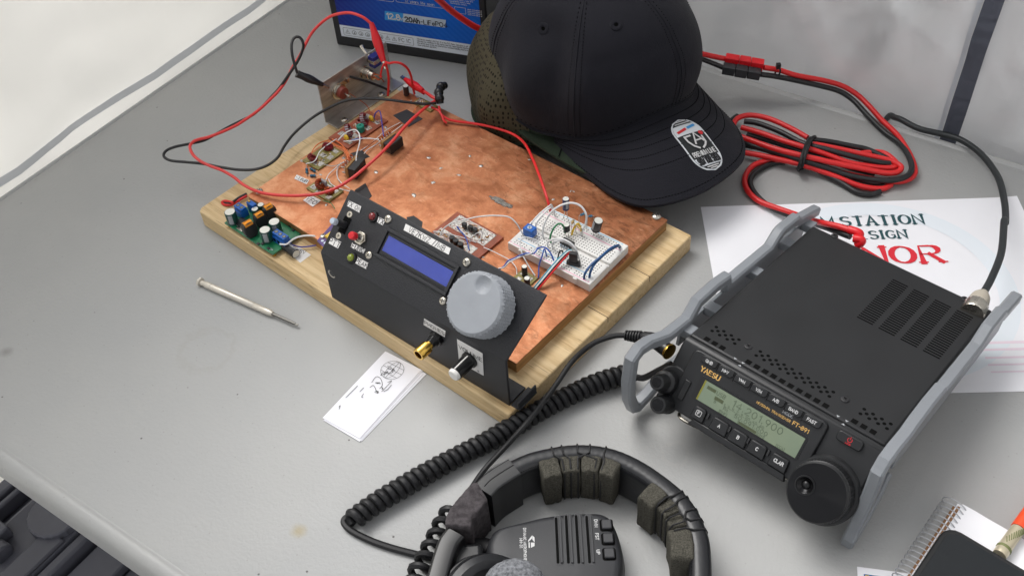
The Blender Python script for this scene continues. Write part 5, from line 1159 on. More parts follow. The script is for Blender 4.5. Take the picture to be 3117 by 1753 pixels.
# lower keys
for t, xc, w_ in (("F", 34.6, 9), ("A", 51.5, 12), ("B", 66.6, 12), ("C", 81.4, 12), ("CLAR", 98.2, 12)):
    mb = fset(); y1 = -33.6; mb.prism([(xc-w_/2-.8, -43), (xc+w_/2+.8, -43), (xc+w_/2, y1-1), (xc+w_/2-1.2, y1), (xc-w_/2+1.2, y1), (xc-w_/2, y1-1)], 3.02, 5.4); k = mb.build('key', 'black_plastic', tr, bevel=.7)
    mb = fset()
    if t == "F": mb.ribbon(rbox(xc-2, -39.6, xc+2, -35.8, .8), .4, 5.46); mb.text("F", xc-.7, -38.8, 2.2, .5, 5.46)
    else: mb.text(t, xc, -38.9, 2.2, .55, 5.46, sp=1.2, align=.5)
    mb.build('key_letters', 'white_print', k)
mb = fset()
for x in (41.6, 59, 74, 89.5): mb.prism(rr(x-1.3, -38.6, x+.3, -34.4, .7), 3.02, 4.8)
mb.build('key_posts', 'ferrite', tr, bevel=.2)
mb = fset(); mb.prism([(30, -48.2), (107, -48.2), (105, -43.2), (33, -43.2)], .5, 4.4); mb.build('lower_lip', 'black_plastic', tr, bevel=.7)
# slot at the left of the display (memory/phone cover) and power key
mb = fset(); mb.prism(rr(14.6, -37, 19.4, -21.6, 1), 3.02, 4.2); k = mb.build('side_cover', 'gloss_black', tr, bevel=.5); 
mb = fset(); mb.prism(rr(121.8, -5.4, 139.4, 1.6, 2.2), .2, 2.6); k = mb.build('power_key', 'black_plastic', tr, bevel=.6)
mb = fset(); mb.ribbon(arc(130.6, -1.4, 1.5, 1.5, 130, 410, 14), .42, 2.66); mb.ribbon([(130.6, -1.2), (130.6, .8)], .42, 2.66); mb.text("LOCK", 130.6, -4.7, 1.1, .22, 2.66, align=.5, sp=1.4); mb.build('power_symbol', 'red_print', k)
# big dial
kx, ky, kr = 131.0, -39.0, 20.0
mb = fset(); mb.lathe([(23.4, -4), (23.4, 1.5), (22.2, 3.2), (20.6, 3.4)], 48, (kx, ky, 0)); mb.build('dial_collar', 'black_plastic', tr)
mb = fset(); mb.lathe([(19.2, 3.5), (20.2, 4), (20.4, 5), (20.2, 14.5), (19.2, 15.2), (19.2, 16.2), (19.9, 16.6), (19.9, 18), (18.8, 19.2)], 180, (kx, ky, 0), cap=False, mod=lambda a, z: 1+(.014*math.cos(a*60) if 4.5 < z < 15 else 0)); dk = mb.build('tuning_dial', 'black_plastic', tr, ang=40)
m = mat('spun_black', lin(24, 24, 26), .26, .55); N, L, b = nd(m); b.inputs['Anisotropic'].default_value = .85; tg_ = N.new("ShaderNodeTangent"); tg_.direction_type = 'RADIAL'; tg_.axis = 'Z'; L.new(tg_.outputs[0], b.inputs['Tangent'])
dd = FF.hit(r2(1450, 1053), (0, 0, 1), 19.2); dx, dy = dd[0]-kx, dd[1]-ky; dr = 5.6
def disc_face(F_O, Rm, R1, z0, dx, dy, dr, depth, NR=30, NA=96):
    mb = MB().set(F_O, Rm); vs = []; fs = []
    for i in range(NR+1):
        r = R1*i/NR+.02
        for k in range(NA):
            x, y = r*math.cos(2*math.pi*k/NA), r*math.sin(2*math.pi*k/NA); d = math.hypot(x-dx, y-dy)
            vs.append((x, y, z0-(depth*(1-(d/dr)**2) if d < dr else 0)))
    for i in range(NR):
        for k in range(NA): fs.append((i*NA+k, (i+1)*NA+k, (i+1)*NA+(k+1) % NA, i*NA+(k+1) % NA))
    return mb.add(vs, fs)
df = Fr(FR.wor(FO+FRm@np.array([kx, ky, 0])), R=FR.R@FRm)
fc = disc_face(FO+FRm@np.array([kx, ky, 0]), FRm, 18.9, 19.2, dx, dy, dr, 3.2).build('face', 'spun_black', dk, ang=50)
mb = fset(); mb.lathe([(dr+1.0, 19.2), (dr+.9, 19.9), (dr+.2, 20), (dr-.2, 19.4)], 36, (kx+dx, ky+dy, 0), cap=False); mb.build('finger_ring', 'gloss_black', dk)
mb = fset(); mb.lathe([(2.4, 16.3), (2.2, 17.6), (1.2, 18.2), (.1, 18.3)], 20, (kx+dx, ky+dy, 0)); mb.build('finger_stud', 'gloss_black', dk)
# small knobs at the left corner
mb = fset(); mb.lathe([(12, -6), (12, .6), (11, 1.4), (.1, 1.4)], 32, (6, -29, 0)); mb.build('knob_base', 'black_plastic', tr, bevel=.5)
def sknob(x, y, prof, n=40):
    mb = fset(); mb.lathe(prof, 120, (x, y, 0), mod=lambda a, z: 1+.018*math.cos(a*n)); return mb.build('knob', 'black_plastic', tr, ang=50)
k1 = sknob(3.2, -30.5, [(8.4, 1.4), (8.4, 9), (7.8, 9.8), (6.0, 10.0), (5.7, 10.4), (5.6, 21), (5.0, 22), (.1, 22.2)])
k2 = sknob(10.0, -44.6, [(7.2, 0), (7.2, 2.6), (6.5, 3), (6.3, 17.4), (5.6, 18.6), (.1, 18.8)])
mb = fset(); mb.lathe([(3.6, 22.25), (3.4, 22.4), (.1, 22.5)], 24, (3.2, -30.5, 0)); mb.build('cap', 'spun_black', k1)
mb = fset(); mb.lathe([(4.4, 18.85), (4.2, 19), (.1, 19.1)], 24, (10, -44.6, 0)); mb.build('cap', 'spun_black', k2)
# top panel: holes, slots, screws, arrows
mb = MB()
for k in list(range(3)): x = 11.7+k*6.35; mb.box(x-2.1, x+2.1, 2.6, 6.8, .02, .06)
for k in range(10): x = 45.5+k*6.61; mb.box(x-2.1, x+2.1, 3, 7.2, .02, .06)
for k in range(3): x = 125.8+k*6.6; mb.box(x-2.1, x+2.1, 3.4, 7.6, .02, .06)
mb.build('square_holes', 'void_black', tr)
mb = MB()
for (xs, n) in ((9.6, 4), (46, 10), (125.5, 4)):
    for k in range(n):
        for (dx_, y) in ((0, 20.2), (0, 14.6), (3.1, 17.4)):
            if (k == n-1 and dx_) : continue
            mb.lathe([(1.35, .02), (1.35, .06), (.05, .065)], 12, (xs+dx_+k*6.3, y, 0))
mb.build('round_holes', 'void_black', tr)
for i in range(4):
    x0 = 78.7+i*17.05; mb = MB()
    for k in range(22):
        y = 102.6+k*2.82; mb.prism(rr(x0, y-.65, x0+12.8, y+.65, .6), .02, .07)
    mb.build('vent_slots', 'void_black', tr)
for (X, Y) in ((868, 925), (1467, 1252), (1402, 243), (2208, 632)):
    q = tp(r1, X, Y); mb = MB(); mb.lathe([(3.1, .02), (2.8, .7), (1.6, 1.1), (.1, 1.15)], 20, (q[0], q[1], 0)); o = mb.build('screw', 'ferrite', tr); cross_mb(MB(), (q[0], q[1], 0), 1.5, 1.2, None, .9).build('drive_recess', 'void_black', o)
mb = MB()
for (X, Y, s) in ((787, 999, -1), (835, 1026, -1), (813, 1046, 1), (1423, 1355, -1), (1477, 1385, -1), (1454, 1408, 1)):
    q = tp(r1, X, Y, 0); y = max(q[1], .9) if s < 0 else -1.8; 
    if s > 0: mb.sheet([(q[0]-1.3, y-.9), (q[0]+1.3, y-.9), (q[0], y+.9)], .02)
    else: mb.sheet([(q[0]-1.3, y+.9), (q[0]+1.3, y+.9), (q[0], y-.9)], .03)
mb.build('printed_arrows', 'pale_print', tr)
# side rails: swept bars
def sweep(path, wx, wt, cx=0):
    P = [np.array(p, float) for p in path]; vs = []; fs = []; n = len(P); ch = .17
    sec = [(-.5+ch, -.5), (.5-ch, -.5), (.5, -.5+ch), (.5, .5-ch), (.5-ch, .5), (-.5+ch, .5), (-.5, .5-ch), (-.5, -.5+ch)]
    for i, p in enumerate(P):
        a = P[i]-P[i-1] if i else P[1]-P[0]; b_ = P[i+1]-P[i] if i < n-1 else P[-1]-P[-2]
        a = a[1:]/np.linalg.norm(a[1:]); b_ = b_[1:]/np.linalg.norm(b_[1:]); t = a+b_; t /= np.linalg.norm(t); nn_ = np.array([-t[1], t[0]]); k = min(1.5, 1/max(.5, abs(nn_@np.array([-b_[1], b_[0]]))))
        for sx_, st in sec: vs.append((p[0]+sx_*wx, p[1]+nn_[0]*st*wt*k, p[2]+nn_[1]*st*wt*k))
    for i in range(n-1):
        for k in range(8): fs.append((i*8+k, i*8+(k+1) % 8, (i+1)*8+(k+1) % 8, (i+1)*8+k))
    fs.append(list(range(8))[::-1]); fs.append([(n-1)*8+k for k in range(8)])
    return MB().add(vs, fs)
lp = [(-11, 207, -4), (-11, 170, 4.5), (-11, 166, 8.5), (-11, 143, 9.5), (-11, 139, 8), (-11, 129, -1), (-11, 64, 1), (-11, 61, 9), (-11, 45, 11), (-11, 23, 10), (-11, 13, -1), (-11.5, -14, 0), (-12.5, -36, 8), (-13, -46, 9), (-13.5, -52, 4), (-14.5, -50, -20), (-15.5, -44, -42), (-16.5, -34, -60), (-17, -28, -64), (-16, -18, -60), (-12.5, 2, -44), (-7, 16, -36)]
rp = [(157, 207, 1), (157, 172, 6), (157, 165, 12), (157, 140, 13), (157, 126, 5), (157, 64, 7), (157, 60, 11), (157, 40, 12.5), (157, 20, 11), (157, 8, 8), (157, -10, 9.5), (157, -20, 8), (157, -25, 2), (157, -22, -20), (157, -23, -40), (157.5, -29, -60), (157, -27, -66), (157, -20, -64), (156, 2, -46), (154, 16, -37)]
for path, sgn in ((lp, -1), (rp, 1)):
    o = sweep(path, 8.6, 8.4).build('side_rail', 'rail_grey', tr, ang=25)
    xb = 0 if sgn < 0 else RW
    mb = MB()
    for y in (185, 150, 100, 40, 8): x0, x1 = sorted((xb, path[2][0])); mb.box(x0, x1, y-5, y+5, -9, -2)
    x0 = path[2][0]-1.5; mb.box(x0, x0+3, 6, 190, -22, -4); mb.build('rail_plate', 'rail_grey', o, bevel=.6)
mb = MB(); mb.tube([(22, 2, -42), (19, -24, -44.5), (22, -32, -45), (40, -30, -46), (70, -26, -46.5), (110, -26, -46.5), (126, -20, -46), (127, 2, -42)], 1.3, 8, 4); mb.build('wire_stand', 'nickel', tr)
# ------------------------------------------------------------------ sign under the radio
PS = Fr((174.76, 682.9, .05), R_(-3.39)); ps = thing('printed_sign', 'white printed sheet with STATION in dark letters lying under the radio', 'paper', PS)
mb = MB(); nx, ny = 28, 22
vs = [(279.4*i/nx, -215.9*j/ny, .3+.5*(1-math.cos(i*.31))*(j/ny)**2*.4+(1.2*((i/nx-.9)/.1)**2 if i/nx > .9 and j < 3 else 0)*(1-j/3)) for j in range(ny+1) for i in range(nx+1)]
fs = [(j*(nx+1)+i, (j+1)*(nx+1)+i, (j+1)*(nx+1)+i+1, j*(nx+1)+i+1) for j in range(ny) for i in range(nx)]
mb.add(vs, fs); mb.build('sheet', 'paper', ps, ang=180)
def pp(X, Y): q = PS.hit(r1(X, Y), (0, 0, 1), 0.4); return (q[0], q[1])
mb = MB(); a_, b_ = pp(1450, 178), pp(1965, 165); hS = abs(pp(1700, 120)[1]-pp(1700, 174)[1]); y0 = (a_[1]+b_[1])/2
wS = 1.1; tot = sum(GW.get(c, 4)+1.7 for c in "STATION")*hS/6; xs = (b_[0]-a_[0])/tot*1.03
for t, x in (("STATION", a_[0]), ("M", a_[0]-(4.8+3.6)*hS/6*xs)): mb.text(t, x, y0, hS, .9, .75, wmax=2.8, sp=1.7, xs=xs, serif=1.25)
a2, b2 = pp(1565, 262), pp(1865, 252); h2 = abs(pp(1700, 208)[1]-pp(1700, 258)[1])*.95; tot = sum(GW.get(c, 4)+1.7 for c in "LSIGN")*h2/6; mb.text("LSIGN", a2[0], (a2[1]+b2[1])/2, h2, .8, .75, wmax=2.4, sp=1.7, xs=(b2[0]-a2[0])/tot*1.03, serif=1.25); mb.build('lettering', 'sign_teal', ps)
mb = MB(); a3, b3 = pp(1600, 412), pp(2090, 402); h3 = abs(pp(1850, 308)[1]-pp(1850, 408)[1]); tot = sum(GW.get(c, 4)+1.5 for c in "NOR")*h3/6; mb.text("NOR", a3[0]+1, (a3[1]+b3[1])/2, h3, 1.3, .75, wmax=5.4, sp=1.5, xs=(b3[0]-a3[0])/tot*1.05, serif=1.25); mb.build('lettering', 'sign_red', ps)
mb = MB(); c_ = pp(1650, 420)
for r_, w_ in ((96, 16),): mb.ribbon(arc(140, -104, r_, r_*.98, 0, 360, 60), w_, .5)
mb.build('watermark_ring', 'sign_pale', ps)
mb = MB()
for i, y in enumerate((-168, -175, -183, -190, -197)): mb.ribbon([(196, y), (270, y)], 2.6-.3*i, .52)
mb.build('tinted_bands', 'sign_pink', ps)
# ------------------------------------------------------------------ coax lead to the back of the radio
conn = FR.wor((118, RD+.5, -14))
ce = at(r1(2300, 630), 48); ce = FR.wor((FR.loc(ce)[0], RD+6, -14))
pts = [at(c5(1700, 738), 4), at(c5(1800, 752), 4), at(c5(2000, 800), 5), at(c5(2130, 845), 7), at(c5(2270, 950), 10), at(c5(2385, 1110), 14), at(c5(2432, 1290), 19), at(c5(2440, 1440), 25), at(r1(2452, 150), 32), at(r1(2435, 340), 38), at(r1(2375, 500), 42), at(r1(2315, 608), 45)]
cx = Fr((pts[2][0], pts[2][1], 0)); co = thing('coax_cable', 'thick black coaxial cable curving over the sign to the back of the radio', 'cable', cx)
ax = unit(pts[-1]-pts[-2]); e_ = cx.loc(pts[-1])
mb = MB(); q0 = Tb.loc(pts[0]); mb.tube([cx.loc(Tb.wor((q0[0]-40, 905, -120))), cx.loc(Tb.wor((q0[0]-25, 880, -20))), cx.loc(Tb.wor((q0[0]-12, 862, 2)))]+[cx.loc(p) for p in pts[1:]], 2.9, 12, 8); mb.build('cable', 'coax_black', co)
mb = MB(); mb.lathe([(3.4, -4), (5, -1), (6.8, 3), (7.6, 8), (7.6, 14)], 24, e_, ax); mb.build('plug_boot', 'boot_beige', co)
mb = MB(); mb.lathe([(8.6, 14.1), (8.8, 15), (8.8, 24), (8.2, 25)], 40, e_, ax, mod=lambda a, z: 1+.02*math.cos(a*20)); mb.build('plug_sleeve', 'nickel', co)
# ------------------------------------------------------------------ red and black power lead
PO = Fr((at(c5(960, 930))[0], at(c5(960, 930))[1], 0)); pw = thing('power_lead', 'twin red and black power lead tied in a bundle between cap and radio', 'cable', PO)
def pth(pts, cv=c5): return [PO.loc(at(cv(X, Y), z)) for X, Y, z in pts]
def lead(mt, pts, r=2.6): mb = MB(); mb.tube(pts, r, 12, 8); mb.build('red_cable' if mt == 'red_wire' else 'black_cable', mt, pw)
lead('red_wire', pth([(665, 305, 38), (780, 325, 34), (900, 362, 28), (1100, 400, 20), (1240, 440, 14), (1350, 505, 9), (1440, 590, 6), (1530, 690, 5), (1640, 795, 5), (1715, 905, 5), (1765, 1010, 5), (1770, 1090, 5), (1700, 1135, 5), (1560, 1140, 5), (1400, 1112, 5), (1200, 1070, 6), (1000, 1030, 8)]))
lead('black_wire', pth([(640, 355, 34), (760, 372, 30), (900, 400, 24), (1080, 440, 16), (1220, 480, 10), (1320, 545, 6), (1420, 650, 4), (1540, 770, 3), (1660, 860, 4), (1730, 960, 7), (1750, 1050, 9), (1700, 1110, 9), (1560, 1135, 8), (1350, 1110, 8), (1150, 1055, 9), (1000, 1000, 11)]))
# passes of the bundle (left end under the brim, right end loose)
lead('red_wire', pth([(985, 820, 16), (860, 750, 17), (700, 680, 17), (560, 655, 16), (470, 680, 15), (440, 740, 14), (475, 800, 13), (600, 850, 14), (760, 905, 16), (960, 955, 17), (1200, 1010, 15), (1400, 1050, 13), (1560, 1080, 11), (1650, 1070, 11), (1670, 1030, 12), (1580, 985, 13), (1400, 945, 14), (1200, 900, 15), (1020, 865, 17)]))
lead('red_wire', pth([(500, 745, 11), (640, 785, 13), (800, 840, 15), (960, 890, 16), (1120, 940, 14), (1280, 1000, 12), (1450, 1030, 11), (1600, 1040, 10), (1640, 1010, 10), (1560, 940, 9), (1470, 925, 9), (1300, 940, 9), (1100, 905, 11)]))
lead('black_wire', pth([(520, 700, 12), (620, 715, 13), (780, 775, 14), (950, 860, 16), (1120, 905, 17), (1320, 960, 16), (1500, 1000, 14), (1590, 1010, 12)]))
lead('black_wire', pth([(470, 660, 9), (425, 700, 9), (425, 770, 9), (480, 830, 9), (600, 885, 10), (760, 930, 12), (960, 990, 13), (1150, 1050, 10), (1330, 1110, 7), (1480, 1150, 5), (1590, 1130, 4)]))
lead('black_wire', pth([(1015, 835, 14), (1150, 850, 13), (1300, 880, 12), (1420, 905, 10), (1540, 960, 9), (1600, 1000, 8)]))
lead('red_wire', pth([(520, 930, 7), (640, 950, 8), (800, 985, 9), (950, 1020, 9), (1100, 1070, 7), (1250, 1130, 5), (1390, 1180, 3.5), (1530, 1195, 3), (1600, 1165, 3)]))
lead('black_wire', pth([(500, 870, 6), (640, 900, 8), (800, 950, 10), (950, 1000, 8), (1100, 1080, 5), (1230, 1150, 3.5), (1350, 1220, 3), (1450, 1235, 3), (1520, 1215, 3)]))
lead('black_wire', pth([(540, 800, 6), (660, 830, 7), (820, 880, 9), (960, 930, 10), (1150, 990, 9), (1300, 1040, 7), (1480, 1085, 5)]))
# tail to the radio
back = [FR.wor((x, RD+2, -16)) for x in (26, 20)]
lead('red_wire', pth([(780, 985, 6), (680, 990, 4), (580, 1030, 4), (525, 1110, 4), (540, 1200, 4), (620, 1280, 5), (740, 1330, 7), (900, 1385, 12), (1000, 1420, 20)])+pth([(1325, 160, 36), (1420, 180, 42), (1500, 205, 44)], r1))
lead('black_wire', pth([(820, 1000, 5), (740, 1005, 3), (640, 1050, 3), (570, 1120, 3), (575, 1190, 3), (640, 1275, 4), (740, 1345, 5), (880, 1400, 9), (960, 1430, 14)])+pth([(1340, 185, 30), (1420, 215, 36), (1500, 245, 40)], r1))
for pts, mt in ((((1490, 200, 44), (1540, 215, 45), (1560, 232, 44), (1530, 262, 40)), 'red_clip'), (((1520, 255, 43), (1565, 262, 44), (1570, 280, 42), (1540, 300, 38)), 'red_clip')):
    mb = MB(); mb.tube(pth(pts, r1), 3.4, 12, 6); mb.build('plug_boot', mt, pw)
# connectors and ties
def along(a, b_, hgt=11, wd=9): 
    ex = unit(b_-a); ez = unit(np.array([0, 0, 1.])-ex*ex[2]); ey = np.cross(ez, ex); return np.stack([ex, ey, ez], 1)
a, b_ = pth([(380, 245, 42), (660, 292, 38)]); A = along(a, b_); L_ = np.linalg.norm(b_-a)
mb = MB().set(a, A); mb.box(0, L_*.36, -4.6, 4.6, -4.4, 4.8); mb.box(L_*.37, L_*.66, -4.8, 4.8, -4.6, 5); mb.box(L_*.67, L_, -4.6, 4.6, -4.4, 4.8); mb.build('red_connector', 'red_clip', pw, bevel=.6)
a, b_ = pth([(362, 310, 38), (630, 362, 34)]); 
mb = MB().set(a, A); mb.box(0, L_*.32, -4.6, 4.6, -4.4, 4.4); mb.box(L_*.33, L_*.64, -4.8, 4.8, -4.6, 4.6); mb.box(L_*.65, L_*.98, -4.6, 4.6, -4.4, 4.4); mb.build('black_connector', 'connector_grey', pw, bevel=.6)
lead('red_wire', pth([(100, 175, 62), (200, 202, 55), (300, 225, 47), (390, 243, 42)])); lead('black_wire', pth([(100, 205, 50), (200, 240, 46), (290, 275, 41), (370, 308, 38)]), 2.4)
mb = MB(); P = pth([(1010, 822, 20), (985, 850, 22), (950, 940, 22), (925, 1030, 14), (915, 1045, 7), (930, 1045, 2), (990, 930, 1.5), (1020, 840, 6)]); mb.tube(P, 1.7, 8, 5, closed=True); mb.tube([p+np.array([3, .8, .5]) for p in P], 1.6, 8, 5, closed=True); mb.build('rubber_tie', 'rubber_black', pw)
mb = MB(); P = pth([(770, 300, 42), (785, 330, 38), (765, 375, 30), (745, 370, 27), (750, 340, 30)]); mb.tube(P, .9, 8, 5, closed=True); mb.cbox(P[0]+np.array([0, 0, 1]), (4, 4, 5)); mb.build('cable_tie', 'rubber_black', pw)
# thick red lead rising from the battery behind the cap
wire('battery_cable', 'thick red cable hanging in front of the blue battery label to the cap', 'red_wire', 3.0, [at(c9(*k[:2]), k[2]) for k in ((1480, -110, 168), (1600, 0, 140), (1750, 130, 112), (1950, 270, 90), (2100, 345, 78), (2200, 390, 70))], 'cable', None, 8, 12)
# ================================================================== caps, headset, hand microphone, cords, small things
def cap_material(name, col, sc=900):
    m = mat(name, col, .8, spec=.12); N, L, b = nd(m)
    tc = N.new("ShaderNodeTexCoord"); w_ = N.new("ShaderNodeTexNoise"); w_.inputs['Scale'].default_value = sc; w_.inputs['Detail'].default_value = 2
    mpw = N.new("ShaderNodeMapping"); mpw.inputs['Scale'].default_value = (1.6, 1.6, .35); L.new(tc.outputs['Object'], mpw.inputs[0]); L.new(mpw.outputs[0], w_.inputs['Vector'])
    n = N.new("ShaderNodeTexNoise"); n.inputs['Scale'].default_value = 28; n.inputs['Detail'].default_value = 5; L.new(tc.outputs['Object'], n.inputs['Vector'])
    b1 = N.new("ShaderNodeBump"); b1.inputs['Strength'].default_value = .5; b1.inputs['Distance'].default_value = .0006; L.new(w_.outputs['Fac'], b1.inputs['Height'])
    b2 = N.new("ShaderNodeBump"); b2.inputs['Strength'].default_value = .3; b2.inputs['Distance'].default_value = .004; L.new(n.outputs['Fac'], b2.inputs['Height']); L.new(b1.outputs[0], b2.inputs['Normal']); L.new(b2.outputs[0], b.inputs['Normal'])
    b.inputs['Sheen Weight'].default_value = .06; b.inputs['Sheen Roughness'].default_value = .5
cap_material('cap_fabric', lin(30, 30, 36), 620); mat('cap_thread', lin(8, 8, 10), .9, spec=.1); cap_material('olive_fabric', lin(42, 52, 40))
def mesh_material():
    m = mat('olive_mesh', lin(74, 69, 53), .85, spec=.2); N, L, b = nd(m)
    tc = N.new("ShaderNodeTexCoord"); mp = N.new("ShaderNodeMapping"); mp.inputs['Scale'].default_value = (1, 1, .6); L.new(tc.outputs['Object'], mp.inputs[0])
    v = N.new("ShaderNodeTexVoronoi"); v.inputs['Scale'].default_value = 300; v.inputs['Randomness'].default_value = .25; L.new(mp.outputs[0], v.inputs['Vector'])
    r = N.new("ShaderNodeValToRGB"); e = r.color_ramp.elements; e[0].position, e[0].color = .26, lin(24, 24, 18); e[1].position, e[1].color = .40, lin(72, 67, 52); L.new(v.outputs['Distance'], r.inputs[0]); L.new(r.outputs[0], b.inputs['Base Color'])
    bp = N.new("ShaderNodeBump"); bp.inputs['Strength'].default_value = .6; bp.inputs['Distance'].default_value = .001; L.new(r.outputs[0], bp.inputs['Height']); L.new(bp.outputs[0], b.inputs['Normal'])
mesh_material()
fwd = unit((.515, -.857, 0)); HX = np.array([-fwd[1], fwd[0], 0])
HF = Fr((92, 826, 0), R=np.stack([HX, fwd, np.array([0, 0, 1.])], 1)); HF = Fr((92, 826, 0), R=np.stack([-np.cross((0, 0, 1.), fwd), fwd, np.array([0, 0, 1.])], 1))
HF.R[:, 0] = np.cross(fwd, (0, 0, 1.))       # x to the cap's own right... kept right handed
HF.R[:, 2] = np.cross(HF.R[:, 0], HF.R[:, 1])
sgn = 1 if HF.R[0, 0] > 0 else -1
def hx(x): return x*sgn
cap_ = thing('baseball_cap', 'black baseball cap with oval sticker on its peak, set over an olive cap', 'cap', HF)
HA, HB, HT = 92.0, 101.0, 168.0
def rimz(th):      # th: azimuth from the front
    a = abs(math.atan2(math.sin(th), math.cos(th))); return 44+22*math.exp(-(a/.62)**2)
def crown(th, t, grow=0.0, A=HA, Bq=HB, top=HT, rz=rimz):
    zr = rz(th); s = max(0, 1-t**3.8)**(1/2.1)
    s *= 1+.05*math.sin(math.pi*min(1, t*1.6))       # slight belly
    x, y = (A+grow)*math.sin(th), (Bq+grow)*math.cos(th)
    z = zr+(top-zr)*t
    # folds on the left side panel, a dip above it and a flat structured front
    d = 0
    for (th0, t0, wth, wt, amp) in ((-1.05, .52, .16, .28, -7), (-1.42, .30, .22, .25, 6), (-.80, .42, .12, .3, 3), (-1.25, .75, .3, .12, -9), (.5, .45, .4, .4, 2.0), (-.2, .2, .5, .2, -1.5), (-1.75, .4, .2, .3, -4)):
        dt = math.atan2(math.sin(th-th0), math.cos(th-th0)); d += amp*math.exp(-(dt/wth)**2-((t-t0)/wt)**2)
    d += .7*math.sin(th*9+t*7)*math.sin(t*5+1)*(1 if th < -.5 else .4)
    k = s*(1+d/95)
    return np.array([hx(x)*k, y*k, z+.2*d])
NT_, NZ = 120, 44
ts = [1-(1-i/NZ)**1.5 for i in range(NZ+1)]
def crown_mb(fn, n=NT_):
    mb = MB(); vs = []; fs = []
    for t in ts:
        for k in range(n): vs.append(fn(2*math.pi*k/n, t))
    for i in range(NZ):
        for k in range(n): a, b_, c, d = i*n+k, i*n+(k+1) % n, (i+1)*n+(k+1) % n, (i+1)*n+k; fs.append((a, b_, c, d) if sgn < 0 else (a, d, c, b_))
    # inner lining so that the open rim has thickness
    base = len(vs)
    for t in ts[:10]:
        for k in range(n): p = fn(2*math.pi*k/n, t); q = p*np.array([.97, .97, 1]); vs.append(q)
    for i in range(9):
        for k in range(n): a, b_, c, d = base+i*n+k, base+i*n+(k+1) % n, base+(i+1)*n+(k+1) % n, base+(i+1)*n+k; fs.append((a, d, c, b_))
    for k in range(n): fs.append((k, (k+1) % n, base+(k+1) % n, base+k))
    return mb.add(vs, fs)
cr = crown_mb(crown).build('crown', 'cap_fabric', cap_, ang=180)
SE = [-.86, .19, 1.2, 2.25, -1.95, 3.2]
mb = MB()
for a0 in SE: mb.tube([crown(a0, t, .25) for t in ts[:-3]], .55, 6, 2)
mb.tube([crown(2*math.pi*k/90, .006, .9) for k in range(90)], 1.0, 6, 1, closed=True, smooth=False); mb.build('seam', 'cap_fabric', cr)
mb = MB()
for a0 in SE:
    for off in (-.055, .055):
        P = [crown(a0+off, t, .12) for t in np.linspace(.01, .93, 150)]
        for i in range(0, 149, 3): mb.tube([P[i], P[i+1]], .42, 4, 1, smooth=False)
for hgt in (.045,):
    P = [crown(2*math.pi*k/330, hgt, .12) for k in range(330)]
    for i in range(0, 329, 3): mb.tube([P[i], P[i+1]], .42, 4, 1, smooth=False)
mb.build('stitching', 'cap_thread', cr)
def cap_px(cv, X, Y):
    """point of the crown seen at a picture point (search on its surface)"""
    o, d = HF.loc(CAMP), HF.R.T @ ray(cv(X, Y)); best = None
    for th in np.linspace(-2.2, 1.8, 160):
        for t in np.linspace(.02, .9, 50):
            p = crown(th, t); e = np.linalg.norm(np.cross(p-o, d)); 
            if best is None or e+.002*np.linalg.norm(p-o) < best[0]: best = (e+.002*np.linalg.norm(p-o), th, t)
    return best[1], best[2]
for X, Y in ((545, 180), (1015, 160)):
    th, t = cap_px(c10, X, Y); p = crown(th, t); q = crown(th, t, 5); nrm = unit(np.cross(crown(th+.02, t)-p, crown(th, t+.02)-p)); nrm = nrm if nrm@np.array([p[0], p[1], 20]) > 0 else -nrm
    mb = MB(); mb.lathe([(1.6, -.4), (2.0, .4), (4.2, .9), (5.2, .5), (5.4, -.3)], 24, p, nrm, cap=False); o = mb.build('eyelet', 'cap_fabric', cr)
    mb = MB(); mb.lathe([(1.6, .3), (.1, .3)], 16, p, nrm); mb.build('eyelet_hole', 'void_black', o)
mb = MB(); mb.lathe([(7, -1), (6.4, 2.2), (4, 3.8), (.1, 4.3)], 24, crown(0, 1)); mb.build('top_button', 'cap_fabric', cr)
# peak
outer = [(-80, 46), (-82, 66), (-81.5, 103), (-80, 137), (-70, 163), (-45, 177), (-12, 181), (27, 174), (51, 160), (69, 132), (80, 97), (88, 44)]
outer = spline([(a, b_, 0) for a, b_ in outer], 8); NU = len(outer)
inner = []
for i in range(NU):
    u = i/(NU-1); th = -1.06+2.17*u; p = crown(th, .0, -.5); inner.append(np.array([p[0]*sgn, p[1], p[2]+1.5]))
NTT = 18
def brim_pt(i, j, off=0):
    t = j/NTT; a = inner[i]; o = outer[i]; u = i/(NU-1); zc = 33.5+5*math.exp(-((u-.5)/.2)**2) - (8 if u > .8 else 0)*(u-.8)/.2
    x = a[0]+(o[0]-a[0])*t; y = a[1]+(o[1]-a[1])*t; z = a[2]+(zc-a[2])*(t**.85)+6*math.sin(math.pi*t)*math.exp(-((u-.5)/.33)**2)
    return np.array([hx(x), y, z+off])
mb = MB(); vs = []; fs = []
for off in (0, -2.6):
    for i in range(NU):
        for j in range(NTT+1): vs.append(brim_pt(i, j, off))
W_ = NTT+1; K_ = NU*W_
for i in range(NU-1):
    for j in range(NTT):
        a = (i*W_+j, i*W_+j+1, (i+1)*W_+j+1, (i+1)*W_+j); fs.append(a if sgn < 0 else a[::-1]); b_ = tuple(K_+q for q in a); fs.append(b_[::-1] if sgn < 0 else b_)
    fs.append((i*W_+NTT, K_+i*W_+NTT, K_+(i+1)*W_+NTT, (i+1)*W_+NTT))
for i in (0, NU-1):
    for j in range(NTT): fs.append((i*W_+j, i*W_+j+1, K_+i*W_+j+1, K_+i*W_+j))
mb.add(vs, fs); br = mb.build('peak', 'cap_fabric', cap_, ang=50)
BV = np.array([brim_pt(i, j) for i in range(NU) for j in range(NTT+1)])
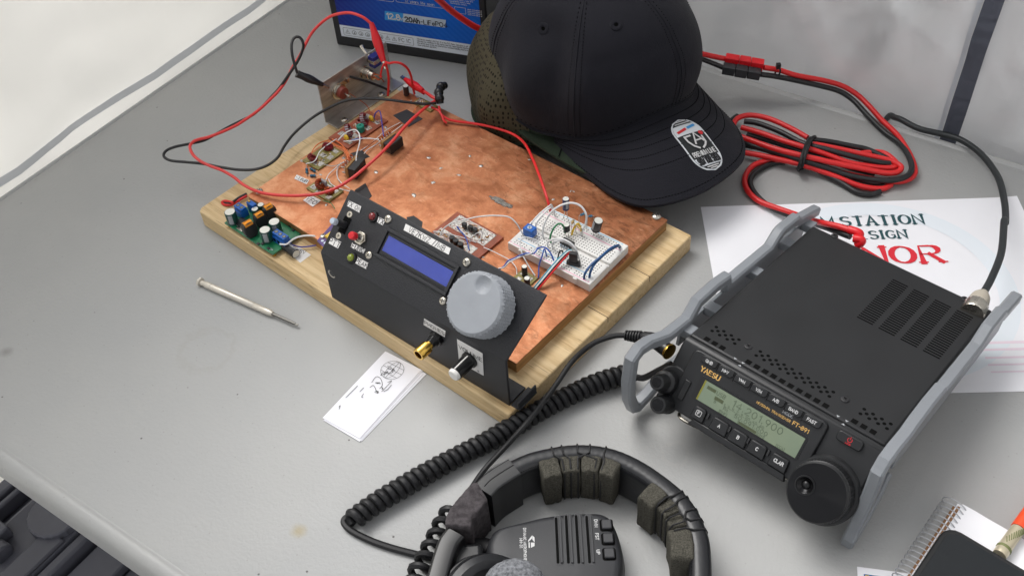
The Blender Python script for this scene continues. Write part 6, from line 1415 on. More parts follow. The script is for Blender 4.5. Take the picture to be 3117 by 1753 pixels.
def brim_z(x, y):
    d = np.hypot(BV[:, 0]-x, BV[:, 1]-y); k = np.argsort(d)[:24]; w_ = np.exp(-(d[k]/6)**2)+1e-6
    A = np.stack([np.ones(24), BV[k, 0]-x, BV[k, 1]-y], 1); return float(np.linalg.lstsq(A*w_[:, None], BV[k, 2]*w_, rcond=None)[0][0])
mb = MB()
for t in (.12, .24, .36, .48, .62, .94):
    P = []
    for i in np.linspace(0.5, NU-1.5, 230):
        i0 = int(i); f = i-i0; j = t*NTT; j0 = int(j); g_ = j-j0
        q = [(brim_pt(i0+a, j0+b_, .1)) for a in (0, 1) for b_ in (0, 1)]; P.append((q[0]*(1-g_)+q[1]*g_)*(1-f)+(q[2]*(1-g_)+q[3]*g_)*f)
    for i in range(0, 229, 2): mb.tube([P[i], P[i+1]], .42, 5, 1, smooth=False)
mb.build('stitching', 'cap_thread', br)
def on_brim(X, Y):
    z = 45
    for _ in range(8): q = HF.at(c10(X, Y), z); z = brim_z(q[0], q[1])
    return np.array([q[0], q[1]])
sa, sb_ = on_brim(1422, 790), on_brim(1650, 1092); up_ = unit(sa-sb_); rt_ = np.array([up_[1], -up_[0]]); Ls = np.linalg.norm(sa-sb_)+4; wS_ = Ls*.235; mid = (sa+sb_)/2
e1, e2 = on_brim(1385, 900), on_brim(1560, 800); wS_ = Ls*.285
def sticker(mb): 
    # lay flat shapes (sticker x, y) on the curved peak
    for k, p in enumerate(mb.v):
        q = mid+rt_*p[0]+up_*p[1]; mb.v[k] = np.array([q[0], q[1], brim_z(q[0], q[1])+.35+p[2]])
    return mb
def capsule(hw, hl, n=12): return [(hw*math.cos(a), hl-hw+hw*math.sin(a)) for a in np.linspace(0, math.pi, n)]+[(-hw*math.cos(a), -hl+hw-hw*math.sin(a)) for a in np.linspace(0, math.pi, n)]
def filled(hw, hl, y0, y1, z, n=24, m_=10):
    mb = MB(); vs = []; fs = []
    for i in range(n+1):
        y = y0+(y1-y0)*i/n; e = abs(y)-(hl-hw); w_ = hw if e <= 0 else math.sqrt(max(0.0001, hw*hw-e*e))
        for k in range(m_+1): vs.append((-w_+2*w_*k/m_, y, z))
    for i in range(n):
        for k in range(m_): a = i*(m_+1)+k; fs.append((a, a+1, a+m_+2, a+m_+1))
    return mb.add(vs, fs)
hl = Ls/2
st = sticker(filled(wS_, hl, -hl, hl, 0)).build('sticker', 'sticker_white', br, ang=180)
sticker(filled(wS_-1.4, hl-1.4, -hl+1.5, hl-1.5, .12)).build('sticker_field', 'sticker_dark', st, ang=180)
sticker(filled(wS_-1.4, hl-1.4, hl*.36, hl*.74, .6, 10)).build('sticker_band', 'sticker_white', st, ang=180)
sticker(filled(wS_-1.4, hl-1.4, -hl*.80, -hl*.52, .6, 10)).build('sticker_band', 'sticker_white', st, ang=180)
mb = MB(); k = wS_
lw_ = k*.11; e_ = lambda *P: [(x*k*.92, y*k*.72-.04*k) for x, y in P]
mb.ribbon(e_((-.1, .72), (-.58, .72), (-.55, .25), (-.36, -.2), (-.05, -.52)), lw_, 1.0)
mb.ribbon(e_((-.16, -.12), (.2, .9), (.55, -.02)), lw_, 1.0); mb.ribbon(e_((-.02, .2), (.42, .2)), lw_*.8, 1.0); mb.ribbon(e_((.62, .5), (.6, -.1), (.42, -.36), (.14, -.56)), lw_, 1.0)
tw = k*1.56; tot = sum(GW.get(c, 4)+1.3 for c in "PREMIUM LINE"); mb.text("PREMIUM LINE", -tw/2, -hl*.47, k*.26, k*.05, 1.0, sp=1.3, xs=tw/(tot*k*.26/6))
for y in (hl*.80, hl*.88): w2 = math.sqrt(max(.1, (wS_-1.4)**2-(y-(hl-wS_))**2))*.8; mb.ribbon([(-w2, y), (w2, y)], k*.06, 1.0)
for y in (-hl*.86, -hl*.92): w2 = math.sqrt(max(.1, (wS_-1.4)**2-(-y-(hl-wS_))**2))*.8; mb.ribbon([(-w2, y), (w2, y)], k*.06, 1.0)
sticker(mb).build('sticker_print', 'white_print', st)
mb = MB(); tw = k*1.5; tot = sum(GW.get(c, 4)+1.2 for c in "SHOW YOUR SHIELD"); mb.text("SHOW YOUR SHIELD", -tw/2, -hl*.75, k*.36, k*.07, 1.0, sp=1.2, xs=tw/(tot*k*.36/6)); sticker(mb).build('sticker_print', 'ink', st)
mb = MB(); mb.ribbon([(-k*.72, hl*.49), (-k*.04, hl*.56)], k*.16, 1.0); mb.lathe([(k*.16, 1.0), (.05, 1.0)], 6, (k*.66, k*.5, 0)); sticker(mb).build('sticker_print', 'red_print', st)
mb = MB(); mb.ribbon([(k*.06, hl*.57), (k*.66, hl*.63)], k*.16, 1.0); sticker(mb).build('sticker_print', 'sticker_blue_print', st)
mb = MB(); p = HF.at(c10(1518, 300), 62); mb.set(p); mb.box(-6, 4, -3, 3, -12, 9); mb.build('back_strap', 'cap_fabric', cap_, bevel=2)
# olive cap underneath
OF = Fr((62, 846, 0), R=HF.R); oc = thing('baseball_cap', 'olive green cap with mesh side panels, squashed under the black cap', 'cap', OF)
orim = lambda th: 4+27*math.exp(-(math.atan2(math.sin(th+.3), math.cos(th+.3))/.9)**2)
def ocrown(th, t, grow=0):
    p = crown(th, t, grow, 88, 90, 118, orim); s = 1+.03*math.sin(7*th)*math.sin(3*t); return np.array([p[0]*s, p[1]*s, p[2]])
def omb(t0, t1):
    n = 90; mb = MB(); vs = []; fs = []
    for i in range(25):
        for k in range(n+1): vs.append(ocrown(t0+(t1-t0)*k/n, ts[int(i*NZ/24)]))
    for i in range(24):
        for k in range(n): a, b_, c, d = i*(n+1)+k, i*(n+1)+k+1, (i+1)*(n+1)+k+1, (i+1)*(n+1)+k; fs.append((a, b_, c, d) if sgn < 0 else (a, d, c, b_))
    return mb.add(vs, fs)
omb(-.95, .8).build('front_panels', 'olive_fabric', oc, ang=180); omb(.8, 2*math.pi-.95).build('mesh_panels', 'olive_mesh', oc, ang=180)
mb = MB(); mb.tube([ocrown(-.95, t, .4) for t in ts[:-4:2]], 1.0, 6, 2); mb.tube([ocrown(a, .01, .3) for a in np.linspace(-2.4, .8, 60)], 1.6, 6, 1, smooth=False); mb.tube([ocrown(-.35, t, .3) for t in ts[:-4:2]], .7, 6, 2); mb.build('binding', 'olive_fabric', oc)
# its peak, tucked below the black one
pk_out = spline([(a, b_, 0) for a, b_ in ((-96, 12), (-95, 28), (-92, 51), (-86, 80), (-79, 104), (-68, 132), (-40, 150), (0, 152), (40, 142), (60, 112), (70, 60))], 6)
cen = np.array([-10, 55, 0]); mb = MB(); vs = []; fs = []; n = len(pk_out)
for off in (0, -2.4):
    for p in pk_out:
        for j in range(9):
            q = cen+(p-cen)*j/8; wz = HF.wor((hx(q[0]), q[1], 35.5+off+4*(1-j/8)+.8*math.sin(p[1]*.05))); vs.append(OF.loc(wz))
for i in range(n-1):
    for j in range(8):
        a = (i*9+j, i*9+j+1, (i+1)*9+j+1, (i+1)*9+j); q = tuple(n*9+x for x in a); fs += [a if sgn < 0 else a[::-1], q[::-1] if sgn < 0 else q]
    fs.append((i*9+8, n*9+i*9+8, n*9+(i+1)*9+8, (i+1)*9+8))
mb.add(vs, fs).build('peak', 'olive_fabric', oc, ang=60)
mb = MB(); mb.tube([OF.loc(HF.wor((hx(x), y, 36.6))) for x, y in ((-88, 66), (-78, 58), (-66, 56), (-55, 60))], .5, 5, 4); mb.build('stitching', 'cap_thread', oc)
# ------------------------------------------------------------------ headset lying on its side
HS = Fr((at(c6(1500, 500))[0], at(c6(1500, 500))[1], 0)); hs_ = thing('headset', 'black padded headset with foam blocks tied to its band, lying round the hand microphone', 'headset', HS)
def h6(X, Y, z=0): return HS.loc(at(c6(X, Y), z))
def path_frame(P):
    T_ = [unit((P[min(i+1, len(P)-1)]-P[max(i-1, 0)])*np.array([1, 1, 0])) for i in range(len(P))]
    return [np.array([-t[1], t[0], 0]) for t in T_]      # left of the travel direction (= outwards here when walking clockwise)
bandP = spline([h6(X, Y, 38) for X, Y in ((1120, 325), (1260, 265), (1400, 232), (1500, 217), (1600, 214), (1700, 222), (1800, 245), (1900, 285), (2000, 340), (2080, 395), (2150, 448), (2230, 520), (2300, 615), (2350, 720), (2380, 830), (2390, 1037), (2385, 1200))], 5)
for p in bandP: p[2] = 0
def band_sweep(P, sec, flip=1):
    Nn = path_frame(P); vs = []; fs = []; k = len(sec)
    for p, n_ in zip(P, Nn):
        for u, z in sec: vs.append(p+n_*u*flip+np.array([0, 0, z]))
    for i in range(len(P)-1):
        for j in range(k): fs.append((i*k+j, i*k+(j+1) % k, (i+1)*k+(j+1) % k, (i+1)*k+j))
    fs.append(list(range(k))[::-1]); fs.append([(len(P)-1)*k+j for j in range(k)])
    mb = MB().add(vs, fs); return mb
def rsec(u0, u1, z0, z1, r, n=5): return [(a, b_) for a, b_ in rbox(u0, z0, u1, z1, r, ) [:-1]]
sec = rsec(-12, 2, 1, 39, 5.5)
mb = band_sweep(bandP, sec)
for k, p in enumerate(mb.v): p[2] += .12*math.sin(k*.13)
mb.build('headband', 'leather', hs_)
mb = MB(); Nn = path_frame(bandP)
for z, u in ((37.2, -9.5),):
    P = spline([p+n_*(-10.6)+np.array([0, 0, 36.6]) for p, n_ in zip(bandP, Nn)], 4)
    for i in range(0, len(P)-1, 2): mb.tube([P[i], P[i+1]], .45, 4, 1, smooth=False)
mb.build('stitching', 'cap_thread', hs_)
armP = spline([h6(X, Y, 38) for X, Y in ((925, 478), (980, 420), (1050, 370), (1135, 318))], 6)
for p in armP: p[2] = 0
band_sweep(armP, rsec(-14, 1.5, .5, 40, 1.5)).build('slider', 'black_plastic', hs_, ang=40)
mid_ = [p+np.array([0, 0, 40.05]) for p in armP]; mb = MB(); mb.tube([p+n_*(-5) for p, n_ in zip(mid_[2:], path_frame(armP)[2:])], .5, 5, 1, smooth=False); mb.build('slider_groove', 'ferrite', hs_)
wrP = spline([h6(X, Y, 38) for X, Y in ((755, 735), (775, 650), (830, 575), (900, 495), (945, 470))], 6)
for p in wrP: p[2] = 0
mb = band_sweep(wrP, rsec(-15, 3, 1, 41, 3))
rnd = random.Random(5)
for p in mb.v: p += np.array([rnd.uniform(-.6, .6) for _ in range(3)])
mb.build('cloth_wrap', 'dusty_cloth', hs_, ang=180, sub=1)
yk = spline([h6(X, Y, 36) for X, Y in ((580, 1160), (625, 1040), (660, 920), (700, 810), (750, 740))], 6)
for p in yk: p[2] = 0
band_sweep(yk, rsec(-13, 1, 1, 38, 2.5)).build('yoke', 'gloss_black', hs_, ang=40)
# foam blocks on the inside of the band
def foam(s0, s1, z0, z1, d0, d1, seed):
    """a rough foam block hugging the band between path positions s0..s1"""
    L_ = len(bandP)-1; n = 12; P = []; 
    for i in range(n+1):
        q = (s0+(s1-s0)*i/n)*L_; a = int(min(q, L_-1)); P.append(bandP[a]+(bandP[a+1]-bandP[a])*(q-a))
    rn = random.Random(seed); sec = []
    m_ = 7
    for k in range(m_): sec.append((-(d0+(d1-d0)*k/m_), z1))
    for k in range(m_): sec.append((-d1+1.5*k/m_, z1+(z0-z1)*k/m_))
    for k in range(m_): sec.append((-d1+1.5+(d1-1.5-d0)*k/m_, z0))
    for k in range(m_): sec.append((-d0, z0+(z1-z0)*k/m_))
    mb = band_sweep(P, sec); b1 = len(sec)
    for k, p in enumerate(mb.v):
        e = 1-.0; row = k//b1; pinch = 1-.05*math.exp(-((min(row, n-row))/1.3)**2); c = np.array([0, 0, (z0+z1)/2]); p[2] = c[2]+(p[2]-c[2])*pinch
        p += np.array([rn.uniform(-.6, .6) for _ in range(3)])
    return mb.build('foam_pad', 'foam', hs_, ang=180, sub=1)
def sfind(X, Y):
    q = h6(X, Y, 38)*np.array([1, 1, 0]); return min(range(len(bandP)), key=lambda i: np.linalg.norm(bandP[i]-q))/(len(bandP)-1)
def cord(s0, s1, d, lean=0):
    L_ = len(bandP)-1
    def fr(s): q = s*L_; a = int(min(q, L_-1)); p = bandP[a]+(bandP[a+1]-bandP[a])*(q-a); return p, Nn[a]
    (p, n_), (p2, n2) = fr(s0), fr(s1); U = np.array([0, 0, 1.])
    P = [p+n_*2.3+U*8, p+n_*2.5+U*22, p+n_*2.3+U*33, p+n_*.6+U*38, p-n_*3+U*39.4, p-n_*7+U*39.6, p2-n2*(d*.55)+U*40.3, p2-n2*(d-3)+U*39.8, p2-n2*(d-.6)+U*36.5, p2-n2*(d-.9)+U*26, p2-n2*(d-1)+U*10, p2-n2*(d-2.5)+U*3]
    mb = MB(); mb.tube(P, .66, 6, 1, smooth=False); return mb.build('tie_cord', 'cord_black', hs_)
S1 = [sfind(x, y) for x, y in ((1285, 258), (1425, 228), (1590, 213), (1730, 228), (1880, 278))]
for i, (d1, zt) in enumerate(((24, 40.5), (22, 39.5), (22.5, 40), (23, 40.5))): foam(S1[i]+.0005, S1[i+1]-.0005, 2.5, zt, 9, d1, 40+i)
S2 = [sfind(x, y) for x, y in ((2085, 400), (2205, 495), (2285, 590), (2345, 700), (2386, 930))]
for i, (d1, zt) in enumerate(((25, 41), (21, 38.5), (21, 38), (24, 40))): foam(S2[i]+.0005, S2[i+1]-.0005, 2.5, zt, 9, d1, 60+i)
for X0, X1, d in ((1410, 1440, 22.5), (1458, 1500, 22.5), (1570, 1690, 22.5), (1650, 1560, 22.5), (1745, 1750, 22.8)):
    yb = lambda X: 232 if X < 1430 else (215 if X < 1680 else 232); cord(sfind(X0, yb(X0)), sfind(X1, yb(X1)), d)
for (a, b_, d) in (((2215, 500), (2200, 492), 22), ((2245, 530), (2265, 565), 21.5), ((2300, 610), (2335, 680), 21.5), ((2330, 680), (2300, 615), 21.5), ((2352, 735), (2350, 722), 22)): cord(sfind(*a), sfind(*b_), d)
# ear cup, seen from its edge, with the fuzzy microphone tip resting on it
ec = h6(985, 1215, 18); ax = unit((.40, -.50, .77)); mb = MB(); mb.lathe([(20, -20), (28, -17), (31, -8), (31.5, -2), (30, 0)], 56, ec, ax, cap=True); ecup = mb.build('ear_cup', 'black_plastic', hs_)
mb = MB(); mb.lathe([(30.5, .2), (32, 3), (31.6, 8), (28, 11), (23, 11.4), (19, 9), (17, 4), (.1, 3)], 56, ec, ax); mb.build('ear_pad', 'leather', hs_)
jb = h6(850, 960, 16); mb = MB(); mb.cbox(jb, (26, 16, 26)); mb.build('hinge', 'black_plastic', hs_, bevel=3)
wc = h6(1165, 1080, 44); rn = random.Random(9); mb = MB(); mb.ball(wc, 15, 40, (1.25, 1, .9), .02); mb.build('windscreen', 'fuzzy_grey', hs_, ang=180)
mb = MB(); mb.tube([wc, wc+np.array([-20, -14, -4]), wc+np.array([-40, -24, -16])], 3, 10, 5); mb.build('microphone_boom', 'black_plastic', hs_)
# its cable with the moulded plug at the radio
mb = MB(); cab = [HS.loc(at(V(X, Y), z)) for X, Y, z in ((1135, 1285, 8), (1170, 1250, 6), (1215, 1185, 4), (1265, 1130, 10), (1315, 1075, 19), (1360, 1020, 22), (1400, 965, 24), (1440, 908, 30), (1490, 865, 40), (1540, 846, 46), (1575, 843, 49))]
mb.tube(cab, 2.1, 10, 7); mb.build('cable', 'rubber_black', hs_)
p0, p1, p2 = [HS.loc(at(V(X, Y), z)) for X, Y, z in ((1572, 843, 49), (1640, 852, 54), (1686, 886, 56))]
mb = MB(); d_ = unit(p1-p0); L_ = np.linalg.norm(p1-p0); prof = []
for i in range(6): z = i*L_*.62/6; prof += [(2.6+i*.22, z), (3.9+i*.2, z+.6), (3.9+i*.2, z+1.6), (2.7+i*.22, z+2.0)]
prof += [(4.2, L_*.66), (4.8, L_*.72), (4.9, L_)]
mb.lathe(prof, 20, p0, d_); mb.build('strain_relief', 'rubber_black', hs_)
d2 = unit(p2-p1); L2 = np.linalg.norm(p2-p1); mb = MB(); mb.lathe([(4.9, -1), (5.4, 1), (5.6, L2-2.2)], 24, p1, d2); mb.build('plug_body', 'gloss_black', hs_)
mb = MB(); mb.lathe([(6.0, L2-2.1), (6.2, L2-1.6), (6.2, L2-.4), (5, L2)], 28, p1, d2); mb.build('plug_ring', 'brass', hs_)

# ------------------------------------------------------------------ hand microphone with coiled cord
ZM = 27.0
a_, b_ = at(c6(1440, 660), ZM), at(c6(1455, 970), ZM); my = unit((a_-b_)*np.array([1, 1, 0])); mx = np.array([my[1], -my[0], 0])
MF = Fr((a_*np.array([1, 1, 0])), R=np.stack([mx, my, np.array([0, 0, 1.])], 1))
mc = thing('hand_microphone', 'black hand microphone with four slots and three buttons, inside the headset band', 'microphone', MF)
def m6(X, Y, z=ZM): q = MF.at(c6(X, Y), z); return (q[0], q[1])
ol = spline([m6(X, Y)+(0,) for X, Y in ((980, 860), (990, 800), (1020, 745), (1075, 712), (1200, 678), (1350, 640), (1500, 622), (1620, 618), (1710, 622), (1775, 655), (1815, 730), (1845, 830), (1860, 930), (1845, 1040), (1810, 1130), (1700, 1185), (1500, 1190), (1300, 1180), (1100, 1120), (1000, 1020))], 4, True)
pol = [(p[0], p[1]) for p in ol]; ctr = np.mean(np.array(pol), 0)
def inset(d): return [tuple(np.array(p)+unit(ctr-np.array(p))*d) for p in pol]
mb = MB(); rings = [(inset(4), 1.5), (inset(.8), 4), (pol, 9), (inset(.2), 18), (inset(1.6), 23.5), (inset(4.2), 26.2), (inset(7), ZM)]; n = len(pol)
vs = [(p[0], p[1], z) for r_, z in rings for p in r_]; fs = [list(range(n))[::-1], [(len(rings)-1)*n+k for k in range(n)]]+[(i*n+k, i*n+(k+1) % n, (i+1)*n+(k+1) % n, (i+1)*n+k) for i in range(len(rings)-1) for k in range(n)]
ar = sum(pol[i][0]*pol[(i+1) % n][1]-pol[(i+1) % n][0]*pol[i][1] for i in range(n))
if ar < 0: fs = [list(f)[::-1] for f in fs]
mb.add(vs, fs); mb.build('body', 'mic_black', mc, ang=70)
mb = MB(); mb.prism(inset(-.35), 12.3, 12.9); mb.build('seam_line', 'ferrite', mc)
mb = MB(); mr_ = MB(); ms = MB()
for X0, Y0, X1, Y1 in ((1440, 655, 1450, 970), (1503, 642, 1515, 970), (1566, 640, 1580, 970), (1632, 645, 1648, 968)):
    p, q = np.array(m6(X0, Y0)), np.array(m6(X1, Y1)); mm = (p+q)/2; hl_ = np.linalg.norm(p-q)/2
    mb.prism(rr(mm[0]-2.7, mm[1]-hl_, mm[0]+2.7, mm[1]+hl_, 2.6, 6), ZM+.02, ZM+.12); mr_.prism(rr(mm[0]+.3, mm[1]-hl_+1.5, mm[0]+2.1, mm[1]+hl_-1.5, .8), ZM+.13, ZM+1.1); ms.prism(rr(mm[0]-2.1, mm[1]-hl_+1.5, mm[0]-.3, mm[1]+hl_-1.5, .8), ZM+.13, ZM+.2)
mb.build('slot_recess', 'mic_black', mc); mr_.build('slot_rib', 'mic_black', mc, bevel=.3); ms.build('slot_opening', 'void_black', mc)
for X, Y in ((1745, 716), (1755, 803), (1762, 897)):
    p = m6(X, Y); mb = MB(); mb.prism(rr(p[0]-4.6, p[1]-4.6, p[0]+4.2, p[1]+4.4, 1.6), ZM-.4, ZM+.15); o = mb.build('button', 'void_black', mc, bevel=.1); mb = MB(); mb.prism(rr(p[0]-3.4, p[1]-3.6, p[0]+3.3, p[1]+3.4, 1.2), ZM+.16, ZM+2.2); mb.build('button_top', 'mic_black', o, bevel=.7)
RM = np.array([[0, 1, 0], [-1, 0, 0], [0, 0, 1.]]); RM = np.array([[0., 1, 0], [-1, 0, 0], [0, 0, 1]])
def mtext(t, X, Y, h, w_, xs=1.0, al=0.5):
    p = m6(X, Y); mb = MB().set((p[0], p[1], ZM), RM); mb.text(t, 0, 0, h, w_, .15, sp=1.4, xs=xs, align=al); mb.build('white_lettering', 'white_print', mc)
mtext("DYNAMIC MICROPHONE", 1224, 835, 1.7, .34, .92); mtext("MH-31", 1200, 828, 1.8, .36); mtext("DWN", 1668, 705, 2.0, .4); mtext("FST", 1675, 788, 2.0, .4); mtext("UP", 1682, 885, 2.0, .4)
p = m6(1268, 820); mb = MB().set((p[0], p[1], ZM+.15), RM)
for q in ([(-4.6, 1.2), (-1.4, 1.2), (.6, 2.6), (-3, 2.6)], [(-4.6, 1.0), (-1, -1.6), (.2, -1.6), (-2.4, 1.0)], [(.4, -1.4), (4.4, -1.4), (4.4, -.6), (.4, -.6)], [(.6, .1), (4.4, .1), (3.2, 2.5), (.8, 2.5)]): mb.sheet(q, .01)
mb.build('emblem', 'white_print', mc)
mb = MB(); mb.tube([MF.loc(at(c6(X, Y), 14)) for X, Y in ((1010, 870), (960, 850), (900, 860), (850, 880))], (7, 4), 12, 5); mb.build('cord_boot', 'rubber_black', mc)
def coil(pts, R, r, pitch, spt=12):
    P = spline(pts, 8); d = [0]
    for i in range(1, len(P)): d.append(d[-1]+np.linalg.norm(P[i]-P[i-1]))
    tot = d[-1]; n = int(tot/pitch*spt); out = []; up = np.array([0, 0, 1.0])
    for i in range(n+1):
        s_ = tot*i/n; k = min(len(P)-2, max(0, int(np.searchsorted(d, s_))-1)); f = (s_-d[k])/(d[k+1]-d[k]+1e-9); p = P[k]+(P[k+1]-P[k])*f; t = unit(P[min(k+2, len(P)-1)]-P[max(k-1, 0)]); sd = unit(np.cross(up, t)); u2 = np.cross(t, sd); a = 2*math.pi*i/spt
        wob = 1+.04*math.sin(i*.037); out.append(p+(sd*math.cos(a)+u2*math.sin(a))*R*wob)
    return out
def pc(pts, cv=V): return [MF.loc(at(cv(X, Y), z)) for X, Y, z in pts]
c_a = coil(pc([(1592, 938, 9.5), (1550, 948, 9), (1480, 972, 8.5), (1380, 1020, 8.5), (1300, 1067, 8.5), (1230, 1108, 8.5), (1160, 1143, 8.5), (1080, 1186, 8.5), (1000, 1232, 8.5), (940, 1268, 8.5), (885, 1308, 8.5)]), 5.4, 2.9, 5.85)
mb = MB(); mb.tube(pc([(1690, 915, 38), (1660, 930, 30), (1620, 950, 16), (1600, 948, 12)])+[c_a[0]], 2.5, 8, 6); mb.tube(c_a, 2.85, 10, 1, smooth=False)
mb.tube([c_a[-1]]+pc([(872, 1302, 3.5), (866, 1315, 2.6), (885, 1335, 2.5), (930, 1358, 2.5), (980, 1376, 2.5), (1040, 1392, 2.5), (1085, 1402, 3), (1110, 1408, 5)]), 2.5, 8, 6)
c_b = coil([MF.loc(at(c6(X, Y), 9)) for X, Y in ((775, 625), (735, 690), (705, 745), (665, 830), (630, 900), (590, 970), (545, 1050), (520, 1130))], 5.8, 2.5, 9.2)
mb.tube(c_b, 2.5, 8, 1, smooth=False); mb.build('coiled_cord', 'rubber_black', mc)

# ------------------------------------------------------------------ screwdriver, cards
a_, b_, c_ = at(V(500, 708), 3.2), at(V(686, 790), 3.2), at(V(754, 819), 1.2); ax = unit((b_-a_)*np.array([1, 1, 0])); SF = Fr((a_[0], a_[1], 3.4), R=np.stack([ax, np.cross((0, 0, 1.), ax), np.array([0, 0, 1.])], 1)); LS = np.linalg.norm((b_-a_)[:2]); LB = np.linalg.norm((c_-b_)[:2])
sd = thing('screwdriver', 'small silver precision screwdriver lying on the table in front of the wooden base', 'screwdriver', SF)
mat('silver_white', lin(214, 208, 196), .35, .4, var=.06, vs=60)
mb = MB(); mb.lathe([(2.4, .1), (4.2, .6), (4.4, 2.6), (2.4, 3.2)], 6, (0, 0, 0), (1, 0, 0)); mb.lathe([(2.2, 3.1), (2.4, 4), (2.4, 7)], 20, (0, 0, 0), (1, 0, 0)); mb.build('swivel_cap', 'silver_white', sd, bevel=.3)
mb = MB(); mb.lathe([(2.4, 7.1), (2.8, 8), (2.8, 14), (2.4, 14.5), (2.8, 15), (2.8, LS*.75), (2.4, LS*.75+.6), (2.8, LS*.75+1.2), (2.8, LS-3), (2.0, LS)], 96, (0, 0, 0), (1, 0, 0), mod=lambda a, z: 1+(.05*math.cos(a*12) if 15 < z < LS*.75 else 0)); mb.build('handle', 'silver_white', sd)
mb = MB(); mb.lathe([(1.3, LS+.05), (1.3, LS+LB-6), (1.1, LS+LB-3)], 14, (0, 0, 0), (1, 0, 0)); mb.box(LS+LB-3, LS+LB, -1.0, 1.0, -.4, .4); mb.build('blade', 'steel_dark', sd)
q = [at(V(X, Y), 1) for X, Y in ((812, 1052), (905, 1104), (1062, 932), (968, 886))]; ex = unit((q[1]-q[0])*np.array([1, 1, 0])); cw = np.linalg.norm(q[1]-q[0]); cl = np.linalg.norm(q[2]-q[1]); 
eyy = unit((q[3]-q[0])*np.array([1, 1, 0])); CFr = Fr((q[0]*np.array([1, 1, 0])), math.atan2(ex[1], ex[0]))
ey_l = CFr.loc(CFr.O+eyy)
for i, (dx_, dy_, rot, lab) in enumerate(((2.2, .8, -2.2, 'lowest white card of the small stack, its edge showing below the others'), (1.4, -1.0, -1.3, 'second white card up from the table in the small stack'), (.5, .4, -.5, 'white card directly under the printed top card'), (0, 0, 0, 'top white card of the stack, printed with a globe and smudged lines'))):
    Fi = CFr.sub((dx_, dy_, .25+i*.42), [[math.cos(R_(rot)), -math.sin(R_(rot)), 0], [math.sin(R_(rot)), math.cos(R_(rot)), 0], [0, 0, 1]])
    r = thing('paper_card', lab, 'card', Fi, 'stack of white cards'); mb = MB(); NXc, NYc = 4, 14
    vs = []; fs = []
    for zz in (.32, 0):
        for b_ in range(NYc+1):
            for a_ in range(NXc+1): vs.append((cw*a_/NXc, cl*b_/NYc, zz+.5*math.sin(math.pi*b_/NYc)*(i*.15)))
    K2 = (NXc+1)*(NYc+1)
    for b_ in range(NYc):
        for a_ in range(NXc): f = (b_*(NXc+1)+a_, b_*(NXc+1)+a_+1, (b_+1)*(NXc+1)+a_+1, (b_+1)*(NXc+1)+a_); fs += [f, tuple(K2+x for x in f[::-1])]
    for b_ in range(NYc):
        for e in (0, NXc): k = b_*(NXc+1)+e; fs.append((k, k+NXc+1, K2+k+NXc+1, K2+k))
    for a_ in range(NXc):
        for e in (0, NYc): k = e*(NXc+1)+a_; fs.append((k, k+1, K2+k+1, K2+k))
    mb.add(vs, fs).build('sheet', 'card_white', r, ang=60)
    if i == 3:
        mb = MB(); gz = .95
        def k_(X, Y): p = Fi.at(V(X, Y), 2.2); return (p[0], p[1])
        g = np.array(k_(987, 931)); e = np.array(k_(1016, 932)); R0 = np.linalg.norm(e-g)
        mb.ribbon([(g[0]+R0*math.cos(t), g[1]+R0*math.sin(t)) for t in np.linspace(0, 2*math.pi, 30)], .26, gz)
        for k in (.45, -.45): mb.ribbon([(g[0]+R0*k*math.sin(t), g[1]+R0*math.cos(t)) for t in np.linspace(0, math.pi, 14)], .26, gz)
        for k in (-.5, 0, .5): w2 = math.sqrt(1-k*k)*R0; mb.ribbon([(g[0]-w2, g[1]+k*R0), (g[0]+w2, g[1]+k*R0)], .26, gz)
        mb.ribbon([(g[0], g[1]-R0), (g[0], g[1]+R0)], .26, gz)
        rn = random.Random(3)
        for X0, Y0, sz in ((972, 940, 14), (985, 932, 12), (978, 925, 9), (950, 965, 8), (958, 975, 7), (948, 985, 6)):
            P = [k_(X0+rn.uniform(-sz, sz), Y0+rn.uniform(-sz*.5, sz*.5)) for _ in range(6)]; mb.ribbon([p[:2] for p in spline([(*p, 0) for p in P], 5)], .34, gz)
        for P in ([(935, 962), (946, 948), (957, 952), (962, 968), (955, 978)], [(930, 975), (940, 970), (950, 990)], [(915, 990), (910, 998), (914, 1000)], [(852, 1024), (856, 1020), (853, 1029)], [(975, 962), (985, 958), (970, 975), (960, 985)]): mb.ribbon([p[:2] for p in spline([(*k_(*p), 0) for p in P], 5)], .38, gz)
        mb.build('drawing', 'ink', r)
        mb = MB()
        for P in ([(870, 1000), (890, 980), (900, 970)], [(905, 985), (915, 975)], [(965, 985), (975, 980), (985, 968)]): mb.ribbon([k_(*p) for p in P], .5, gz)
        mb.build('smudge', 'grey_ink', r)
# ------------------------------------------------------------------ notebook, phone, pen, sticker
ZN = 8.0
o_ = at(c7(1775, 330), ZN); e_ = at(c7(2390, 680), ZN); ex = unit((e_-o_)*np.array([1, 1, 0])); NF = Fr((o_*np.array([1, 1, 0])), math.atan2(ex[1], ex[0])); nb = thing('notebook', 'spiral bound notebook with blank white pages under the phone', 'notebook', NF)
e2 = NF.at(c7(2390, 680), ZN)
NWd, NH = 90, 130
MB().box(-3.5, NWd, -NH, 0, .1, 1.4).build('cover', 'cardboard', nb, bevel=.3); MB().box(-1.6, NWd-1, -NH, -.6, 1.45, 6.6).build('page_block', 'paper', nb, bevel=.3)
MB().box(-.6, 1.2, -NH, -3, 6.65, 7.2).build('torn_edge', 'cardboard', nb, bevel=.2)
mb = MB(); vs = []; fs = []
for b_ in range(15):
    for a_ in range(11): vs.append((1.3+a_*(NWd-2)/10, -.2-b_*NH/14, 7.3+.4*math.sin(a_*.5+b_*.3)+.6*(a_ < 2)))
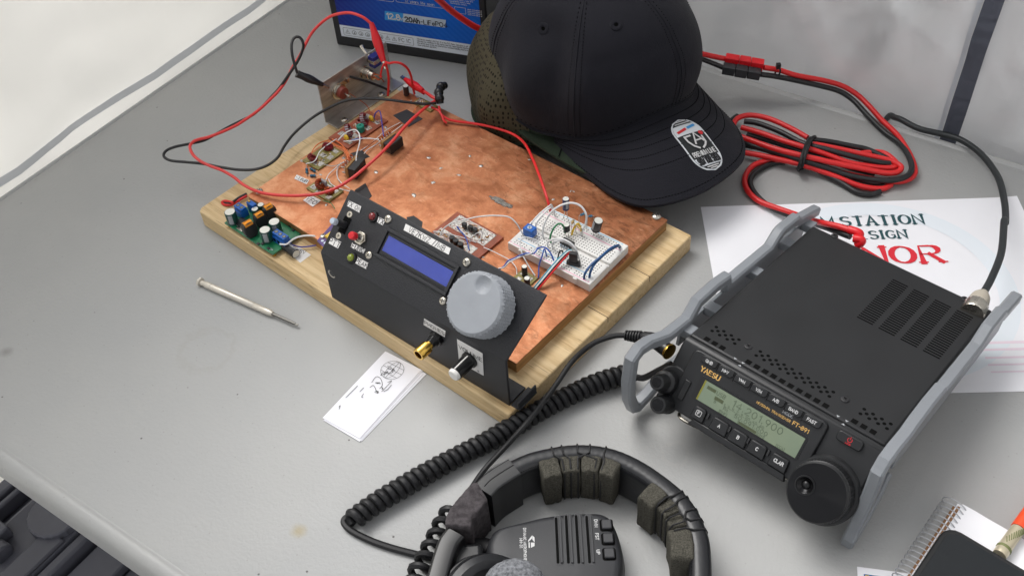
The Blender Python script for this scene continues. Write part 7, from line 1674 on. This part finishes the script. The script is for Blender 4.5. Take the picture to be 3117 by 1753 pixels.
for b_ in range(14):
    for a_ in range(10): k = b_*11+a_; fs.append((k, k+11, k+12, k+1))
mb.add(vs, fs).build('page', 'paper', nb, ang=180)
mb = MB(); mh = MB(); 
for i in range(29):
    y = -3.4-i*4.3; 
    pts = [np.array([-2.6+8.6*math.cos(t), y+.9*(t-.6)/3.0, 5.2+6.0*math.sin(t)]) for t in np.linspace(.28, 3.9, 16)]
    mb.tube(pts, .42, 6, 1, smooth=False); mh.lathe([(1.4, 0), (.1, .05)], 12, (5.6, y, 7.95))
mb.build('spiral_wire', 'wire_grey', nb); mh.build('punched_holes', 'hole_grey', nb)
ph0 = at(c7(1610, 615), 17); ph1 = at(c7(2560, 1180), 17); ex = unit((ph1-ph0)*np.array([1, 1, 0])); PF = Fr((ph0[0], ph0[1], 8.6), math.atan2(ex[1], ex[0])); pn = thing('phone', 'dark phone in a black case lying face up on the notebook', 'phone', PF)
mb = MB(); mb.prism(rr(-1, -160, 76, 1, 10, 8), 0, 8.4); mb.build('case', 'phone_case', pn, bevel=1.6, seg=3); mb = MB(); mb.prism(rr(2.4, -157, 72.6, -2.4, 7.5, 8), 8.45, 8.75); mb.build('screen', 'phone_glass', pn, bevel=.2)
p0, p1 = at(c7(2310, 930), 13), at(c7(2575, 560), 13); ax = unit(p1-p0); QF = Fr((p0[0], p0[1], p0[2]), R=np.stack([ax, np.cross((0, 0, 1.), ax), np.cross(ax, np.cross((0, 0, 1.), ax))], 1)); pe = thing('pen', 'beige pen with an orange end and olive fly pattern lying across the notebook', 'pen', QF)
LP = np.linalg.norm(p1-p0)
mb = MB(); mb.lathe([(4.3, -5), (4.6, -3), (4.6, -2), (4.4, LP*.70)], 24, (0, 0, 0), (1, 0, 0)); mb.build('barrel', 'pen_beige', pe)
mb = MB(); mb.lathe([(4.7, -.2), (5.0, .3), (5.0, 1.6), (4.7, 2)], 24, (0, 0, 0), (1, 0, 0)); 
for i in range(14): a = .5+i*.16; mb.tube([(4+i*1.6, 4.6*math.cos(a+.9), 4.6*math.sin(a+.9)), (8+i*1.8, 4.75*math.cos(a+.5), 4.75*math.sin(a+.5))], .35, 5, 2)
mb.build('pattern', 'fly_olive', pe)
mb = MB(); mb.lathe([(4.8, LP*.71), (4.9, LP*.75), (4.9, LP+40), (3.8, LP+46)], 24, (0, 0, 0), (1, 0, 0)); mb.build('cap', 'pen_orange', pe)
q = [at(c7(X, Y), .5) for X, Y in ((455, 1140), (900, 1200))]; ex = unit((q[1]-q[0])*np.array([1, 1, 0])); KF = Fr((q[0]*np.array([1, 1, 0])), math.atan2(ex[1], ex[0])); kc = thing('sticker_card', 'white sticker with blue and yellow print poking out beside the notebook spiral', 'sticker', KF)
MB().box(0, 44, -30, 0, .1, .6).build('backing', 'paper', kc, bevel=.1)
kp_ = KF.at(c7(540, 1235), .6); MB().box(kp_[0], 40, -28, kp_[1], .62, .75).build('print_field', 'sticker_blue', kc)
mb = MB()
for i in range(4): mb.prism(rr(kp_[0]+.6+i*4.6, kp_[1]-5, kp_[0]+3.6+i*4.6, kp_[1]-.7, .8), .78, .85)
mb.build('print_marks', 'sticker_yellow', kc)
# ------------------------------------------------------------------ clip leads
def clip(parent, F, a, b_, mt, r=4.2):
    """an insulated crocodile clip from its cable end a to its jaw b_ (frame coordinates)"""
    ax = unit(b_-a); L_ = np.linalg.norm(b_-a); A = axes(ax); mb = MB(); vs = []; fs = []; seg = 16
    prof = [(.42, .95, 0), (.55, .85, .06), (.72, .80, .22), (1.0, .92, .42), (1.0, .85, .58), (.78, .62, .8), (.55, .45, 1.0)]
    for (wx, wy, t) in prof:
        for k in range(seg): an = 2*math.pi*k/seg; vs.append(a+A@np.array([r*wx*math.cos(an), r*wy*math.sin(an), L_*t]))
    for i in range(len(prof)-1):
        for k in range(seg): fs.append((i*seg+k, i*seg+(k+1) % seg, (i+1)*seg+(k+1) % seg, (i+1)*seg+k))
    fs.append(list(range(seg))[::-1]); fs.append([(len(prof)-1)*seg+k for k in range(seg)])
    mb.add(vs, fs); o = mb.build('clip_boot', mt, parent)
    mb = MB().set(b_, A); mb.box(-1.6, 1.6, .3, .9, -.5, 7); mb.box(-1.6, 1.6, -.9, -.3, -.5, 7)
    for i in range(4): mb.box(-1.6, 1.6, -.28, .28, 2.5+i*1.2, 3.1+i*1.2)
    mb.build('clip_jaws', 'nickel', o); return o
def P1(pts, F): return [F.loc(at(c1(X, Y), z)) for X, Y, z in pts]
o_ = at(c1(800, 900), 0); LF1 = Fr((o_[0], o_[1], 0))
rl = thing('clip_lead', 'long red test lead with red clips, looping out over the table from the aluminium bracket', 'test lead', LF1)
red = P1([(1540, 165, 102), (1480, 120, 108), (1400, 92, 110), (1330, 95, 108), (1260, 115, 104), (1190, 165, 98), (1130, 230, 92), (1085, 310, 86), (1045, 390, 78), (1000, 460, 72), (950, 560, 64), (900, 630, 60), (840, 690, 56), (770, 755, 54), (680, 820, 51), (600, 870, 48), (500, 915, 46), (420, 945, 44), (350, 962, 43), (310, 980, 42), (290, 1015, 41), (310, 1065, 40), (360, 1110, 38), (430, 1145, 36), (510, 1175, 35), (590, 1220, 34), (660, 1275, 33), (740, 1315, 33), (830, 1338, 34), (940, 1348, 35), (1060, 1348, 36), (1180, 1335, 37), (1290, 1300, 39), (1400, 1235, 41), (1500, 1155, 43), (1600, 1065, 45), (1690, 970, 46), (1780, 865, 47), (1870, 780, 46), (1950, 715, 43), (2000, 690, 41)], LF1)
mb = MB(); mb.tube(red, 1.42, 10, 7); mb.build('cable', 'lead_red', rl)
a_, b_ = P1([(1540, 160, 102), (1625, 425, 72)], LF1); clip(rl, LF1, a_, b_, 'red_clip', 4.6)
a_, b_ = P1([(1985, 692, 40), (1880, 620, 40)], LF1); 
mb = MB(); mb.tube(P1([(2000, 690, 41), (1960, 670, 41), (1920, 642, 40), (1890, 625, 40)], LF1), 1.6, 8, 5); mb.build('cable', 'red_wire', rl)
a_, b_ = P1([(1900, 632, 40), (1775, 548, 38)], LF1); clip(rl, LF1, a_, b_, 'red_clip', 4.2)
LF2 = Fr((at(c1(700, 1000), 0)[0], at(c1(700, 1000), 0)[1], 0)); bl = thing('clip_lead', 'long black test lead twisted round the red one, with a small loop above its clip', 'test lead', LF2)
blk = P1([(1030, 505, 82), (1012, 450, 90), (995, 380, 98), (990, 320, 103), (1000, 275, 106), (1025, 256, 107), (1055, 268, 105), (1072, 310, 100), (1062, 360, 92), (1035, 420, 83), (1000, 475, 75), (955, 540, 68), (905, 610, 60), (850, 670, 53), (790, 735, 50), (720, 795, 50), (640, 835, 50), (560, 875, 47), (470, 925, 43), (390, 968, 40), (300, 990, 38), (200, 1010, 36), (140, 1032, 35), (112, 1058, 34), (115, 1085, 33), (160, 1108, 32), (260, 1118, 31), (380, 1130, 31), (500, 1153, 31), (620, 1170, 31), (720, 1170, 31), (790, 1155, 31), (850, 1125, 31), (900, 1080, 32), (940, 1010, 33), (1000, 930, 34), (1080, 855, 36), (1160, 795, 39), (1250, 745, 43), (1350, 700, 47), (1450, 683, 50), (1560, 682, 52), (1680, 692, 52), (1800, 708, 50), (1900, 718, 47), (1985, 712, 44)], LF2)
mb = MB(); mb.tube(blk, 1.35, 10, 7); mb.build('cable', 'black_wire', bl)
a_, b_ = P1([(1028, 510, 80), (1205, 585, 62)], LF2); clip(bl, LF2, a_, b_, 'black_clip', 4.4)
mb = MB(); P = P1([(2015, 715, 40), (2010, 680, 44), (2005, 640, 46), (2020, 600, 46), (2050, 590, 44)], LF2); mb.tube(P, 3.6, 12, 5)
for p in P[1:4]: mb.ball(p, 4.8, 12)
mb.build('clip_boot', 'black_clip', bl)
def rw(label, pts, r=1.2): return wire('hookup_wire', label, 'red_wire', r, [at(c1(X, Y), z) for X, Y, z in pts], 'wire', 'red supply wires by the bracket')
rw('red wire arching from the clip over to the copper back corner', [(1640, 430, 72), (1665, 438, 74), (1700, 432, 76), (1745, 440, 74), (1790, 475, 66), (1815, 530, 54), (1825, 590, 42), (1838, 650, 31)])
rw('red wire dropping straight from the clip to the copper edge', [(1640, 440, 72), (1655, 500, 62), (1660, 570, 48), (1655, 660, 31)])
rw('short red wire bending from the clip to the coaxial socket', [(1632, 440, 72), (1615, 470, 68), (1605, 520, 60), (1612, 535, 58)], 1.0)
rw('long thin red wire running over the copper to the breadboard', [(1955, 740, 40), (2010, 770, 38), (2040, 830, 34), (2060, 850, 32)], 1.1)
wire('hookup_wire', 'red wire lying along the copper back edge and down to the breadboard', 'red_wire', 1.25, [at(V(X, Y), z) for X, Y, z in ((1104, 268, 40), (1110, 288, 36), (1135, 303, 33), (1190, 311, 32.5), (1240, 321, 33), (1290, 338, 35), (1320, 362, 39), (1340, 400, 45), (1356, 440, 49), (1370, 480, 50), (1380, 512, 46), (1386, 535, 38))], 'wire', 'red supply wires by the bracket')
bpy.context.view_layer.update()
